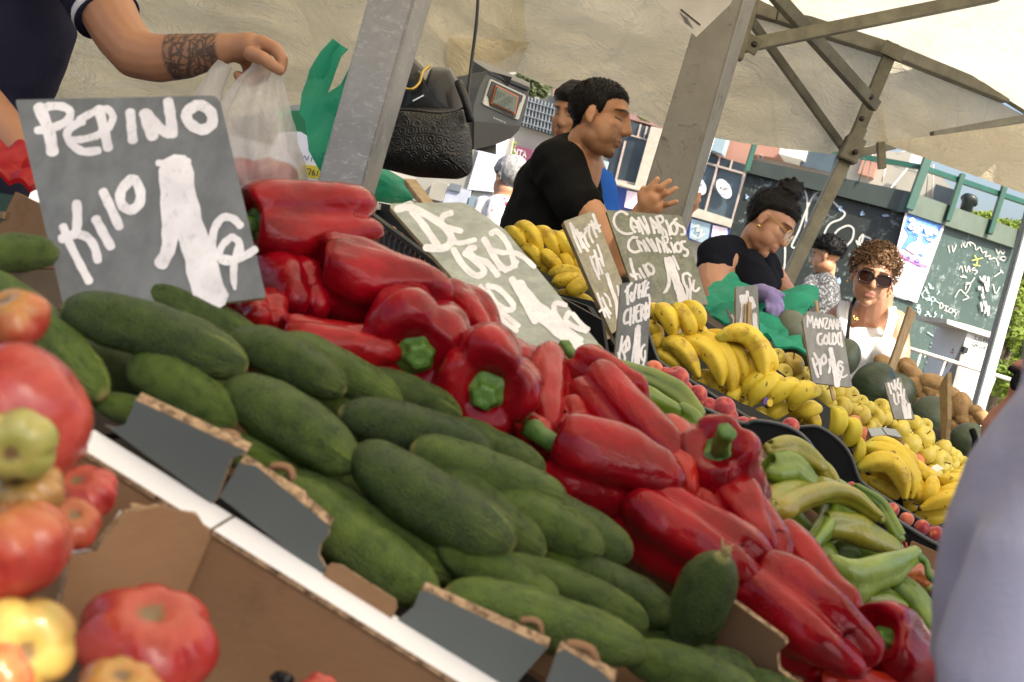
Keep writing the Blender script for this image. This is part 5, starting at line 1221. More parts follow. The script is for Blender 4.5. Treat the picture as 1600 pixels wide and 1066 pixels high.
# roof
def zr(x, y, z): return Vector((x, y, z))
eave = [P(*a, d) for a, b, d in val[1:]] + [P(*a, d) for a, b, d in val2[1:]]
rows = []
NEAR = [(-2.3, -.02), (-1.4, -.02), (-.9, -.02), (-.4, -.02), (.0, -.02), (.30, -.02), (.50, -.18), (1.1, -.1), (1.5, .3), (1.6, .9), (1.6, 1.6)]  # unseen near edge, shaped to shade the stall but leave the left tomatoes sunlit
for k, e_ in enumerate(eave):
    nx, ny = NEAR[min(k, len(NEAR) - 1)]; nr = Vector((nx, ny, 2.34)); sx_ = {len(eave) - 1: -.5, len(eave) - 2: -.4, len(eave) - 3: -.25}.get(k, 0); md = (e_ + nr) / 2 + Vector((sx_, 0, .45 if k < 9 else .3)); rows.append([e_ + Vector((0, 0, .012)), e_ * .75 + nr * .25 + Vector((sx_ * .55, 0, .26)), md, e_ * .3 + nr * .7 + Vector((0, 0, .26)), nr])  # last columns pulled in, opening the unseen roof so sun reaches the white top
cloth('roof', rows, 'roof_canvas', tent, 5, .02, 11)
cloth('roof', [[P(*a, d) for a, b, d in cur], [P(*a, d) * .5 + Vector((-1.8, .1, 2.35)) * .25 + Vector((-.6, 2.0, 2.9)) * .25 for a, b, d in cur], [Vector((-2.3 + .25 * i, -.02, 2.34)) for i in range(len(cur))]], 'roof_canvas', tent, 4, .02, 12)
# frame
def m_frame():
    m = M('tent_frame_metal'); nz = m.noise(7, 6, .7); c = m.ramp(nz, [(.3, (.085, .080, .055)), (.7, (.20, .185, .13))]); sc = m.noise(60, 4, .75)
    c = m.mix(m.ramp(sc, [(.62, 0), (.72, .6)]), c, (.06, .045, .03)); m.set(Base_Color=c, Roughness=.48, Metallic=.45); m.bump(sc, .25, .001)
m_frame()
bars = [((1100, -12), (1210, 22), 4.22, 4.30, 24), ((1210, 22), (1398, 82), 4.30, 4.56, 23), ((1398, 82), (1572, 152), 4.56, 5.0, 20), ((1572, 152), (1640, 196), 5.0, 5.2, 12),
 ((1163, 72), (1560, -8), 3.75, 3.9, 20), ((1205, -14), (1368, 166), 3.9, 4.35, 20), ((1172, 30), (1318, 232), 4.1, 4.62, 13), ((1390, 86), (1340, 206), 4.5, 4.55, 19),
 ((1340, 240), (1400, 226), 4.6, 4.62, 13), ((1456, 212), (1640, 178), 4.7, 4.9, 12), ((1376, 222), (1378, 264), 4.5, 4.5, 12)]
for a, b, d0, d1, w_ in bars:
    A, B = P(*a, d0), P(*b, d1); obj('frame_bar', bar(A, B, px_m(w_, A), px_m(w_ * .8, A), None, up=FW, bev=.002), MATS['tent_frame_metal'], tent, smooth=False)
leg = obj('tent_leg', bar(P(1344, 200, 4.5), P(1158, 590, 4.45), .052, .045, None, up=FW, bev=.003), MATS['tent_frame_metal'], tent, smooth=False)
obj('leg_sleeve', bar(P(1338, 216, 4.46), P(1322, 252, 4.46), .075, .06, None, up=FW, bev=.004), MATS['tent_frame_metal'], tent, smooth=False)
simple('dark_bolt', (.04, .035, .03), .4, metal=.7)
for x, y, d in ((1178, 70, 3.70), (1384, 78, 4.48), (1404, 84, 4.48), (1346, 186, 4.46), (1336, 238, 4.42), (1314, 232, 4.5), (1360, 152, 4.3)):
    c = P(x, y, d); b_ = bmesh.new(); bmesh.ops.create_cone(b_, cap_ends=True, segments=10, radius1=.011, radius2=.009, depth=.014, matrix=Matrix.Translation(c) @ FW.to_track_quat('Z', 'Y').to_matrix().to_4x4())
    obj('bolt', b_, MATS['dark_bolt'], tent)
for a, b, d, w_, h in (((1380, 72), (1412, 88), 4.47, 22, .012), ((1163, 62), (1186, 76), 3.70, 26, .012)):
    A, B = P(*a, d), P(*b, d); obj('bracket', bar(A, B, px_m(w_, A), h, None, up=FW, bev=.001), MATS['tent_frame_metal'], tent, smooth=False)
# scissor leg at the post, dark
obj('upright_bar', bar(P(1180, -30, 3.6), P(1146, 92, 3.62), .055, .045, None, up=FW, bev=.002), MATS['tent_frame_metal'], tent, smooth=False)

# ---- posts
def m_alu():
    m = M('scratched_aluminium'); nz = m.noise(6, 7, .72); sc = m.noise(26, 6, .8, m.scale(m.tc(), (2, 2, 5)), .8); big = m.noise(3.2, 4, .6)
    c = m.ramp(nz, [(.3, (.26, .25, .235)), (.7, (.42, .41, .39))]); c = m.mix(m.ramp(sc, [(.54, 0), (.66, .6)]), c, (.66, .65, .64)); c = m.mix(m.math('MULTIPLY', m.ramp(big, [(.52, 0), (.7, .8)]), m.ramp(m.noise(55, 5, .8), [(.48, 0), (.62, 1)])), c, (.09, .085, .08))
    m.set(Base_Color=c, Roughness=m.ramp(nz, [(.3, .32), (.7, .55)]), Metallic=.35); m.bump(sc, .25, .001)
m_alu()
def m_stone():
    m = M('weathered_post'); nz = m.noise(3.0, 8, .72); dr = m.noise(14, 7, .8, None, 1.2)
    c = m.ramp(nz, [(.3, (.19, .18, .155)), (.7, (.31, .295, .26))]); c = m.mix(m.ramp(dr, [(.56, 0), (.64, .75)]), c, (.085, .075, .06)); m.set(Base_Color=c, Roughness=.6, Metallic=.1); m.bump(dr, .5, .003)
m_stone()
def prism_post(name, quadT, quadB, mats, label, cat, th):
    """front face left strip + bright side strip, both real faces of a rectangular post: px corners top/bottom with depths"""
    (a0, a1, a2), (b0, b1, b2) = quadT, quadB      # left, middle, right  (px,py,d)
    TP = [P(*q) for q in (a0, a1, a2)]; BP = [P(*q) for q in (b0, b1, b2)]
    T4 = TP[0] + (TP[2] - TP[1]); B4 = BP[0] + (BP[2] - BP[1]); bm = bmesh.new()
    t = [bm.verts.new(p) for p in (TP[0], TP[1], TP[2], T4)]; b = [bm.verts.new(p) for p in (BP[0], BP[1], BP[2], B4)]
    for i in range(4): bm.faces.new((t[i], t[(i + 1) % 4], b[(i + 1) % 4], b[i]))
    bm.faces.new(t); bm.faces.new(list(reversed(b))); bmesh.ops.recalc_face_normals(bm, faces=bm.faces[:])
    bmesh.ops.bevel(bm, geom=[e for e in bm.edges], offset=.004, segments=2, affect='EDGES')
    return obj(name, bm, mats, None, label, cat, smooth=False)
prism_post('stall_post', ((586, -45, 1.62), (660, -45, 1.60), (690, -48, 1.70)), ((430, 520, 1.62), (500, 535, 1.60), (522, 520, 1.70)), MATS['scratched_aluminium'], 'scratched square aluminium post in front of the black handbag', 'post', .08)
prism_post('stall_post', ((1108, -40, 3.05), (1172, -40, 3.0), (1196, -48, 3.2)), ((966, 430, 3.05), (1036, 445, 3.0), (1052, 430, 3.2)), MATS['weathered_post'], 'weathered grey post that the man in the black t-shirt holds', 'post', .1)
simple('white_painted_metal', (.62, .70, .74), .4, bump=.05)
wp = obj('thin_post', bar(P(1632, 270, 5.0), P(1526, 655, 5.0), .040, .03, None, up=FW, bev=.002), MATS['white_painted_metal'], None, 'thin pale blue post at the right edge behind the potatoes', 'post', smooth=False)
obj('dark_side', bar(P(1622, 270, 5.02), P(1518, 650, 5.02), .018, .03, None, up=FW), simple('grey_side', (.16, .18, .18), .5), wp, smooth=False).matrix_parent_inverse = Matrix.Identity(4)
wp2 = obj('thin_post', bar(P(1130, 150, 6.2), P(1040, 430, 6.2), .05, .05, None, up=FW, bev=.002), MATS['white_painted_metal'], None, 'pale blue pole just behind the weathered post', 'post', smooth=False)
# paper sheet hanging on the weathered post
pp_ = Plane.tri(P(1020, 0, 2.9), P(1130, 0, 2.92), P(1080, 50, 2.95)); ps = empty('paper_sheet', P(1070, 10, 2.9), 'white printed paper sheet hanging at the top edge by the post', 'paper')
obj('page', panel_bm([pp_(x, y) for x, y in ((1010, -30), (1180, -60), (1140, 8), (1088, 58), (1064, 36), (1024, 0))], pp_.n, .001), MATS['paper'], ps, smooth=False)
bm = bmesh.new()
for q in ([(1064, 15), (1094, 39)],): stroke(pp_, q, 2.2, .002, 0, bm)
for k in range(5): stroke(pp_, [(1062 + 2 * k, 20 + 3.5 * k), (1075 + 2 * k, 30 + 3.5 * k)], .8, .002, 0, bm)
obj('print', bm, simple('ink', (.03, .03, .03), .6), ps, smooth=False)

# ---- ground
simple('asphalt', (.06, .058, .055), .9, nz=.3, sc=3, bump=.4)
bm = bmesh.new(); v = [bm.verts.new(p) for p in ((-300, -100, 0), (300, -100, 0), (300, 400, 0), (-300, 400, 0))]; bm.faces.new(v); obj('ground', bm, MATS['asphalt'], None, kind='structure', smooth=False)
simple('pavement_stone', (.42, .40, .37), .85, nz=.15, sc=2, bump=.2)
obj('pavement', box((0, 14, .06), 60, 8, .12), MATS['pavement_stone'], None, kind='structure', smooth=False)

# ---- kiosk (dark green metal, graffiti)
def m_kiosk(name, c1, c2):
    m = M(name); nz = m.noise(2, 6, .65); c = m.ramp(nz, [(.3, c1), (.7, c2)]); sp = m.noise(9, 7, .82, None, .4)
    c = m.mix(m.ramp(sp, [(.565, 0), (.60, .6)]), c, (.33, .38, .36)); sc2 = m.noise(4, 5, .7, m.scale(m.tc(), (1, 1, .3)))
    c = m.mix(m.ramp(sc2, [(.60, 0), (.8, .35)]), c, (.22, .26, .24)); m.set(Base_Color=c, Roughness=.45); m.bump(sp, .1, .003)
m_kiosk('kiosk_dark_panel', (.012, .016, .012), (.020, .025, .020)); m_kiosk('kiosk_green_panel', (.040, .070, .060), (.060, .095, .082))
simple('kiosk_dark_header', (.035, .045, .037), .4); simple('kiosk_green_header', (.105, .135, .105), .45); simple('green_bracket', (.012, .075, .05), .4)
kc0 = P(1424, 322, 9.0)
plK1 = Plane.tri(P(1424, 322, 9.0), P(1172, 252, 9.4), P(1372, 500, 9.0)); plK2 = Plane.tri(P(1424, 322, 9.0), P(1600, 383, 9.9), P(1372, 500, 9.0))
ki = empty('kiosk', kc0, 'dark green street kiosk covered in graffiti, seen at its corner', 'kiosk')
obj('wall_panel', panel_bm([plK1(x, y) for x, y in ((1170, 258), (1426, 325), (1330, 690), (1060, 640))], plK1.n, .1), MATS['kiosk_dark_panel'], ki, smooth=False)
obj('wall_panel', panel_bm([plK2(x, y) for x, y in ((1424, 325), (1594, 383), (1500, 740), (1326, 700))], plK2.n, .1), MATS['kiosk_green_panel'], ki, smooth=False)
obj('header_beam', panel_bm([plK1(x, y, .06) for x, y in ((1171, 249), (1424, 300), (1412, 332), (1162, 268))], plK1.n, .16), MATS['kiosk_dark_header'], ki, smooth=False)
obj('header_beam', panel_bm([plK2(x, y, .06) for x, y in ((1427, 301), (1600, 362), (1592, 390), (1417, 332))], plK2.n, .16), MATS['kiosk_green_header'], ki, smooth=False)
obj('wall_seam', bar(plK1(1422, 326, .0), plK1(1316, 690, .0), .03, .03, None, up=FW), MATS['kiosk_dark_header'], ki, smooth=False)
for pl, a, b, w_ in ((plK1, (1196, 170), (1166, 268), 8), (plK2, (1450, 246), (1420, 328), 13), (plK2, (1504, 272), (1480, 346), 8), (plK2, (1570, 290), (1546, 366), 8), (plK2, (1604, 340), (1592, 392), 10)):
    A, B = pl(*a, .09), pl(*b, .09); obj('post', bar(A, B, px_m(w_, A), .05, None, up=FW, bev=.004), MATS['green_bracket'], ki, smooth=False)
for pl, a, b in ((plK1, (1180, 215), (1440, 262)), (plK2, (1440, 262), (1640, 330))): obj('top_rail', bar(pl(*a, .05), pl(*b, .05), .04, .04, None, up=FW), MATS['green_bracket'], ki, smooth=False)
simple('white_graffiti', (.50, .50, .46), .6); simple('pale_graffiti', (.42, .55, .55), .6); simple('red_graffiti', (.45, .03, .04), .6); simple('yellow_graffiti', (.55, .55, .12), .6)
gz = lambda S: [Z(1140, 230, 4.44, s) for s in S]
def graf(pl, s, w_, off, mt, nm='graffiti'):
    b = bmesh.new(); stroke(pl, s, w_, off, 0, b, n=4); obj(nm, b, MATS[mt], ki, smooth=False)
g1 = gz([[(330, 260), (370, 330), (400, 290), (430, 280), (440, 400), (400, 620)], [(430, 420), (440, 340), (470, 290), (510, 280), (540, 400), (500, 660), (430, 690), (480, 580), (540, 420), (600, 320), (670, 330), (640, 420), (600, 430), (570, 560)], [(500, 670), (500, 720)],
 [(710, 370), (760, 420), (800, 460), (770, 500), (700, 530), (660, 600), (680, 680)], [(730, 600), (760, 570), (820, 545), (860, 570), (850, 640), (800, 690), (760, 680), (730, 610), (780, 640), (810, 680)],
 [(880, 650), (900, 690), (930, 610), (900, 640), (890, 740), (860, 760), (855, 810)], [(940, 620), (980, 640), (960, 690), (910, 700), (890, 760), (980, 730)], [(380, 560), (385, 760), (370, 930)], [(240, 690), (210, 740), (240, 800), (280, 700), (275, 960)], [(450, 470), (430, 600)],
 [(600, 690), (590, 640)]])
bm = bmesh.new()
for k, s in enumerate(g1): graf(plK1, s, 3.0, .004 + .0004 * k, 'white_graffiti')
gq = lambda S: [Z(1360, 300, 4.846, s) for s in S]
bm = bmesh.new()
rndg = random.Random(5)
dios = [[(530, 840), (525, 880), (550, 870), (545, 845), (530, 838)], [(560, 860), (590, 870)], [(575, 865), (570, 900)], [(560, 895), (585, 905)], [(605, 880), (590, 905), (615, 915), (625, 890), (605, 880)], [(650, 890), (630, 900), (650, 920), (635, 945)]]
arte = [[(590, 410), (600, 460)], [(620, 410), (628, 455), (650, 400)], [(670, 590), (690, 560), (700, 610)], [(715, 560), (730, 610), (745, 560), (755, 600)], [(790, 570), (770, 590), (810, 600), (790, 625)]]
loops = [[(700, 390), (720, 420), (740, 380), (760, 410), (750, 380), (790, 400), (800, 440), (830, 420), (850, 460), (880, 450), (870, 490), (910, 480), (900, 510), (940, 500), (960, 520), (970, 560)], [(690, 400), (690, 420)], [(950, 430), (970, 470), (985, 440), (1000, 470), (1020, 450)], [(980, 510), (1000, 490), (1030, 500), (1010, 520), (985, 510)]]
figs = [[(640, 800), (680, 740), (720, 770), (760, 700), (730, 690), (720, 740)], [(700, 820), (745, 800), (720, 780)], [(680, 640), (730, 650), (700, 630)], [(790, 650), (760, 690), (730, 700)], [(940, 640), (1000, 600)], [(985, 590), (1005, 615)], [(930, 700), (950, 770), (980, 720)]]
for k, s in enumerate(gq(dios + arte + loops + figs)): graf(plK2, s, 1.4, .004 + .0004 * k, 'white_graffiti')
for k in range(16):
    x, y = rndg.uniform(820, 900), rndg.uniform(640, 900); graf(plK2, Z(1360, 300, 4.846, [(x, y), (x + rndg.uniform(-15, 15), y + rndg.uniform(20, 70))]), rndg.uniform(1, 5), .02 + .0003 * k, 'white_graffiti')
bm = bmesh.new()
for k in range(18):
    x0, y0 = (rndg.uniform(400, 520), rndg.uniform(680, 830)) if k < 11 else (rndg.uniform(340, 480), rndg.uniform(860, 960)); s = [(x0, y0)]
    for j in range(4): s.append((s[-1][0] + rndg.uniform(-22, 26), s[-1][1] + rndg.uniform(-26, 24)))
    graf(plK2, Z(1360, 300, 4.846, s), 1.2, .006 + .0003 * k, 'pale_graffiti')
for k, s in enumerate([Z(1400, 480, 4.845, q) for q in ([(280, 300), (270, 270), (300, 265), (315, 290), (290, 320), (260, 300)], [(215, 380), (240, 350), (250, 400), (230, 420), (260, 430)], [(250, 440), (220, 470), (230, 500), (255, 480), (240, 460)], [(350, 60), (330, 120), (300, 160)], [(370, 110), (350, 200)], [(390, 120), (360, 140), (380, 160), (350, 180)], [(240, 190), (300, 230)], [(320, 180), (310, 240)])]): graf(plK2, s, 1.4, .012 + .0003 * k, 'pale_graffiti')
bm = bmesh.new()
for k, s in enumerate([Z(1360, 300, 4.846, q) for q in ([(790, 480), (810, 520), (800, 560)], [(770, 520), (850, 500)], [(780, 550), (830, 560)])]): graf(plK2, s, 1.4, .016 + .0003 * k, 'yellow_graffiti')
# torn stickers on the dark face
simple('torn_paper_blue', (.30, .42, .60), .7, nz=.5, sc=30)
bm = bmesh.new()
for x, y, a, b in ((920, 460, 40, 40), (1085, 475, 60, 30), (770, 430, 30, 50), (410, 345, 50, 30), (600, 640, 24, 30), (540, 520, 20, 60), (118, 345, 30, 40), (250, 790, 40, 60), (760, 930, 40, 80), (420, 850, 40, 60)):
    ring = [(x + math.cos(t_) * a / 2 * rndg.uniform(.4, 1.2), y + math.sin(t_) * b / 2 * rndg.uniform(.4, 1.2)) for t_ in [2 * math.pi * j / 9 for j in range(9)]]
    obj('torn_sticker', panel_bm([plK1(px, py, .012) for px, py in Z(1140, 230, 4.44, ring)], plK1.n, .004), MATS['torn_paper_blue'], ki, smooth=False)

# ---- poster
def m_poster(name, c, nz=.1): return simple(name, c, .6, nz=nz, sc=12)
m_poster('poster_pink_white', (.86, .72, .80), .12); m_poster('poster_blue', (.10, .24, .62), .25); m_poster('poster_white', (.88, .88, .92), .04); m_poster('poster_navy', (.04, .07, .28)); m_poster('poster_magenta', (.62, .22, .62)); m_poster('poster_grey_text', (.55, .58, .66))
po = empty('poster', plK2(1432, 400, .03), 'pink and blue festival poster with 20 FIESTA pasted on the kiosk', 'poster')
pq = lambda pts: [(1360 + x / 4.846, 300 + y / 4.846) for x, y in pts]
def pquad(nm, pts, off, mt): return obj(nm, panel_bm([plK2(x, y, off) for x, y in pq(pts)], plK2.n, .003), MATS[mt], po, smooth=False)
pquad('sheet', [(278, 108), (578, 212), (352, 838), (120, 762)], .030, 'poster_pink_white')
pquad('blue_field', [(300, 130), (560, 218), (520, 330), (470, 380), (420, 400), (395, 500), (330, 440), (230, 430), (290, 330), (255, 270)], .036, 'poster_blue')
pquad('dark_band', [(310, 130), (545, 212), (530, 250), (300, 165)], .042, 'poster_navy')
pquad('white_figure', [(365, 330), (392, 345), (385, 380), (430, 420), (400, 470), (330, 470), (270, 430), (300, 395), (350, 375)], .044, 'poster_white')
pquad('white_figure', [(432, 350), (482, 366), (478, 380), (428, 364)], .044, 'poster_white')
pquad('lower_field', [(165, 520), (430, 590), (352, 838), (120, 762)], .036, 'poster_white')
pquad('band', [(160, 450), (220, 455), (380, 540), (450, 550), (440, 570), (370, 560), (200, 470), (155, 470)], .042, 'poster_magenta')
bm = bmesh.new()
for k, (w_, s) in enumerate([(20, [(300, 215), (322, 205), (330, 225), (295, 268), (335, 280)]), (20, [(375, 240), (345, 245), (335, 280), (360, 298), (375, 285), (365, 268)]), (11, [(395, 250), (385, 290)]), (11, [(395, 252), (415, 258)]), (9, [(392, 270), (408, 274)]), (11, [(425, 262), (417, 297)]), (11, [(448, 268), (438, 266), (432, 282), (428, 300), (442, 302)]), (9, [(434, 284), (444, 287)]), (10, [(470, 272), (458, 276), (465, 290), (452, 306)]), (10, [(482, 276), (472, 310)]), (9, [(474, 280), (494, 286)]), (10, [(490, 318), (502, 285), (506, 322)]), (14, [(420, 310), (470, 325)]), (5, [(320, 300), (440, 340)])]):
    stroke(plK2, Z(1360, 300, 4.846, s), w_ / 4.846, .050 + .0005 * k, 0, bm, n=2)
obj('title', bm, MATS['poster_white'], po, smooth=False)
bm = bmesh.new()
for k, (w_, s) in enumerate([(8, [(300, 485), (285, 490), (288, 505), (302, 500), (300, 485)]), (10, [(355, 508), (342, 520), (352, 532), (364, 520), (355, 508)]), (8, [(376, 512), (368, 540)]), (7, [(366, 556), (378, 560), (370, 572)])]): stroke(plK2, Z(1360, 300, 4.846, s), w_ / 4.846, .050 + .0005 * k, 0, bm, n=2)
obj('digits', bm, MATS['poster_navy'], po, smooth=False)
bm = bmesh.new()
for k in range(11):
    x, y = 215 - k * 7, 570 + k * 21; stroke(plK2, Z(1360, 300, 4.846, [(x, y), (x + 160 - 8 * (k % 3) * 4, y + 48 - (k % 3) * 10)]), 3 / 4.846, .045, 0, bm)
for k in range(6): stroke(plK2, Z(1360, 300, 4.846, [(330 + k * 34, 160 + k * 12), (348 + k * 34, 166 + k * 12)]), 10 / 4.846, .048, 0, bm)
obj('small_print', bm, MATS['poster_grey_text'], po, smooth=False)

# ---- railing and cabinet
simple('cream_railing', (.68, .64, .55), .5, nz=.2, sc=20, bump=.2)
ra = empty('railing', P(1460, 560, 7), 'cream painted metal railing in front of the kiosk', 'railing')
for a, b, w_ in (((1380, 532), (1600, 600), 6.5), ((1402, 538), (1382, 620), 3.5), ((1440, 548), (1412, 640), 3.5), ((1478, 562), (1450, 640), 3.5), ((1520, 575), (1490, 660), 2.5), ((1556, 588), (1520, 680), 2.5)):
    obj('rail', tube([P(*a, 7.0), P(*b, 7.0)], px_m(w_ / 2, P(*a, 7)), 8), MATS['cream_railing'], ra)
cb = empty('utility_cabinet', P(1530, 570, 7.6), 'whitish street utility cabinet with COMPRO ORO PLATA notice and red scrawl', 'cabinet')
plU = Plane.tri(P(1514, 515, 7.6), P(1560, 530, 7.7), P(1480, 620, 7.6)); plV = Plane.tri(P(1514, 515, 7.6), P(1482, 500, 7.9), P(1480, 620, 7.6))
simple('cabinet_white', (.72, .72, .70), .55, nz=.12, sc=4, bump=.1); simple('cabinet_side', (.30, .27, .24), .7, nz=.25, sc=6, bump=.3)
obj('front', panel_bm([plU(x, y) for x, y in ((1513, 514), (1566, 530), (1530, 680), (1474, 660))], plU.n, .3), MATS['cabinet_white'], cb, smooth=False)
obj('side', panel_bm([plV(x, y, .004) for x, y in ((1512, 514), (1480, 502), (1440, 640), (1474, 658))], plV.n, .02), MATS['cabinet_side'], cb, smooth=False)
obj('lid', panel_bm([plU(x, y, .04) for x, y in ((1480, 499), (1514, 508), (1564, 524), (1562, 532), (1512, 517), (1480, 506))], plU.n, .3), MATS['cream_railing'], cb, smooth=False)
def ctext(S, pl, x0, y0, sc, w_, mt, nm, par, off=.012):
    bm = bmesh.new()
    for k, s in enumerate(S): stroke(pl, Z(x0, y0, sc, s), w_ / sc, off + .0003 * k, 0, bm, n=2)
    return obj(nm, bm, MATS[mt], par, smooth=False)
simple('black_paint', (.02, .02, .02), .5)
comp = [[(618, 222), (602, 218), (598, 240), (610, 248)], [(634, 228), (626, 246), (640, 256), (650, 238), (634, 228)], [(660, 262), (668, 232), (674, 256), (686, 238), (684, 268)], [(696, 272), (702, 246), (716, 250), (712, 262), (700, 260)], [(722, 280), (728, 252), (742, 258), (738, 268), (726, 266), (742, 286)], [(750, 262), (745, 280), (757, 288)],
 [(590, 262), (580, 280), (592, 296), (602, 278), (590, 262)], [(606, 300), (614, 270), (626, 276), (620, 288), (610, 286), (622, 306)], [(640, 282), (632, 300), (644, 312), (652, 292), (640, 282)], [(666, 318), (672, 288), (684, 294), (680, 306), (668, 302)], [(694, 296), (688, 326), (700, 330)], [(708, 334), (720, 304), (726, 340)], [(712, 322), (724, 326)]]
ctext(comp, plU, 1400, 480, 4.845, 6, 'black_paint', 'lettering', cb)
ctext([[(500, 455), (520, 470), (530, 455), (545, 468)], [(550, 465), (580, 475)]], plU, 1400, 480, 4.845, 5, 'black_paint', 'lettering', cb)
obj('lock', panel_bm([plU(x, y, .02) for x, y in ((1508, 542), (1514, 544), (1511, 553), (1505, 551))], plU.n, .03), MATS['black_paint'], cb, smooth=False)
obj('notice', panel_bm([plU(x, y, .008) for x, y in ((1500, 585), (1530, 595), (1518, 640), (1488, 630))], plU.n, .003), MATS['poster_white'], cb, smooth=False)
ctext([[(500 + 0, 530 + i * 22), (560, 548 + i * 22)] for i in range(6)], plU, 1400, 480, 4.845, 4, 'poster_blue', 'notice_text', cb, .014)
ctext([[(380, 300), (400, 330), (420, 300), (430, 330)], [(360, 330), (430, 345)], [(320, 400), (300, 440), (330, 460), (340, 410), (320, 395)], [(350, 380), (390, 400), (370, 450), (340, 430)], [(300, 470), (340, 520)], [(340, 490), (310, 540)], [(400, 290), (390, 340)], [(270, 500), (280, 540)]], plV, 1400, 480, 4.845, 8, 'red_graffiti', 'red_scrawl', cb, .02)
# ================================================================== PEOPLE
def m_skin(name, base, dark):
    m = M(name); a = m.n('ShaderNodeAttribute', {'attribute_name': 'pig'})
    nz = m.noise(9, 5, .6); c = m.ramp(nz, [(.3, dark), (.7, base)])
    c = m.mix(a.outputs['Alpha'], c, a.outputs['Color'])
    t = m.n('ShaderNodeAttribute', {'attribute_name': 'tat'}).outputs['Fac']
    vor = m.n('ShaderNodeTexVoronoi', {'feature': 'DISTANCE_TO_EDGE'}, Scale=46.0, Vector=m.mix(.08, m.tc(), m.noise(30, 3).outputs['Color'])); wv = m.n('ShaderNodeTexWave', Scale=26.0, Distortion=9.0, Detail=3.0, Vector=m.tc())
    pat = m.math('MAXIMUM', m.ramp(vor.outputs[0], [(.04, 1), (.14, .38)]), m.ramp(wv.outputs[0], [(.55, 0), (.75, .9)]))
    c = m.mix(m.math('MULTIPLY', t, m.math('MULTIPLY', pat, .88)), c, (.022, .025, .026))
    m.set(Base_Color=c, Roughness=.48); m.b.inputs['Subsurface Weight'].default_value = .08; m.b.inputs['Subsurface Radius'].default_value = (.02, .008, .004); m.b.inputs['Subsurface Scale'].default_value = .5
    m.bump(m.noise(160, 3), .12, .0008)
def m_hair(name, c1, c2):
    m = M(name); g = m.noise(60, 4, .7, m.scale(m.tc(), (1.6, 1.6, .5)), .5); m.set(Base_Color=m.ramp(g, [(.3, c1), (.7, c2)]), Roughness=.55); m.b.inputs['Specular IOR Level'].default_value = .2; m.bump(g, .8, .004); return m.m
def m_fab(name, c, rough=.85, wr=.5, sc=7): 
    m = M(name); nz = m.noise(sc, 5, .6, None, .6); m.set(Base_Color=m.ramp(nz, [(.3, tuple(v * .85 for v in c)), (.7, c)]), Roughness=rough); m.b.inputs['Specular IOR Level'].default_value = .12
    m.bump(m.math('ADD', m.math('ABSOLUTE', m.math('SUBTRACT', nz, .5)), m.math('MULTIPLY', m.noise(350, 2), .05)), wr, .012); return m.m
m_skin('tanned_skin', (.46, .235, .13), (.38, .18, .095)); m_skin('brown_skin', (.60, .31, .165), (.50, .24, .12)); m_skin('light_skin', (.52, .28, .17), (.44, .21, .12))
m_hair('black_hair', (.003, .0025, .0025), (.012, .010, .009)); m_hair('curly_brown_hair', (.07, .035, .018), (.28, .17, .09)); m_hair('grey_hair', (.10, .10, .10), (.40, .40, .40))
m_fab('navy_fabric', (.020, .020, .042)); m_fab('black_fabric', (.008, .008, .008)); m_fab('blue_fabric', (.025, .12, .50)); m_fab('black_navy_fabric', (.008, .009, .015)); m_fab('white_fabric', (.80, .80, .79), wr=.35); m_fab('lilac_fabric', (.33, .33, .44), wr=.6, sc=4); m_fab('salmon_fabric', (.36, .17, .13), wr=.6)
m_fab('white_trim', (.72, .74, .78)); m_fab('lavender_glove', (.30, .25, .52), .4, .4)
def m_speck(name, base, sp, sc, lo):
    m = M(name); nz = m.noise(sc, 3, .7); m.set(Base_Color=m.mix(m.ramp(nz, [(lo, 0), (lo + .05, 1)]), base, sp), Roughness=.85)
m_speck('speckled_fabric', (.045, .045, .047), (.26, .26, .26), 75, .52); m_speck('floral_fabric', (.72, .70, .68), (.45, .05, .10), 26, .60)
simple('eye_white', (.75, .72, .68), .2, nz=.03); simple('eye_dark', (.02, .012, .008), .1); simple('gold_metal', (.75, .50, .16), .25, metal=1)

def V3(a, b, c): return (IX * a + IY * b - FW * c)
def capsule(bm, A, B, ra, rb):
    A, B = Vector(A), Vector(B); n = max(2, int((B - A).length / (min(ra, rb) * .45)) + 1)
    if (B - A).length < 1e-6: n = 1
    ax = (B - A).normalized() if n > 1 else Vector((0, 0, 1)); q = ax.to_track_quat('Z', 'Y'); rows = []
    S = 14; prof = []
    for k in range(5): a = math.pi / 2 * (1 - k / 4); prof.append((-math.sin(a) * ra, math.cos(a) * ra, 0))
    for k in range(5): a = math.pi / 2 * k / 4; prof.append((math.sin(a) * rb, math.cos(a) * rb, 1))
    L = (B - A).length
    for z, r, e in prof: rows.append([A + q @ Vector((math.cos(t) * max(r, 1e-5), math.sin(t) * max(r, 1e-5), z + L * e)) for t in [2 * math.pi * j / S for j in range(S)]])
    V = [[bm.verts.new(p) for p in r] for r in rows]
    for i in range(len(V) - 1):
        for j in range(S): bm.faces.new((V[i][j], V[i][(j + 1) % S], V[i + 1][(j + 1) % S], V[i + 1][j]))
    bm.faces.new(list(reversed(V[0]))); bm.faces.new(V[-1])
def ellip(bm, Mx, rad):
    bmesh.ops.create_uvsphere(bm, u_segments=20, v_segments=14, radius=1.0, matrix=Mx @ Matrix.Diagonal((*rad, 1)))
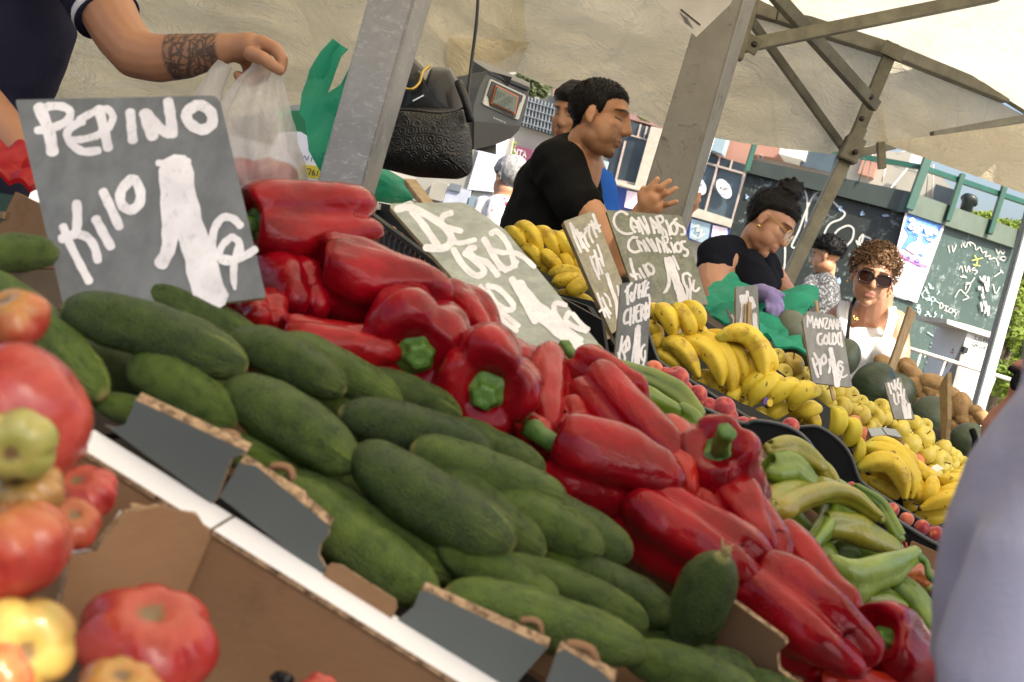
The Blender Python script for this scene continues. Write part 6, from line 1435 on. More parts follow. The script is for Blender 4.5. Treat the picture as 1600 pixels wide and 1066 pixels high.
def remesh(bm, voxel, smooth=3):
    me = bpy.data.meshes.new('tmp'); bmesh.ops.recalc_face_normals(bm, faces=bm.faces[:]); bm.to_mesh(me); bm.free()
    o = bpy.data.objects.new('tmp', me); COL.objects.link(o)
    r = o.modifiers.new('r', 'REMESH'); r.mode = 'VOXEL'; r.voxel_size = voxel; r.use_smooth_shade = True
    if smooth:
        s = o.modifiers.new('s', 'SMOOTH'); s.iterations = smooth; s.factor = .5
    dg = bpy.context.evaluated_depsgraph_get(); dg.update(); me2 = bpy.data.meshes.new_from_object(o.evaluated_get(dg)); bpy.data.objects.remove(o); bpy.data.meshes.remove(me)
    return me2
def head_matrix(c, face, up):
    y = Vector(face).normalized(); z = Vector(up); z = (z - y * z.dot(y)).normalized(); x = y.cross(z)
    return Matrix(((x.x, y.x, z.x, c.x), (x.y, y.y, z.y, c.y), (x.z, y.z, z.z, c.z), (0, 0, 0, 1)))
def head_prims(bm, Mh, s=1.0, jaw=1.0, nose=1.0):
    def e(x, y, z, a, b, c): ellip(bm, Mh @ Matrix.Translation(Vector((x, y, z)) * s), Vector((a, b, c)) * s)
    def c(p, q, r0, r1): capsule(bm, Mh @ (Vector(p) * s), Mh @ (Vector(q) * s), r0 * s, r1 * s)
    e(0, -.012, .036, .074, .093, .080); e(0, .022, -.018, .064 * jaw, .064, .082); e(0, .030, -.066, .046 * jaw, .048, .042)
    e(0, .060, -.092, .022, .022, .019); e(0, .010, -.055, .057 * jaw, .055, .046)
    e(-.030, .038, -.040, .032, .038, .042); e(.030, .038, -.040, .032, .038, .042)
    c((0, .083, .026), (0, .099 * nose, -.018), .0085, .0105); c((-.010, .090, -.024), (.010, .090, -.024), .0075, .0075); c((0, .088, -.010), (0, .092, -.022), .013, .013)
    e(0, .060, .036, .050, .028, .016); e(-.034, .052, -.016, .026, .021, .024); e(.034, .052, -.016, .026, .021, .024)
    e(0, .070, -.052, .030, .020, .024); c((-.014, .083, -.052), (.014, .083, -.052), .0075, .0075); c((-.012, .082, -.064), (.012, .082, -.064), .008, .008)
    for sx in (-1, 1): e(sx * .074, -.012, -.006, .007, .016, .026); e(sx * .076, -.006, -.026, .006, .009, .013)
def paint(me, Mh, s, o):
    """eye sockets, lashes, brows, lips, stubble as pigment; coordinates are the head's own"""
    inv = Mh.inverted(); n = len(me.vertices)
    pig = me.attributes.new('pig', 'FLOAT_COLOR', 'POINT'); col = np.zeros((n, 4), np.float32)
    lip = o.get('lip', (.33, .10, .08)); hairc = o.get('brow', (.015, .012, .010))
    for i, v in enumerate(me.vertices):
        if (v.co - Mh.translation).length > .22: continue
        q = (inv @ v.co) / s; x, y, z = q
        ax = abs(x)
        g = math.exp(-((ax - .032) / .017) ** 2 - ((z - .010) / .013) ** 2) if y > .03 else 0
        g2 = math.exp(-((ax - .032) / .012) ** 2 - ((z - .008) / .0065) ** 2) if y > .03 else 0
        g3 = -math.exp(-((z + .058) / .003) ** 2) * .35 if y > .06 and ax < .024 else 0
        if g > .02 or g3: v.co = Mh @ (Vector((x, y - .012 * g + .0055 * g2 + .005 * g3, z)) * s)
        def put(a, c):
            if a > col[i, 3]: col[i] = (*c, min(1, a))
        if y > .03:
            put(1.0 * max(0, 1 - abs(z - .0085) / .0045) * (1 if .017 < ax < .047 else 0) * 1.3, (.012, .008, .006))
            put(.35 * g, tuple(v_ * .35 for v_ in lip)) if o.get('shade') else None
            bz = .036 - 1.6 * max(0, ax - .035) ** 1.3 * 1.0
            put(1.2 * max(0, 1 - abs(z - bz) / .006) * (1 if .012 < ax < .052 else 0), hairc)
            put(1.4 * max(0, 1 - ((x / .025) ** 2 + ((z + .058) / .012) ** 2)), lip)
            put(1.0 * max(0, 1 - abs(z + .058) / .0025) * (1 if ax < .022 else 0), (.07, .02, .015))
        if o.get('beard') and z < -.03:
            k = max(0, min(1, (-.080 - z) / .012)) * (1 if y > .050 else 0) * (1 if ax < .022 else .0); put(k * .6, hairc)
            k = max(0, 1 - abs(z + .042) / .006) * (1 if ax < .030 and y > .07 else 0); put(k * .55, hairc)
            k = .18 * (1 if y > -.02 and z > -.12 else 0); put(k, hairc)
    pig.data.foreach_set('color', col.reshape(-1))
def hair_from(me, Mh, s, line, thick, name, mat, parent, rough=.004, seed=0, bald=None, outs=0):
    inv = Mh.inverted(); xs = [p[0] for p in line]; ys = [p[1] for p in line]
    bm = bmesh.new(); bm.from_mesh(me); mask = {}
    kill = []
    for v in bm.verts:
        q = (inv @ v.co) / s
        if q.length > .20 or abs(q.x) > .0755 and -.034 < q.y < .016 and q.z < .016: mask[v] = -1; kill.append(v); continue
        h = q.z - float(np.interp(q.y, xs, ys)); mask[v] = h
        if h < -.003: kill.append(v)
    mv = {v: mask[v] for v in bm.verts}; bm.normal_update()
    for v in bm.verts:
        if mv[v] >= -.003:
            q = (inv @ v.co) / s; f = min(1, max(0, mv[v] + .003) / .022)
            top = .5 + .5 * min(1, max(0, (q.z - .02) / .06)); d = thick * f * top * (1 + .35 * noise.noise(q * 26 + Vector((seed, 0, 0)))) + rough * noise.noise(q * 80 + Vector((0, seed, 0))) * f
            v.co += v.normal * d * s + v.normal * .0012
    bmesh.ops.delete(bm, geom=kill, context='VERTS'); 
    for a in list(bm.verts.layers.float_color.keys()): bm.verts.layers.float_color.remove(bm.verts.layers.float_color[a])
    return obj(name, bm, MATS[mat], parent)
def fuzz(o, n, ln, mt, parent, seed=0, sweep=(0, 0, 0), w_=.0011, nm='hair_strands'):
    """short hairs standing off a hair surface"""
    rnd = random.Random(seed); me = o.data; bm = bmesh.new(); ps = me.polygons; sw = Vector(sweep)
    for _ in range(n):
        f = ps[rnd.randrange(len(ps))]; c = f.center.copy(); d = (f.normal + sw + Vector((rnd.gauss(0, .35), rnd.gauss(0, .35), rnd.gauss(0, .35)))).normalized()
        u = d.orthogonal().normalized() * w_; u = Quaternion(d, rnd.uniform(0, 6.28)) @ u; L_ = ln * rnd.uniform(.5, 1.2); v = [bm.verts.new(c - u - f.normal * .001), bm.verts.new(c + u - f.normal * .001), bm.verts.new(c + d * L_)]; bm.faces.new(v)
    return obj(nm, bm, MATS[mt], parent, smooth=False)
def finger(bm, pts, r0, r1):
    for i in range(len(pts) - 1):
        t0, t1 = i / (len(pts) - 1), (i + 1) / (len(pts) - 1); capsule(bm, pts[i], pts[i + 1], r0 + (r1 - r0) * t0, r0 + (r1 - r0) * t1)
def limb(bm, J):
    """J: list of (px,py,d,rpx)"""
    for a, b in zip(J, J[1:]): capsule(bm, P(*a[:3]), P(*b[:3]), a[3] * a[2] / F_PX, b[3] * b[2] / F_PX)
def blob(bm, px, py, d, rx, ry, rz_m, rot=0):
    """ellipsoid with px radii in the picture plane, depth radius in metres, turned by rot degrees"""
    u = IX * math.cos(R(rot)) + IY * math.sin(R(rot)); v = -IX * math.sin(R(rot)) + IY * math.cos(R(rot)); c = P(px, py, d)
    Mx = Matrix(((u.x, v.x, FW.x, c.x), (u.y, v.y, FW.y, c.y), (u.z, v.z, FW.z, c.z), (0, 0, 0, 1))); ellip(bm, Mx, (rx * d / F_PX, ry * d / F_PX, rz_m))
def wrinkle(me, amp, sc, seed=0):
    for v in me.vertices:
        q = v.co; d = noise.noise(q * sc + Vector((seed, 0, 0))) + .5 * noise.noise(q * sc * 2.3 + Vector((0, seed, 0))); v.co = q + v.normal * (abs(d) * -1 + .2) * amp
    return me
def person(loc, label): return empty('person', (loc.x, loc.y, loc.z), label, 'person')
def body(bm, voxel, mat, parent, Mh=None, s=1, o=None, smooth=4, tat=None, name='body'):
    me = remesh(bm, voxel, smooth)
    if Mh is not None: paint(me, Mh, s, o or {})
    else:
        pig = me.attributes.new('pig', 'FLOAT_COLOR', 'POINT')
        z = np.zeros(len(me.vertices) * 4, np.float32); pig.data.foreach_set('color', z)
    if tat:
        at = me.attributes.new('tat', 'FLOAT', 'POINT'); a, b = tat; L_ = (b - a).length; ax = (b - a).normalized(); vals = []
        for v in me.vertices:
            t = (v.co - a).dot(ax); vals.append(max(0, min(1, t / .004)) * max(0, min(1, (L_ - t) / .004)) if ((v.co - a) - ax * t).length < .09 else 0)
        at.data.foreach_set('value', vals)
    me.materials.clear(); me.materials.append(MATS[mat]); return obj(name, me, None, parent), me
def garment(bm, voxel, mat, parent, name, amp=.006, sc=9, seed=0, smooth=4):
    me = remesh(bm, voxel, smooth); wrinkle(me, amp, sc, seed); me.materials.clear(); me.materials.append(MATS[mat]); return obj(name, me, None, parent)

# ---- vendor in the navy polo (only torso and arms in view)
nv = person(P(60, 60, 1.75), 'vendor in a navy polo with a tattooed forearm holding a white plastic bag')
bm = bmesh.new()
limb(bm, [(120, -90, 1.80, 52), (150, -20, 1.78, 46), (186, 52, 1.76, 41), (212, 84, 1.75, 39)]); limb(bm, [(212, 84, 1.75, 39), (246, 92, 1.74, 37), (290, 88, 1.73, 35), (330, 80, 1.72, 28), (362, 74, 1.71, 22), (372, 73, 1.71, 21)])
limb(bm, [(120, -90, 1.80, 52), (60, -120, 1.85, 60)])
# hand: back of the hand, five fingers closed on the bag
limb(bm, [(366, 74, 1.71, 21), (392, 72, 1.70, 22), (408, 76, 1.70, 19)]); limb(bm, [(370, 80, 1.72, 18), (396, 90, 1.73, 18)])
def F_(pts, r0, r1): finger(bm, [P(*p) for p in pts], r0 * 1.9 / F_PX, r1 * 1.9 / F_PX)
F_([(408, 66, 1.69), (430, 76, 1.68), (441, 92, 1.675), (440, 108, 1.675)], 11, 7.5)      # index
F_([(392, 84, 1.67), (412, 92, 1.655), (428, 104, 1.655), (437, 111, 1.66)], 11, 7.5)      # thumb
F_([(404, 82, 1.71), (420, 100, 1.72), (412, 118, 1.71), (398, 120, 1.70)], 10.5, 8)
F_([(394, 88, 1.72), (408, 112, 1.735), (398, 128, 1.72), (384, 124, 1.70)], 10, 8)
F_([(382, 90, 1.73), (390, 114, 1.745), (382, 126, 1.735), (372, 118, 1.71)], 9, 7.5)
limb(bm, [(-120, 60, 1.75, 46), (-60, 130, 1.72, 40), (-6, 190, 1.68, 36), (24, 226, 1.64, 30), (40, 250, 1.62, 26)])
limb(bm, [(-120, 60, 1.75, 46), (-60, -60, 1.85, 60), (60, -120, 1.85, 60)])
body(bm, .0035, 'tanned_skin', nv, tat=(P(270, 88, 1.735), P(350, 76, 1.715)))
bm = bmesh.new(); blob(bm, 10, -90, 1.95, 150, 160, .14, 10); blob(bm, -20, 60, 1.92, 128, 170, .13, 18); blob(bm, -60, 260, 1.9, 105, 160, .12, 15); limb(bm, [(60, -120, 1.85, 70), (118, -80, 1.82, 60)])
garment(bm, .008, 'navy_fabric', nv, 'polo_shirt', .014, 6, 1)
sl_ = [P(70, -150, 1.82), P(118, -70, 1.81), P(148, -14, 1.79), P(168, 26, 1.775)]; rs = [px_m(62, sl_[0]), px_m(58, sl_[1]), px_m(54, sl_[2]), px_m(50, sl_[3])]
sv = arc_me(sl_, rs, 32, 'navy_fabric', 'sleeve', wrinkle=.10, n=6); svo = obj('sleeve', sv, None, nv)
for nm, a, b, r_, mt in (('sleeve_trim', .70, .93, 51.5, 'white_trim'), ('sleeve_piping', .93, 1.02, 51, 'navy_fabric')):
    A = sl_[2].lerp(sl_[3], a); B = sl_[2].lerp(sl_[3], b); obj(nm, tube([A, B], px_m(r_, A), 32, prof=None), MATS[mt], nv)
# ---- white bag in his hand with red produce
def m_film(name, col, tr, rough=.3):
    m = M(name); t = m.t; nz = m.noise(5, 6, .7, m.scale(m.tc(), (3, 3, .8)), .7); d = t.nodes.new('ShaderNodeBsdfTranslucent'); d2 = m.b; tp = t.nodes.new('ShaderNodeBsdfTransparent')
    m.set(Base_Color=col, Roughness=rough); m.put(d.inputs[0], col); m1 = t.nodes.new('ShaderNodeMixShader'); m1.inputs[0].default_value = .45; t.links.new(d2.outputs[0], m1.inputs[1]); t.links.new(d.outputs[0], m1.inputs[2])
    m2 = t.nodes.new('ShaderNodeMixShader'); m.put(m2.inputs[0], m.ramp(nz, [(.35, min(1, tr + .22)), (.6, tr), (.72, max(0, tr - .3))])); t.links.new(m1.outputs[0], m2.inputs[1]); t.links.new(tp.outputs[0], m2.inputs[2]); t.links.new(m2.outputs[0], m.out.inputs[0])
    m.bump(nz, .6, .01)
m_film('thin_white_film', (.90, .88, .86), .46); m_film('green_film', (.035, .52, .33), .06, .4); m_film('red_film', (.55, .015, .02), .02, .3); m_film('pink_film', (.62, .06, .09), .25, .35)
def bag_mesh(cx, rows, seg=64, seed=0, amp=.18):
    """rows: (left px, right px, y, depth, thickness m) from the neck down; pleated near the neck"""
    W = []
    for i, (x0, x1, y, d, th) in enumerate(rows):
        c = P((x0 + x1) / 2, y, d); hw = px_m((x1 - x0) / 2, c); r = []
        for k in range(seg):
            a = 2 * math.pi * k / seg; pl_ = 1 + amp * math.sin(9 * a + seed) * (1 - i / len(rows)) + amp * .5 * noise.noise(Vector((math.cos(a) * 2, math.sin(a) * 2, i * .35 + seed)))
            r.append(c + IX * math.cos(a) * hw * pl_ - FW * math.sin(a) * th * pl_ + IY * (math.cos(a) * .01))
        W.append(r)
    bm, V = from_grid(W, False, True); bm.faces.new(V[-1]); bmesh.ops.recalc_face_normals(bm, faces=bm.faces[:]); return bm
pb_ = empty('plastic_bag', P(420, 110, 1.7), 'thin white plastic bag with red produce held by the tattooed hand', 'plastic bag')
rows_ = [(400, 440, 104, 1.69, .006), (392, 440, 116, 1.69, .012), (372, 445, 140, 1.69, .03), (352, 452, 175, 1.69, .05), (340, 462, 215, 1.69, .07), (342, 474, 255, 1.69, .085), (352, 480, 290, 1.69, .085), (370, 478, 318, 1.69, .07), (395, 460, 334, 1.69, .04)]
sm_rows = smooth_path(rows_, 4); obj('film', bag_mesh(0, sm_rows, seed=2), MATS['thin_white_film'], pb_)
obj('stretched_handle', arc_me([P(352, 100, 1.70), P(335, 132, 1.70), P(325, 165, 1.70), P(345, 210, 1.70)], [.012, .016, .022, .02], 16, 'thin_white_film', 'h', wrinkle=.3), None, pb_)
for i, (x, y, s_) in enumerate([(388, 272, 68), (430, 274, 70), (412, 298, 70)]):
    o = ball('tomato', TOM, i, x, y, s_, 1.675, ['pinkish red tomato left inside the white plastic bag', 'large red tomato right inside the white plastic bag', 'red tomato at the bottom of the white plastic bag'][i], 'tomato', None, .8, (.0, 0, 0), (0, 0, 1)).color = (0, 0, 0, 1)

# ---- man in the black t-shirt
def head_at(px, py, d, face, up, s): return head_matrix(P(px, py, d), V3(*face), V3(*up)), s
man = person(P(880, 400, 3.35), 'man in a black t-shirt with goatee, hands on the grey post')
Mh, s_ = head_at(936, 186, 3.30, (.93, .30, .26), (.34, -.94, .0), .94)
bm = bmesh.new(); head_prims(bm, Mh, s_, 1.0, 1.05)
limb(bm, [(926, 205, 3.32, 30), (912, 232, 3.35, 31), (898, 262, 3.38, 38)])
limb(bm, [(880, 262, 3.30, 40), (905, 312, 3.22, 27), (935, 352, 3.14, 25), (955, 395, 3.06, 24), (962, 412, 3.04, 23)]); limb(bm, [(962, 412, 3.04, 23), (980, 372, 3.0, 20), (998, 338, 2.96, 15), (1004, 328, 2.95, 14)])
limb(bm, [(898, 262, 3.38, 44), (870, 330, 3.40, 50)])
limb(bm, [(1004, 330, 2.95, 13), (1012, 316, 2.93, 15), (1020, 310, 2.92, 13)]); limb(bm, [(1008, 332, 2.95, 12), (1026, 322, 2.93, 13)]); limb(bm, [(1006, 320, 2.94, 11), (1010, 306, 2.93, 9)])
def F2(pts, r0=4.6, r1=3.6): finger(bm, [P(*p) for p in pts], r0 * 1.18 * 2.93 / F_PX, r1 * 1.22 * 2.93 / F_PX)
F2([(1008, 308, 2.93), (1017, 292, 2.915), (1027, 280, 2.91)], 5.0, 3.8); F2([(1016, 306, 2.925), (1031, 293, 2.90), (1046, 283, 2.90)], 5.0, 3.8); F2([(1026, 311, 2.92), (1042, 302, 2.90), (1056, 294, 2.90)], 4.8, 3.6); F2([(1033, 322, 2.93), (1045, 319, 2.905), (1057, 315, 2.90)], 4.6, 3.4)
F2([(1002, 320, 2.94), (1000, 304, 2.93), (1006, 294, 2.925)], 5.0, 3.8)
# far arm and the fingers round the right edge of the post
limb(bm, [(900, 290, 3.5, 30), (960, 420, 3.5, 24), (1050, 380, 3.42, 16), (1066, 342, 3.36, 13), (1072, 328, 3.33, 12)])
F2([(1070, 318, 3.30), (1078, 306, 3.28), (1080, 298, 3.27)], 5.0, 3.8); F2([(1073, 322, 3.29), (1084, 312, 3.26), (1093, 304, 3.26)], 5.0, 3.8); F2([(1074, 328, 3.29), (1085, 319, 3.26), (1092, 313, 3.26)], 5.0, 3.8); F2([(1073, 334, 3.30), (1081, 329, 3.27), (1089, 323, 3.27)], 4.6, 3.4); F2([(1064, 330, 3.30), (1066, 316, 3.27), (1070, 308, 3.26)], 5, 3.8)
ob_, me_ = body(bm, .0038, 'brown_skin', man, Mh, s_, {'beard': 1, 'lip': (.30, .12, .085)}, smooth=3)
hh_ = hair_from(me_, Mh, s_, [(-.13, -.055), (-.07, -.050), (-.045, -.035), (-.026, .008), (-.010, .024), (.008, .004), (.018, .006), (.028, .050), (.050, .066), (.085, .074), (.12, .078)], .006, 'hair', 'black_hair', man, .001); fuzz(hh_, 5000, .005, 'black_hair', man, 1, V3(.3, -.2, 0))
bm = bmesh.new(); limb(bm, [(893, 252, 3.40, 46), (862, 300, 3.42, 62), (850, 370, 3.42, 74), (850, 470, 3.42, 76)]); limb(bm, [(905, 236, 3.40, 34), (880, 255, 3.38, 46)]); limb(bm, [(872, 262, 3.30, 46), (892, 300, 3.24, 40), (906, 322, 3.20, 38)]); limb(bm, [(914, 262, 3.40, 24), (918, 330, 3.42, 26), (915, 420, 3.42, 36)])
limb(bm, [(893, 252, 3.40, 40), (912, 262, 3.38, 26)]); limb(bm, [(900, 330, 3.40, 40), (900, 440, 3.4, 50)])
garment(bm, .007, 'black_fabric', man, 't_shirt', .012, 8, 4)

# ---- boy in blue behind him
boy = person(P(930, 320, 3.95), 'boy in a bright blue top mostly hidden behind the man in the black t-shirt')
Mb, sb = head_at(896, 183, 3.95, (-.55, .18, .80), (.28, -.95, 0), .93)
bm = bmesh.new(); head_prims(bm, Mb, sb); limb(bm, [(905, 215, 4.0, 24), (915, 260, 4.0, 28)]); limb(bm, [(915, 262, 4.02, 30), (938, 300, 4.0, 22)])
ob_, me_ = body(bm, .005, 'tanned_skin', boy, Mb, sb, {}, smooth=2)
hair_from(me_, Mb, sb, [(-.13, -.07), (-.02, .0), (.0, .03), (.04, .055), (.12, .06)], .018, 'hair', 'black_hair', boy)
bm = bmesh.new(); limb(bm, [(905, 270, 4.0, 34), (934, 292, 3.98, 31), (938, 340, 3.96, 30), (930, 420, 3.96, 44)]); limb(bm, [(905, 270, 4.0, 34), (880, 400, 4.0, 60)])
garment(bm, .009, 'blue_fabric', boy, 't_shirt', .010, 8, 6)

# ---- woman with the hair bun, glasses and lavender gloves
wo = person(P(1150, 420, 4.1), 'woman with a black hair bun, glasses and lavender gloves looking down at the green bags')
Mw, sw = head_at(1201, 350, 4.10, (.66, .66, .36), (.62, -.78, .05), .98)
bm = bmesh.new(); head_prims(bm, Mw, sw, .96, .95)
limb(bm, [(1186, 365, 4.12, 24), (1172, 388, 4.15, 23), (1160, 410, 4.18, 32)]); limb(bm, [(1130, 408, 4.08, 30), (1113, 430, 4.02, 27), (1112, 452, 3.98, 26), (1122, 480, 3.9, 22)]); limb(bm, [(1122, 480, 3.9, 22), (1160, 470, 3.8, 16), (1190, 462, 3.72, 13)])
limb(bm, [(1130, 408, 4.08, 28), (1160, 412, 4.18, 36), (1190, 412, 4.25, 26), (1218, 450, 4.2, 20), (1240, 470, 4.0, 14)]); limb(bm, [(1160, 412, 4.18, 36), (1160, 470, 4.2, 42)])
ob_, me_ = body(bm, .0045, 'light_skin', wo, Mw, sw, {'lip': (.40, .13, .12)}, smooth=2)
hh_ = hair_from(me_, Mw, sw, [(-.13, -.072), (-.06, -.062), (-.035, -.02), (-.015, .030), (.0, .038), (.02, .048), (.05, .062), (.085, .068), (.12, .075)], .014, 'hair', 'black_hair', wo, .003, 3); fuzz(hh_, 3500, .006, 'black_hair', wo, 2, V3(.2, -1.2, 0))
bm = bmesh.new(); rnd = random.Random(3)
bc_ = Mw @ (Vector((0, -.030, .142)) * sw); ellip(bm, Matrix.Translation(bc_), (.046, .046, .040)); ellip(bm, Matrix.Translation(Mw @ (Vector((0, -.03, .105)) * sw)), (.05, .05, .04))
for k in range(46):
    a = rnd.uniform(0, 6.28); e_ = rnd.uniform(-1, 1); c = bc_ + Vector((math.cos(a) * math.cos(e_), math.sin(a) * math.cos(e_), math.sin(e_))) * .042; dr = Vector((-math.sin(a), math.cos(a), rnd.uniform(-.6, .6))).normalized(); capsule(bm, c - dr * .018, c + dr * .018, .008, .006)
me = remesh(bm, .004, 1); me.materials.clear(); me.materials.append(MATS['black_hair']); obj('hair_bun', me, None, wo)
bm = bmesh.new(); limb(bm, [(1165, 402, 4.24, 30), (1156, 440, 4.2, 44), (1158, 520, 4.2, 50)]); limb(bm, [(1140, 392, 4.12, 28), (1118, 402, 4.06, 32)]); limb(bm, [(1126, 398, 4.10, 28), (1116, 420, 4.04, 31)]); limb(bm, [(1140, 392, 4.14, 24), (1160, 402, 4.24, 30)]); limb(bm, [(1168, 420, 4.08, 32), (1180, 450, 4.05, 34), (1180, 500, 4.05, 34)]); limb(bm, [(1186, 416, 4.18, 26), (1198, 450, 4.12, 26), (1200, 490, 4.1, 26)]); limb(bm, [(1190, 412, 4.22, 28), (1204, 430, 4.18, 22)])
garment(bm, .008, 'black_navy_fabric', wo, 't_shirt', .010, 9, 8)
bm = bmesh.new(); GL = -.40; limb(bm, [(1168, 464, 3.78 + GL, 17), (1190, 458, 3.72 + GL, 15), (1204, 462, 3.68 + GL, 14), (1209, 469, 3.66 + GL, 12)])
for k, pts in enumerate([[(1218, 466, 3.66), (1222, 480, 3.64), (1221, 490, 3.64)], [(1213, 472, 3.65), (1216, 486, 3.63), (1214, 494, 3.63)], [(1206, 474, 3.65), (1208, 486, 3.63), (1206, 492, 3.63)], [(1199, 472, 3.66), (1200, 482, 3.64), (1200, 488, 3.64)], [(1202, 458, 3.68), (1216, 456, 3.66), (1224, 462, 3.65)]]): finger(bm, [P(p[0], p[1], p[2] + GL) for p in pts], 4.6 * 3.3 / F_PX, 3.6 * 3.3 / F_PX)
garment(bm, .004, 'lavender_glove', wo, 'glove', .003, 30, 1, 2)
bm = bmesh.new(); limb(bm, [(1256, 474, 3.95, 10), (1248, 466, 3.95, 12)])
for k, pts in enumerate([[(1240, 462, 3.94), (1234, 458, 3.92), (1232, 464, 3.91)], [(1245, 460, 3.94), (1240, 454, 3.92), (1237, 460, 3.91)], [(1251, 459, 3.94), (1247, 453, 3.92), (1244, 458, 3.91)], [(1256, 460, 3.94), (1253, 455, 3.92), (1250, 459, 3.91)], [(1244, 470, 3.94), (1236, 472, 3.92), (1232, 470, 3.91)]]): finger(bm, [P(*p) for p in pts], 4.6 * 3.95 / F_PX, 3.8 * 3.95 / F_PX)
garment(bm, .004, 'lavender_glove', wo, 'glove', .003, 30, 2, 2)
def spectacles(Mx, s, par, lensm, framem, rx, rz, rim, dark=False, name='glasses'):
    e = bpy.data.objects.new(name, None); COL.objects.link(e); to_parent(e, par); e.empty_display_size = .02
    fr_ = bmesh.new(); ln = bmesh.new()
    for sx in (-1, 1):
        ring = [Mx @ (Vector((sx * .034 + math.copysign(abs(math.cos(t)) ** .75, math.cos(t)) * rx, .094 - abs(math.cos(t)) * .004 * (1 if math.cos(t) * sx > 0 else 0), .006 + math.copysign(abs(math.sin(t)) ** .75, math.sin(t)) * rz)) * s) for t in [2 * math.pi * j / 20 for j in range(20)]]
        tube(ring + [ring[0]], rim, 6, fr_, cap=False); f = ln.faces.new([ln.verts.new(p) for p in ring])
        tube([Mx @ (Vector((sx * (.034 + rx), .090, .012)) * s), Mx @ (Vector((sx * .076, .05, .014)) * s), Mx @ (Vector((sx * .080, -.005, .012)) * s)], rim * .9, 6, fr_)
    tube([Mx @ (Vector((-.009, .098, .010)) * s), Mx @ (Vector((.009, .098, .010)) * s)], rim, 6, fr_)
    r = obj('frame', fr_, MATS[framem], None); r.parent = e; l = obj('lenses', ln, MATS[lensm], None, smooth=False); l.parent = e
    for q in (r, l): q.matrix_parent_inverse = Matrix.Translation(par.location).inverted() if False else Matrix.Identity(4)
    e.matrix_parent_inverse = Matrix.Translation(par.location).inverted(); return e
mg = M('clear_lens'); mg.set(Base_Color=(.75, .8, .85), Roughness=.05, Alpha=.35); mg.b.inputs['Specular IOR Level'].default_value = 1.0
mg = M('dark_lens'); g_ = mg.sep(mg.tc())[2]; mg.set(Base_Color=(.022, .007, .006), Roughness=.06); mg.b.inputs['Coat Weight'].default_value = .6
simple('tortoise_frame', (.03, .012, .008), .15, nz=.5, sc=60)
spectacles(Mw, sw, wo, 'clear_lens', 'gold_metal', .027, .024, .0014)
eb = bmesh.new(); bmesh.ops.create_icosphere(eb, subdivisions=2, radius=.007, matrix=Matrix.Translation(Mw @ (Vector((.084, .002, -.040)) * sw))); obj('earring', eb, MATS['gold_metal'], wo)
eb = bmesh.new(); bmesh.ops.create_icosphere(eb, subdivisions=2, radius=.007, matrix=Matrix.Translation(Mw @ (Vector((-.084, .002, -.040)) * sw))); obj('earring', eb, MATS['gold_metal'], wo)

# ---- passer-by behind the tent leg
pa_ = person(P(1280, 470, 7.2), 'man in a speckled grey t-shirt by the graffiti, turned away')
Mp, sp_ = head_at(1291, 402, 7.2, (-.80, .10, -.45), (.28, -.96, 0), 1.0)
bm = bmesh.new(); head_prims(bm, Mp, sp_); limb(bm, [(1292, 415, 7.25, 14), (1286, 440, 7.25, 16)]); limb(bm, [(1286, 445, 7.25, 14), (1280, 500, 7.25, 18), (1270, 560, 7.25, 18)])
ob_, me_ = body(bm, .009, 'brown_skin', pa_, Mp, sp_, {'beard': 1}, smooth=2)
hh_ = hair_from(me_, Mp, sp_, [(-.13, -.02), (-.06, -.005), (-.03, .0), (-.02, .02), (.03, .04), (.06, .065), (.12, .07)], .026, 'hair', 'black_hair', pa_, .008); fuzz(hh_, 2200, .018, 'black_hair', pa_, 3, w_=.002)
bm = bmesh.new(); limb(bm, [(1288, 446, 7.2, 22), (1282, 472, 7.2, 30), (1270, 560, 7.2, 34)]); limb(bm, [(1268, 442, 7.2, 14), (1254, 470, 7.1, 14)]); limb(bm, [(1268, 442, 7.2, 14), (1292, 440, 7.3, 16)]); limb(bm, [(1298, 448, 7.35, 14), (1300, 490, 7.3, 14)])
garment(bm, .012, 'speckled_fabric', pa_, 't_shirt', .012, 8, 4)

# ---- woman in the white tank top
cu = person(P(1350, 540, 4.6), 'curly-haired woman with dark sunglasses in a white tank top')
Mc, s3 = head_at(1363, 434, 4.50, (-.22, .16, .96), (.27, -.96, .14), 1.0)
bm = bmesh.new(); head_prims(bm, Mc, s3, 1.06, .95)
limb(bm, [(1370, 462, 4.56, 25), (1366, 486, 4.60, 27)]); limb(bm, [(1362, 500, 4.66, 34), (1318, 492, 4.66, 20), (1308, 498, 4.64, 18)]); limb(bm, [(1362, 500, 4.66, 34), (1396, 504, 4.60, 22)])
limb(bm, [(1308, 498, 4.64, 19), (1296, 540, 4.60, 17), (1290, 600, 4.55, 15)]); limb(bm, [(1398, 506, 4.60, 21), (1404, 550, 4.54, 18), (1396, 610, 4.5, 16)]); limb(bm, [(1356, 520, 4.68, 44), (1350, 600, 4.66, 50)])
ob_, me_ = body(bm, .0045, 'light_skin', cu, Mc, s3, {'lip': (.36, .15, .12)}, smooth=2)
hair_from(me_, Mc, s3, [(-.13, -.07), (-.03, -.03), (.0, .02), (.03, .04), (.06, .062), (.12, .066)], .014, 'hair', 'curly_brown_hair', cu, .006, 2)
bm = bmesh.new(); rnd = random.Random(11); cnt = 0
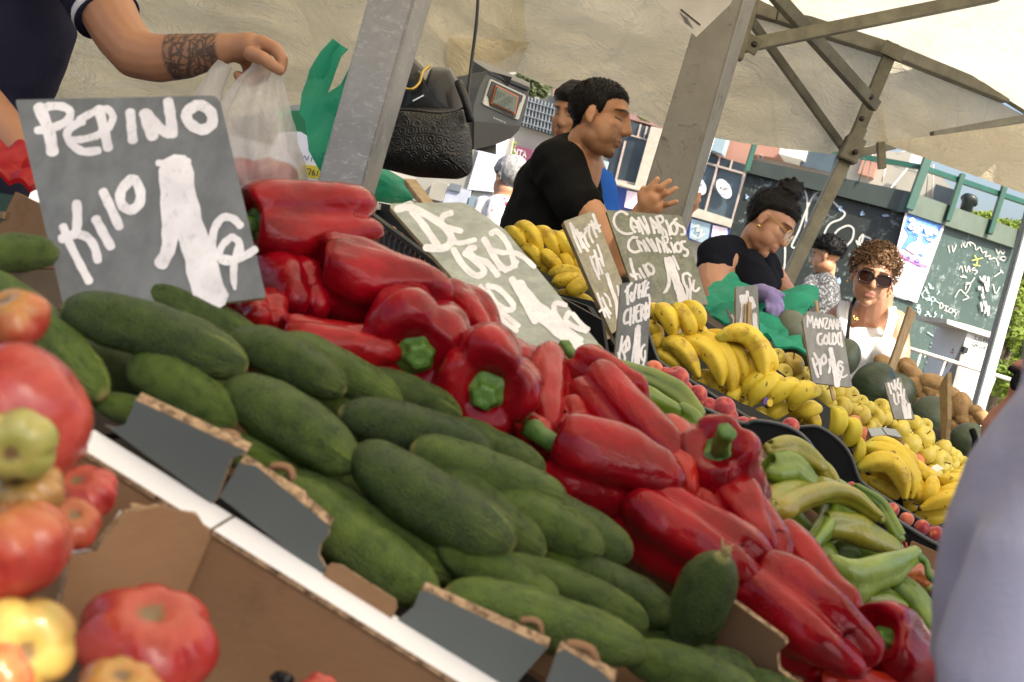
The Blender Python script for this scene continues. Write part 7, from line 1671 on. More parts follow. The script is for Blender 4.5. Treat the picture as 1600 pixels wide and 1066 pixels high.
while cnt < 420:
    d_ = Vector((rnd.gauss(0, 1), rnd.gauss(0, 1), rnd.gauss(0, 1))).normalized(); q = Vector((d_.x * .098, d_.y * .108 - .015, d_.z * .092 + .050))
    if q.z < (.062 if q.y > .05 else .045 if q.y > .01 else (.0 if q.y > -.03 else -.055)): continue
    cnt += 1; c = q * rnd.uniform(.86, 1.04); ax = Vector((rnd.gauss(0, 1), rnd.gauss(0, 1), rnd.gauss(0, 1))).normalized(); u = ax.orthogonal().normalized(); v = ax.cross(u); r = rnd.uniform(.006, .011); pts = []
    for k in range(11):
        t = k / 10 * 6.28 * 1.4; pts.append(Mc @ ((c + u * math.cos(t) * r + v * math.sin(t) * r + ax * (k / 10 - .5) * .016) * s3))
    tube(pts, [.0022] * 11, 5, bm)
obj('curls', bm, MATS['curly_brown_hair'], cu)
spectacles(Mc, s3, cu, 'dark_lens', 'tortoise_frame', .029, .023, .0032, name='sunglasses')
bm = bmesh.new(); limb(bm, [(1358, 560, 4.58, 46), (1352, 640, 4.58, 54)]); blob(bm, 1338, 545, 4.50, 27, 28, .09); blob(bm, 1378, 550, 4.47, 27, 28, .09); blob(bm, 1357, 542, 4.60, 50, 30, .14, 14)
me = remesh(bm, .007, 5); wrinkle(me, .008, 7, 2); me.materials.clear(); me.materials.append(MATS['white_fabric']); obj('tank_top', me, None, cu)
def strap(pts, w_, mt, par, nm, off=.0):
    W = [P(*p) for p in pts]; rr = w_; W2 = [Vector(q) for q in smooth_path([tuple(p) for p in W], 5)]
    bm = tube(W2, [px_m(w_ / 2, W[0])] * len(W2), 14, prof=lambda a: .32 + .68 * abs(math.cos(a)), up=IX); return obj(nm, bm, MATS[mt], par)
strap([(1320, 474, 4.60), (1316, 490, 4.54), (1320, 512, 4.50), (1332, 540, 4.50)], 18, 'white_fabric', cu, 'tank_strap'); strap([(1393, 482, 4.56), (1394, 496, 4.46), (1388, 518, 4.43), (1380, 540, 4.42)], 15, 'white_fabric', cu, 'tank_strap')
strap([(1336, 466, 4.52), (1330, 482, 4.46), (1326, 510, 4.44), (1322, 545, 4.40)], 5.5, 'black_fabric', cu, 'shoulder_strap')
nb = bmesh.new()
for k in range(7): bmesh.ops.create_icosphere(nb, subdivisions=1, radius=.005, matrix=Matrix.Translation(P(1336 + 3.2 * math.cos(k), 497 + 3 * math.sin(k * 1.3), 4.33 + .0)))
obj('pendant', nb, MATS['gold_metal'], cu)
for sx in (-1, 1):
    eb = bmesh.new(); bmesh.ops.create_icosphere(eb, subdivisions=2, radius=.006, matrix=Matrix.Translation(Mc @ (Vector((sx * .086, .0, -.040)) * s3))); obj('earring', eb, MATS['gold_metal'], cu)

# ---- grey-haired person in a floral shirt, far left of the man
fl_ = person(P(780, 330, 6.0), 'grey-haired person in a white shirt with red flowers behind the black handbag')
Mf, sf = head_at(795, 283, 6.0, (-.5, .2, -.8), (.28, -.95, 0), 1.0)
bm = bmesh.new(); head_prims(bm, Mf, sf); limb(bm, [(792, 300, 6.0, 16), (785, 320, 6.0, 20)]); limb(bm, [(785, 330, 6.05, 18), (775, 420, 6.05, 24)])
ob_, me_ = body(bm, .009, 'light_skin', fl_, Mf, sf, {}, smooth=2)
hair_from(me_, Mf, sf, [(-.13, -.07), (-.03, -.05), (.0, .0), (.03, .04), (.12, .06)], .020, 'hair', 'grey_hair', fl_)
bm = bmesh.new(); limb(bm, [(782, 328, 6.0, 28), (770, 420, 6.0, 42)]); limb(bm, [(758, 322, 6.05, 18), (746, 370, 6.0, 18)]); limb(bm, [(758, 322, 6.05, 18), (790, 322, 6.1, 20)])
garment(bm, .014, 'floral_fabric', fl_, 'shirt', .012, 8, 4)

# ---- customer in lilac at the right edge, close to the camera
li = person(P(1700, 950, .80), 'customer in a plain lilac shirt cut off by the right edge, very close')
bm = bmesh.new(); blob(bm, 1760, 900, .58, 282, 380, .10, 17); limb(bm, [(1720, 640, .57, 95), (1660, 820, .54, 105), (1595, 990, .52, 120), (1590, 1160, .50, 125)])
lc_ = P(2010, 900, .74); gx, gy = lc_.x + .16, lc_.y; capsule(bm, P(1820, 560, .60), (gx - .08, gy, 1.38), .07, .085)
capsule(bm, (gx - .05, gy, 1.38), (gx + .10, gy + .03, 1.38), .085, .085); capsule(bm, (gx, gy, 1.28), (gx + .03, gy, .98), .15, .16)
garment(bm, .006, 'lilac_fabric', li, 'shirt', .012, 7, 3, 6)
bm = bmesh.new()
for sx in (-.09, .09): capsule(bm, (gx + sx, gy, .92), (gx + sx, gy + .02, .50), .095, .065); capsule(bm, (gx + sx, gy + .02, .50), (gx + sx, gy, .10), .065, .05)
garment(bm, .012, 'navy_fabric', li, 'trousers', .008, 8, 3, 4)
for sx in (-.09, .09): bm = bmesh.new(); capsule(bm, (gx + sx, gy - .05, .045), (gx + sx, gy + .14, .04), .045, .038); obj('shoe', bm, MATS['black_fabric'], li)
Ml = head_matrix(Vector((gx + .03, gy, 1.62)), Vector((-.6, .8, -.2)), Vector((0, 0, 1)))
bm = bmesh.new(); head_prims(bm, Ml, 1.0); capsule(bm, (gx + .03, gy, 1.56), (gx + .03, gy - .01, 1.40), .05, .06); ob_, me_ = body(bm, .006, 'light_skin', li, Ml, 1.0, {}, smooth=2)
hair_from(me_, Ml, 1.0, [(-.13, -.06), (-.03, -.03), (.0, .02), (.03, .05), (.12, .07)], .015, 'hair', 'grey_hair', li)
# ---- salmon bag with black cord
sb_ = empty('fabric_bag', P(1600, 640, 1.6), 'salmon pink fabric bag with a black cord loop between the potatoes and the lilac shirt', 'bag')
bm = bmesh.new(); limb(bm, [(1612, 580, 1.65, 24), (1622, 615, 1.66, 52), (1622, 680, 1.66, 82), (1600, 760, 1.66, 70)]); limb(bm, [(1590, 572, 1.62, 10), (1630, 570, 1.62, 16)])
garment(bm, .008, 'salmon_fabric', sb_, 'bag_body', .018, 8, 3, 3)
for pts in ([(1578, 575, 1.56), (1590, 582, 1.55), (1612, 584, 1.55)], [(1588, 582, 1.55), (1594, 598, 1.55), (1586, 606, 1.55), (1583, 598, 1.55), (1590, 584, 1.55)], [(1519, 672, 1.57), (1524, 688, 1.56), (1522, 706, 1.56)], [(1608, 584, 1.55), (1660, 560, 1.5), (1800, 470, 1.25), (1980, 330, .9)]): obj('cord', tube([Vector(q) for q in smooth_path([tuple(P(*p)) for p in pts], 4)], .0045, 8), MATS['black_fabric'], sb_)
# ================================================================== HANDBAG, SCALE, BAGS, LEFT EDGE
def m_leather():
    m = M('quilted_leather'); v = m.n('ShaderNodeTexVoronoi', {'feature': 'F1'}, Scale=62.0, Randomness=.55, Vector=m.tc()); r = m.math('SINE', m.math('MULTIPLY', v.outputs[0], 24))
    m.set(Base_Color=m.ramp(m.noise(9), [(.3, (.006, .006, .006)), (.7, (.013, .013, .013))]), Roughness=.42); m.bump(r, .4, .003)
m_leather(); simple('smooth_black_leather', (.007, .007, .008), .34, bump=.25, bsc=25); simple('brass', (.55, .38, .10), .35, metal=.9)
def pillow(outline, px_d, th, rings=7, seed=0, amp=.004, rad=8):
    """inflated outline (px) at a depth, thickness th metres, both sides bulging"""
    pp = round_poly(outline, rad, 5); n = len(pp); cx = sum(p[0] for p in pp) / n; cy = sum(p[1] for p in pp) / n; bm = bmesh.new(); L_ = {}
    for side in (1, -1):
        prev = None
        for k in range(rings + 1):
            f = 1 - (k / rings) ** 1.0 * 1.0; z = th / 2 * (1 - f ** 3) ** .6 * side; row = []
            if k == rings:
                p = P(cx, cy, px_d) - FW * z; row = bm.verts.new(p)
                for i in range(n): bm.faces.new((prev[i], prev[(i + 1) % n], row))
                break
            for i, (x, y) in enumerate(pp):
                if k == 0 and side == -1: row.append(L_[i]); continue
                q = P(cx + (x - cx) * f, cy + (y - cy) * f, px_d) - FW * z; q += FW * (noise.noise(q * 14 + Vector((seed, 0, 0))) * amp * (1 if k else .4)); v = bm.verts.new(q); row.append(v)
                if k == 0: L_[i] = v
            if prev:
                for i in range(n): bm.faces.new((prev[i], prev[(i + 1) % n], row[(i + 1) % n], row[i]))
            prev = row
    bmesh.ops.recalc_face_normals(bm, faces=bm.faces[:]); return bm
hb = empty('handbag', P(660, 190, 1.9), 'black quilted leather handbag hanging by thin straps behind the aluminium post', 'handbag')
obj('pocket', pillow([(596, 205), (618, 168), (728, 168), (738, 225), (739, 268), (722, 281), (650, 277), (584, 260)], 1.86, .10, 9, 2, .006, [8, 6, 6, 10, 12, 14, 10, 12]), MATS['quilted_leather'], hb)
obj('top_part', pillow([(612, 190), (630, 120), (655, 108), (668, 132), (660, 142), (675, 104), (706, 106), (724, 140), (734, 200), (700, 215), (620, 215)], 1.90, .08, 8, 5, .004, 5), MATS['smooth_black_leather'], hb)
obj('back_flap', pillow([(608, 180), (624, 92), (640, 84), (664, 108), (652, 150), (640, 190)], 1.96, .04, 5, 5, .003, 5), MATS['smooth_black_leather'], hb)
obj('zip', tube([Vector(q) for q in smooth_path([tuple(P(*p)) for p in ((619, 122, 1.86), (628, 135, 1.855), (642, 140, 1.85), (655, 130, 1.855), (661, 112, 1.86), (672, 103, 1.87))], 5)], .0026, 6), MATS['brass'], hb)
obj('pocket_seam', tube([Vector(q) for q in smooth_path([tuple(P(*p)) for p in ((606, 172, 1.835), (640, 172, 1.80), (690, 176, 1.80), (728, 168, 1.835))], 4)], .002, 6), MATS['smooth_black_leather'], hb)
for pts, w_ in (([(671, -40, 1.88), (650, 30, 1.88), (632, 84, 1.90), (622, 120, 1.92)], .0045), ([(748, -40, 1.86), (745, 30, 1.86), (737, 95, 1.86), (731, 152, 1.84), (734, 185, 1.84)], .0028), ([(716, 128, 1.84), (728, 160, 1.83), (735, 190, 1.84)], .007)):
    obj('strap', tube([Vector(q) for q in smooth_path([tuple(P(*p)) for p in pts], 4)], w_, 8), MATS['smooth_black_leather'], hb)
obj('metal_bar', bar(P(645, 158, 1.80), P(662, 149, 1.80), .0022, .002), simple('silver_trim', (.7, .7, .7), .2, metal=1), hb, smooth=False)
# scale head
wsx = empty('weighing_scale', P(780, 160, 2.25), 'dark grey electronic weighing scale with a lit display behind the handbag', 'scale')
simple('scale_plastic', (.045, .048, .050), .4, nz=.15, bump=.1); simple('scale_front', (.075, .080, .078), .38); simple('scale_olive', (.035, .030, .014), .35); simple('scale_frame', (.62, .62, .56), .4); simple('lcd_grey', (.14, .17, .14), .15); simple('lcd_orange', (.60, .16, .05), .4); simple('lcd_digit', (.03, .04, .03), .4)
plX = Plane.tri(P(765, 112, 2.18), P(826, 138, 2.26), P(745, 190, 2.16)); plY = Plane.tri(P(739, 96, 2.26), P(765, 112, 2.18), P(738, 190, 2.22))
def sq(nm, pts, pl, off, mt, th=.004, z=(400, 0, 2.961), bev=0, rad=0):
    pp = [(z[0] + x / z[2], z[1] + y / z[2]) for x, y in pts]; pp = round_poly(pp, rad) if rad else pp
    return obj(nm, panel_bm([pl(x, y, off) for x, y in pp], pl.n, th, None, bev), MATS[mt], wsx, smooth=False)
sq('housing', [(1075, 325), (1268, 402), (1250, 500), (1218, 600), (1180, 640), (1100, 672), (1008, 692), (1005, 500), (1035, 400)], plX, 0, 'scale_front', .12, rad=3)
sq('side_wall', [(1003, 282), (1078, 328), (1035, 430), (1008, 520), (1004, 690), (985, 640), (975, 400)], plY, 0, 'scale_plastic', .05)
obj('top_cover', panel_bm([P(739, 95, 2.26), P(752, 94, 2.32), P(828, 130, 2.34), P(828, 137, 2.25), P(764, 111, 2.175)], Vector((0, 0, 1)), .006), MATS['scale_plastic'], wsx, smooth=False)
sq('lower_front', [(1010, 560), (1225, 585), (1215, 605), (1180, 640), (1100, 672), (1008, 692)], plX, .003, 'scale_olive', .006)
sq('display_frame', [(1085, 365), (1250, 442), (1215, 556), (1050, 482)], plX, .004, 'scale_frame', rad=3)
sq('display_panel', [(1094, 376), (1236, 443), (1228, 470), (1220, 480), (1200, 545), (1085, 490), (1080, 450), (1072, 440)], plX, .007, 'scale_plastic')
sq('lcd_border', [(1112, 394), (1216, 446), (1200, 530), (1090, 480)], plX, .010, 'lcd_orange'); sq('lcd_screen', [(1117, 402), (1210, 450), (1196, 522), (1097, 476)], plX, .013, 'lcd_grey')
bm = bmesh.new()
for r_ in range(4):
    for c_ in range(6):
        if (r_ + c_) % 4 == 3: continue
        x, y = 1120 + c_ * 13 - r_ * 4, 420 + c_ * 6.4 + r_ * 16; stroke(plX, Z(400, 0, 2.961, [(x, y), (x + 4, y + 2), (x + 2, y + 9), (x - 3, y + 8), (x, y)]), 2.2 / 2.961, .0165, 0, bm, n=1)
obj('digits', bm, MATS['lcd_digit'], wsx, smooth=False)
bm = bmesh.new()
for k in range(5): stroke(plX, Z(400, 0, 2.961, [(1100 + k * 12, 542 + k * 5), (1106 + k * 12, 552 + k * 5), (1104 + k * 12, 545 + k * 5)]), 2.4 / 2.961, .010, 0, bm, n=1)
obj('small_print', bm, MATS['scale_frame'], wsx, smooth=False)
# stainless shelf and wire handle under the green bag
sh = empty('steel_tray', P(590, 340, 2.3), 'dull steel scale tray with a wire handle below the green bag', 'tray')
simple('stainless', (.30, .30, .29), .35, metal=.8, bump=.1)
plH = Plane.tri(P(562, 312, 2.3), P(612, 322, 2.32), P(560, 370, 2.3))
obj('tray_front', panel_bm([plH(x, y) for x, y in ((545, 312), (640, 330), (632, 400), (540, 380))], plH.n, .2), MATS['stainless'], sh, smooth=False)
obj('tray_rim', panel_bm([plH(x, y, .02) for x, y in ((545, 310), (645, 328), (643, 336), (545, 320))], plH.n, .25), MATS['scale_frame'], sh, smooth=False)
obj('wire_handle', tube([Vector(q) for q in smooth_path([tuple(P(*p)) for p in ((588, 328, 2.2), (592, 306, 2.2), (600, 302, 2.2), (646, 313, 2.25), (650, 322, 2.28))], 4)], .003, 8), MATS['scale_frame'], sh)
def crumple(outline, pl, amp, mt, seed=0, cuts=3, off=0, sc=16):
    bm = bmesh.new(); f = bm.faces.new([bm.verts.new(pl(x, y, off)) for x, y in outline]); bmesh.ops.triangulate(bm, faces=[f])
    for _ in range(cuts): bmesh.ops.subdivide_edges(bm, edges=bm.edges[:], cuts=1, use_grid_fill=True); bmesh.ops.triangulate(bm, faces=[g for g in bm.faces if len(g.verts) > 3])
    for v in bm.verts:
        q = v.co * sc; n_ = abs(noise.noise(q + Vector((seed, 0, 0)))) + .5 * abs(noise.noise(q * 2.1 + Vector((0, seed, 0)))); v.co += pl.n * amp * n_ * 1.6
    bmesh.ops.recalc_face_normals(bm, faces=bm.faces[:])
    if sum((g.normal for g in bm.faces), Vector()).dot(pl.n) < 0: bmesh.ops.reverse_faces(bm, faces=bm.faces[:])
    g = bmesh.ops.extrude_face_region(bm, geom=bm.faces[:]); 
    for v in [e for e in g['geom'] if isinstance(e, bmesh.types.BMVert)]: v.co += -pl.n * .006
    bmesh.ops.recalc_face_normals(bm, faces=bm.faces[:]); return bm
plb = Plane(P(510, 170, 1.75), -FW)
obj('plastic_bag', crumple([(523, 66), (546, 82), (536, 92), (523, 118), (511, 147), (532, 134), (548, 110), (575, 120), (575, 260), (520, 275), (505, 272), (487, 240), (480, 192), (471, 182), (473, 148), (486, 112), (504, 86)], plb, .03, 'green_film', 2, 4, 0, 8), MATS['green_film'], None, 'green plastic bag hanging by its handle left of the aluminium post', 'plastic bag', smooth=False)
obj('plastic_bag', pillow([(560, 262), (600, 262), (640, 285), (650, 310), (620, 320), (570, 312)], 2.05, .12, 6, 3, .02), MATS['green_film'], None, 'green plastic bag bundled under the black handbag', 'plastic bag')
zz8 = lambda L_: [(1000 + x / 4, 420 + y / 4) for x, y in L_]
pg1 = Plane.tri(P(1130, 470, 3.5), P(1200, 480, 3.45), P(1130, 520, 3.3)); pg2 = Plane.tri(P(1220, 520, 3.15), P(1260, 530, 3.1), P(1200, 480, 3.4)); pg3 = Plane.tri(P(1240, 470, 3.6), P(1280, 460, 3.6), P(1240, 510, 3.4))
gb = obj('plastic_bag', crumple(zz8([(350, 240), (430, 235), (420, 150), (500, 90), (580, 48), (640, 100), (700, 110), (745, 180), (800, 240), (815, 320), (760, 340), (760, 420), (700, 400), (640, 380), (520, 370), (430, 340), (380, 290)]), pg1, .045, 'green_film', 3, 4, 0, 5), MATS['green_film'], None, 'crumpled green plastic bag in front of the woman with gloves', 'plastic bag', smooth=False)
gb2 = obj('plastic_bag', crumple(zz8([(740, 330), (860, 350), (920, 400), (925, 470), (1000, 485), (1040, 580), (930, 550), (850, 530), (790, 480), (745, 440)]), pg2, .04, 'green_film', 5, 4, 0, 5), MATS['green_film'], None, 'lower green plastic bag with an upturned flap touching the apples', 'plastic bag', smooth=False)
gb3 = obj('plastic_bag', crumple(zz8([(860, 180), (980, 170), (1060, 140), (1125, 165), (1120, 260), (1090, 300), (1050, 390), (1000, 410), (940, 420), (890, 330), (870, 260)]), pg3, .045, 'green_film', 7, 4, 0, 5), MATS['green_film'], None, 'green plastic bag held open by the lavender glove at the right', 'plastic bag', smooth=False)
ball('orange', PEA, 1, 1226, 493, 14, 3.6, 'small orange showing inside the opened green bag', 'orange', None, 1, (1, 0, 0))
# left edge
pr = Plane.tri(P(0, 240, 1.35), P(50, 250, 1.35), P(0, 300, 1.25))
obj('plastic_bag', crumple([(-60, 232), (0, 240), (46, 252), (60, 285), (58, 306), (0, 296), (-60, 290)], pr, .03, 'red_film', 2, 4, 0, 14), MATS['red_film'], None, 'red plastic bag at the left edge behind the PEPINO board', 'plastic bag', smooth=False)
bxl = empty('cardboard_box', P(30, 330, 1.2), 'brown cardboard box corner with dark green print at the left edge', 'cardboard box')
pq1 = Plane.tri(P(20, 305, 1.2), P(64, 320, 1.18), P(0, 370, 1.2))
obj('side', panel_bm([pq1(x, y) for x, y in ((24, 300), (70, 322), (100, 420), (-30, 420), (-10, 372))], pq1.n, .005), MATS['cardboard'], bxl, smooth=False)
simple('dark_green_print', (.02, .06, .035), .5)
obj('printed_side', panel_bm([pq1(x, y, -.03) for x, y in ((-60, 292), (26, 306), (14, 330), (-4, 372), (-60, 380))], pq1.n, .005), MATS['dark_green_print'], bxl, smooth=False)
obj('edge', panel_bm([pq1(x, y, .003) for x, y in ((-50, 322), (12, 332), (6, 342), (-50, 334))], pq1.n, .005), MATS['corrugated_edge'], bxl, smooth=False)

# ================================================================== FAR BACKGROUND
plD = Plane.tri(P(800, 250, 17), P(1300, 388, 15.0), P(740, 450, 17))
def fac(par, nm, pts, off, mt, th=.05, zoom=None):
    if zoom: pts = [(zoom[0] + x / zoom[2], zoom[1] + y / zoom[2]) for x, y in pts]
    return obj(nm, panel_bm([plD(x, y, off) for x, y in pts], plD.n, th), MATS[mt], par, smooth=False)
simple('facade_cream', (.36, .34, .29), .8, nz=.15, sc=.8, bump=.1); simple('facade_pink', (.36, .19, .14), .8, nz=.15, sc=1); simple('facade_mauve', (.27, .155, .145), .8); simple('window_dark', (.035, .045, .05), .12, nz=.4, sc=1.5); simple('window_frame', (.40, .33, .29), .5)
simple('grille_grey', (.20, .22, .24), .5); simple('shop_blue', (.03, .06, .26), .4, nz=.3, sc=2); simple('sill_cream', (.42, .39, .32), .7); simple('glass_blue', (.07, .095, .11), .1, nz=.3, sc=1.2); simple('magenta_sign', (.17, .05, .09), .5); simple('ac_white', (.62, .62, .58), .5); simple('pale_glass', (.30, .40, .45), .15, nz=.3, sc=1)
bd = empty('apartment_building', plD(950, 250), 'cream and pink building with shop windows across the street behind the man', 'building')
fac(bd, 'wall', [(600, -60), (1300, 60), (1420, 300), (1400, 640), (560, 640)], -.12, 'facade_cream', .3)
z3_ = (760, 80, 4)
fac(bd, 'band', [(420, 215), (920, 370), (1160, 440), (1160, 500), (900, 425), (640, 340), (410, 280)], .0, 'facade_mauve', .2, z3_)
fac(bd, 'window', [(430, 150), (620, 190), (600, 270), (430, 215)], .0, 'glass_blue', .1, z3_)
for k in range(7): fac(bd, 'window_bar', [(445 + k * 24, 152 + k * 6), (450 + k * 24, 153 + k * 6), (440 + k * 24, 222 + k * 6), (435 + k * 24, 221 + k * 6)], .02, 'window_frame', .03, z3_)
gw = fac(bd, 'grille_window', [(230, 275), (470, 345), (430, 530), (200, 460)], .0, 'window_dark', .1, z3_)
for k in range(11):
    x = 240 + k * 21; fac(bd, 'grille_bar', [(x, 278 + k * 6), (x + 4, 279 + k * 6), (x - 30, 460 + k * 6), (x - 34, 459 + k * 6)], .03, 'grille_grey', .03, z3_)
for k in range(4):
    y = 300 + k * 45; fac(bd, 'grille_bar', [(235 - k * 9, y), (470 - k * 9, y + 70), (470 - k * 9, y + 75), (235 - k * 9, y + 5)], .035, 'grille_grey', .03, z3_)
fac(bd, 'shop_sign', [(150, 580), (290, 615), (270, 720), (120, 680)], .05, 'magenta_sign', .1, z3_)
bm = bmesh.new()
for k, s in enumerate([[(178, 610), (170, 650)], [(178, 612), (190, 650)], [(198, 612), (190, 652)], [(205, 618), (228, 624)], [(217, 622), (208, 658)], [(228, 660), (240, 626), (246, 664)], [(232, 648), (246, 650)]]): stroke(plD, Z(760, 80, 4, s), 1.3, .065 + .002 * k, 0, bm, n=1)
obj('sign_lettering', bm, MATS['ac_white'], bd, smooth=False)
fac(bd, 'window', [(905, 445), (1032, 480), (940, 830), (740, 790), (780, 560)], .0, 'window_dark', .1, z3_)
for q in ([(862, 560), (870, 562), (812, 800), (804, 798)], [(900, 520), (1020, 555), (1018, 562), (898, 528)], [(960, 455), (966, 457), (945, 540), (939, 538)], [(1000, 468), (1006, 470), (985, 550), (979, 548)], [(740, 786), (940, 826), (936, 840), (738, 800)]): fac(bd, 'window_frame', q, .03, 'window_frame', .05, z3_)
fac(bd, 'pilaster', [(1030, 470), (1130, 490), (1050, 860), (925, 850)], .12, 'sill_cream', .2, z3_)
fac(bd, 'ledge', [(735, 790), (960, 850), (955, 870), (732, 812)], .15, 'sill_cream', .2, z3_)
fac(bd, 'shop_blue', [(735, 812), (955, 868), (935, 1000), (700, 960)], .02, 'shop_blue', .1, z3_)
fac(bd, 'shop_poster', [(880, 870), (950, 885), (930, 990), (862, 975)], .06, 'poster_pink_white', .02, z3_)
fac(bd, 'pale_pole_panel', [(680, 670), (760, 690), (735, 780), (665, 700)], .1, 'pale_glass', .05, z3_)
z4_ = (1060, 220, 2.961)
fac(bd, 'upper_wall', [(190, -160), (700, -10), (700, 120), (330, 60), (310, 150), (200, 100), (120, 70)], .02, 'facade_pink', .15, z4_)
fac(bd, 'pale_awning', [(130, -120), (240, -70), (200, 60), (90, 20)], .3, 'pale_glass', .2, z4_)
fac(bd, 'window', [(115, 85), (300, 140), (240, 375), (20, 300)], .06, 'glass_blue', .05, z4_)
fac(bd, 'window_top', [(125, 55), (310, 110), (300, 150), (110, 95)], .10, 'window_dark', .05, z4_)
for q in ([(178, 110), (184, 112), (124, 330), (118, 328)], [(305, 140), (312, 142), (250, 378), (243, 376)], [(110, 92), (300, 146), (298, 154), (108, 100)], [(190, 70), (195, 72), (184, 112), (178, 110)], [(245, 88), (251, 90), (240, 130), (234, 128)]): fac(bd, 'window_frame', q, .13, 'window_frame', .05, z4_)
for cx, cy in ((92, 205), (210, 222)):
    ring = [(cx + 34 * math.cos(t) + 8 * math.sin(t), cy + 44 * math.sin(t) + 9 * math.cos(t)) for t in [2 * math.pi * j / 18 for j in range(18)]]; fac(bd, 'logo_disc', ring, .14, 'poster_white', .02, z4_)
    bm = bmesh.new()
    for k, s in enumerate([[(cx - 14, cy - 12), (cx - 18, cy + 4)], [(cx - 4, cy - 12), (cx - 14, cy - 2), (cx - 6, cy + 6)], [(cx, cy - 6), (cx - 2, cy + 8)], [(cx + 6, cy - 8), (cx + 4, cy + 8)], [(cx + 12, cy - 4), (cx + 18, cy), (cx + 14, cy + 10), (cx + 9, cy + 5), (cx + 12, cy - 4)], [(cx + 4, cy - 26), (cx + 14, cy - 20)], [(cx - 12, cy + 24), (cx + 10, cy + 28)]]): stroke(plD, Z(1060, 220, 2.961, s), 1.4, .17 + .002 * k, 0, bm, n=1)
    obj('logo_lettering', bm, MATS['black_paint'], bd, smooth=False)
fac(bd, 'ledge', [(20, 290), (250, 365), (240, 400), (10, 335)], .18, 'sill_cream', .2, z4_)
fac(bd, 'shop_blue', [(20, 330), (240, 398), (225, 500), (-10, 440)], .1, 'shop_blue', .1, z4_)
fac(bd, 'shop_window', [(60, 360), (150, 385), (130, 480), (50, 450)], .14, 'pale_glass', .05, z4_); fac(bd, 'shop_window', [(160, 390), (225, 405), (215, 480), (150, 460)], .14, 'poster_pink_white', .05, z4_)
bm = bmesh.new()
for k, s in enumerate([[(70, 400), (95, 390), (85, 420), (110, 410), (100, 440)], [(60, 430), (90, 450), (120, 430)], [(170, 430), (190, 420), (200, 440)]]): stroke(plD, Z(1060, 220, 2.961, s), 2.2, .16 + .002 * k, 0, bm, n=3)
obj('shop_scribble', bm, MATS['white_graffiti'], bd, smooth=False)
fac(bd, 'air_conditioner', [(480, -5), (600, 20), (580, 90), (465, 60)], .4, 'ac_white', .4, z4_)
fac(bd, 'blind', [(600, 20), (740, 60), (710, 150), (560, 110)], .3, 'glass_blue', .1, z4_)
fac(bd, 'striped_shutter', [(745, 50), (765, 55), (735, 160), (715, 155)], .32, 'ac_white', .1, z4_)
fac(bd, 'air_conditioner', [(1080, 60), (1130, 75), (1110, 140), (1060, 120)], .5, 'ac_white', .3, z4_)
fac(bd, 'upper_wall', [(760, 30), (1120, 60), (1290, 250), (1260, 330), (1000, 250), (760, 180)], .05, 'facade_cream', .15, z4_)
fac(bd, 'window', [(1190, 200), (1290, 230), (1270, 300), (1170, 270)], .15, 'window_dark', .1, z4_); fac(bd, 'window', [(860, 60), (930, 80), (900, 170), (830, 150)], .15, 'facade_pink', .1, z4_)
# roof hardware on the kiosk: brackets, pipes, lamps
hw = empty('roof_gear', plK2(1460, 270, .0), 'tangle of metal arms, pipes and lamps on top of the kiosk', 'metal gear')
for a, b, w_, mt in (((1090, 90), (900, 320), 7, 'ac_white'), ((870, 80), (830, 200), 5, 'green_bracket'), ((900, 60), (870, 190), 4, 'ac_white'), ((840, 80), (960, 110), 5, 'green_bracket'), ((1010, 60), (1110, 30), 6, 'window_frame'), ((1180, 110), (1175, 270), 5, 'ac_white'), ((1160, 110), (1145, 260), 4, 'stainless'), ((1000, 120), (1120, 150), 3, 'green_bracket'), ((790, 100), (770, 190), 4, 'green_bracket'), ((960, 120), (940, 190), 6, 'ac_white')):
    A = plK2(z4_[0] + a[0] / z4_[2], z4_[1] + a[1] / z4_[2], -.3); B = plK2(z4_[0] + b[0] / z4_[2], z4_[1] + b[1] / z4_[2], -.3); obj('metal_arm', tube([A, B], px_m(w_ / 2.961 / 2, A), 8), MATS[mt], hw)
c_ = plK2(1512, 320, .0); obj('vent_pipe', tube([plK2(1509, 330, 0), plK2(1513, 314, 0), plK2(1514, 314, 0), plK2(1517, 308, 0)], [.05, .05, .075, .06], 12), MATS['kiosk_dark_header'], hw)
ringp = [plK1(1188 + 4 * math.cos(t), 246 + 4 * math.sin(t), -.05) for t in [2 * math.pi * j / 12 for j in range(13)]]; obj('wire_ring', tube(ringp, .006, 6, cap=False), MATS['window_frame'], hw)
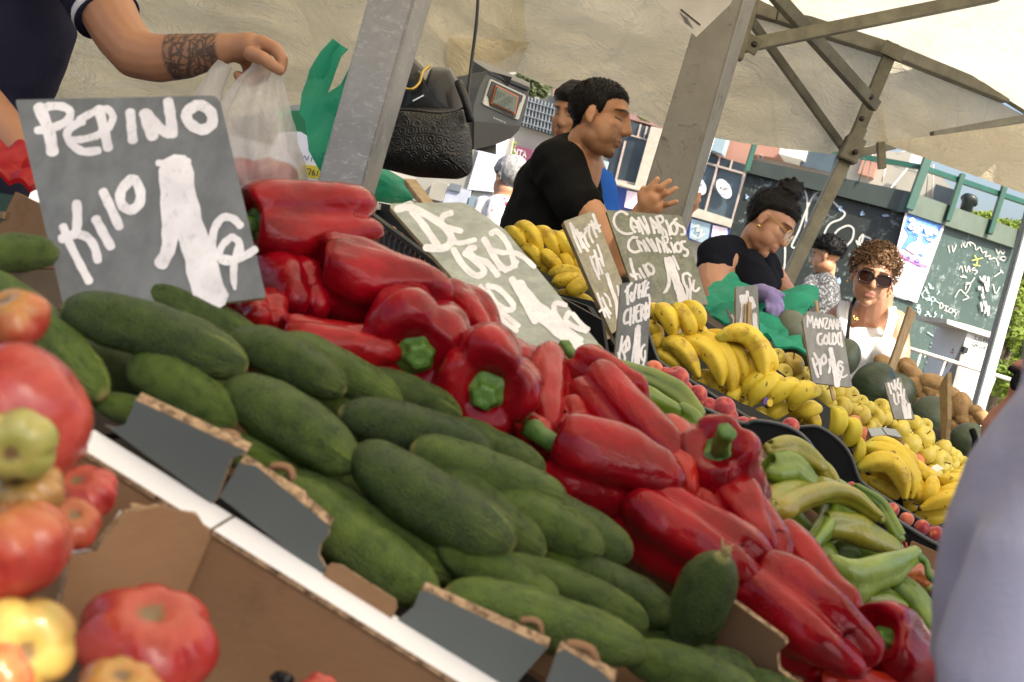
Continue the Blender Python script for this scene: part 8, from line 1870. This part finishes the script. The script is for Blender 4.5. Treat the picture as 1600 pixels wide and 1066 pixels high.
# trees: leaf clumps on limbs
simple('bark', (.10, .075, .05), .9)
def m_leaf(name, c1, c2):
    m = M(name); m.set(Base_Color=m.ramp(m.noise(1.6, 4), [(.3, c1), (.7, c2)]), Roughness=.55); t = m.t; tr = t.nodes.new('ShaderNodeBsdfTranslucent'); m.put(tr.inputs[0], c2); mx = t.nodes.new('ShaderNodeMixShader'); mx.inputs[0].default_value = .35
    t.links.new(m.b.outputs[0], mx.inputs[1]); t.links.new(tr.outputs[0], mx.inputs[2]); t.links.new(mx.outputs[0], m.out.inputs[0])
m_leaf('yellow_green_leaves', (.10, .17, .02), (.25, .33, .04)); m_leaf('grey_green_leaves', (.06, .09, .035), (.16, .19, .09))
def tree(px, py, d, clumps, leafs, mt, label, size, seed=0, trunk=True):
    base = P(px, py, d); g_ = Vector((base.x, base.y, 0)); e = empty('tree', g_, label, 'tree'); rnd = random.Random(seed)
    if trunk:
        bm = bmesh.new(); tube([g_, g_ + Vector((0, 0, base.z * .5)), base], [.16, .12, .07], 9, bm)
        for (x, y, dd, r_) in clumps[:8]: q = P(x, y, dd); tube([g_ + Vector((0, 0, base.z * .55)), (g_ + Vector((0, 0, base.z * .8))).lerp(q, .5), q], [.07, .045, .015], 6, bm)
        obj('trunk', bm, MATS['bark'], e)
    bm = bmesh.new()
    for (x, y, dd, r_) in clumps:
        c = P(x, y, dd); R0 = px_m(r_, c)
        for _ in range(leafs):
            v = Vector((rnd.gauss(0, 1), rnd.gauss(0, 1), rnd.gauss(0, 1))).normalized() * R0 * rnd.uniform(.35, 1.08) ** .6; q = c + v
            a = Vector((rnd.gauss(0, 1), rnd.gauss(0, 1), rnd.gauss(0, .6))).normalized() * size * rnd.uniform(.6, 1.3); b = a.orthogonal().normalized() * size * rnd.uniform(.3, .5)
            vs = [bm.verts.new(q - a), bm.verts.new(q + b), bm.verts.new(q + a), bm.verts.new(q - b)]; bm.faces.new(vs)
    obj('crown', bm, MATS[mt], e, smooth=False)
rt = random.Random(8)
cl = [(1570 + rt.uniform(-26, 60), 400 + k * 17 + rt.uniform(-10, 10), 11 + rt.uniform(-.6, .6), rt.uniform(20, 34)) for k in range(14)] + [(1520 + k * 12, 345 + k * 3 + rt.uniform(-6, 6), 12.5, 15) for k in range(9)] + [(1600 + rt.uniform(-20, 40), 420 + k * 26, 11.4, 34) for k in range(8)]
tree(1590, 470, 11, cl, 420, 'yellow_green_leaves', 'sunlit yellow-green tree beyond the kiosk at the right edge', .045, 1)
tree(836, 135, 12, [(820, 122, 12, 14), (838, 126, 12, 16), (852, 130, 12.1, 14), (832, 138, 12, 13), (848, 142, 12, 10)], 420, 'grey_green_leaves', 'grey-green tree top between the scale and the tent edge', .035, 2, False)
tree(792, 235, 11, [(796, 226, 11, 8), (790, 240, 11, 10), (800, 246, 11, 7)], 260, 'yellow_green_leaves', 'small bright green sapling beside the white notice board', .035, 3, False)
tree(1000, 180, 12, [(996, 170, 12.4, 10), (1006, 178, 12.4, 10), (1014, 184, 12.4, 6)], 200, 'yellow_green_leaves', 'leafy plant against the building just right of the man', .03, 4, False)
# notice board with papers, and market signs at the left
nbd = empty('notice_board', P(750, 280, 7.5), 'white notice board with papers stuck on it behind the handbag', 'notice board')
plN = Plane.tri(P(760, 220, 7.5), P(800, 230, 7.4), P(740, 300, 7.5))
for nm, q, o_, mt in (('board', [(660, 200), (802, 215), (786, 310), (770, 380), (640, 360)], 0, 'facade_cream'), ('paper', [(752, 222), (794, 215), (770, 300), (730, 296)], .02, 'poster_white'), ('paper', [(700, 290), (736, 298), (725, 330), (690, 322)], .02, 'poster_grey_text'), ('paper', [(676, 284), (700, 288), (690, 315), (668, 310)], .024, 'sill_cream'), ('paper', [(735, 305), (765, 312), (757, 340), (728, 332)], .028, 'pale_glass'), ('dark_card', [(704, 286), (722, 290), (718, 300), (700, 296)], .03, 'grille_grey')):
    obj(nm, panel_bm([plN(x, y, o_) for x, y in q], plN.n, .015), MATS[mt], nbd, smooth=False)
bm = bmesh.new()
for k in range(8): stroke(plN, [(744 + (k % 2) * 14, 236 + k * 7), (756 + (k % 3) * 6, 239 + k * 7)], 1.2, .03 + .001 * k, 0, bm, n=1)
obj('scribbles', bm, MATS['poster_grey_text'], nbd, smooth=False)
bn = empty('market_banner', P(460, 210, 5), 'green and white market banner with yellow strip behind the hanging plastic bags', 'banner')
plM = Plane.tri(P(440, 200, 5), P(500, 215, 5), P(430, 280, 5)); simple('banner_green', (.01, .16, .06), .5); simple('banner_yellow', (.75, .62, .05), .5)
for nm, q, o_, mt in (('green_field', [(432, 172), (500, 174), (500, 230), (436, 215)], 0, 'banner_green'), ('white_field', [(436, 206), (470, 206), (500, 225), (500, 275), (450, 262), (420, 240)], .02, 'poster_white'), ('yellow_strip', [(468, 256), (512, 262), (508, 282), (462, 274)], .03, 'banner_yellow'), ('dark_lower', [(440, 278), (560, 290), (560, 330), (430, 320)], .02, 'grille_grey')):
    obj(nm, panel_bm([plM(x, y, o_) for x, y in q], plM.n, .015), MATS[mt], bn, smooth=False)
def dtext(S, pl, w_, off, mt, nm, par):
    bm = bmesh.new()
    for k, s in enumerate(S): stroke(pl, s, w_, off + .001 * k, 0, bm, n=2)
    obj(nm, bm, MATS[mt], par, smooth=False)
dtext([[(475, 264), (472, 268), (473, 272), (477, 271), (475, 267)], [(480, 264), (486, 265), (482, 273)], [(491, 266), (488, 270), (489, 274), (492, 273), (490, 269)], [(497, 267), (495, 275)]], plM, 1.6, .04, 'black_paint', 'digits', bn)
dtext([[(462, 240), (458, 246), (463, 248)], [(468, 242), (466, 248), (471, 248), (470, 242), (467, 242)], [(474, 250), (476, 243), (480, 251), (482, 244)], [(486, 252), (488, 245), (491, 250), (493, 246), (493, 254)], [(446, 236), (450, 240)]], plM, 1.4, .04, 'shop_blue', 'lettering', bn)

# the trestle table that carries the crates
simple('table_wood', (.07, .05, .035), .8, bump=.2)
tb = empty('market_table', (0, 1.8, .5), 'long sloping wooden trestle table carrying all the crates', 'table')
def tz(x): return .93 - .28 * x
bm = bmesh.new()
for k in range(7):
    x0 = -1.0 + k * .2; quad = [(x0 + .004, .35), (x0 + .196, .35), (x0 + .196 + .9, 3.6), (x0 + .004 + .9, 3.6)]
    panel_bm([Vector((x, y, tz(x - (y - .35) * .277) + (y - .35) * .035)) for x, y in quad], Vector((.28, 0, 1)), .02, bm)
obj('table_top', bm, MATS['table_wood'], tb, smooth=False)
for x, y in ((-.85, .5), (.25, .5), (-.4, 2.0), (.75, 2.0), (0, 3.4), (1.15, 3.4)): obj('leg', bar((x, y, 0), (x, y, tz(x - (y - .35) * .277) + (y - .35) * .035 - .015), .06, .06), MATS['table_wood'], tb, smooth=False)
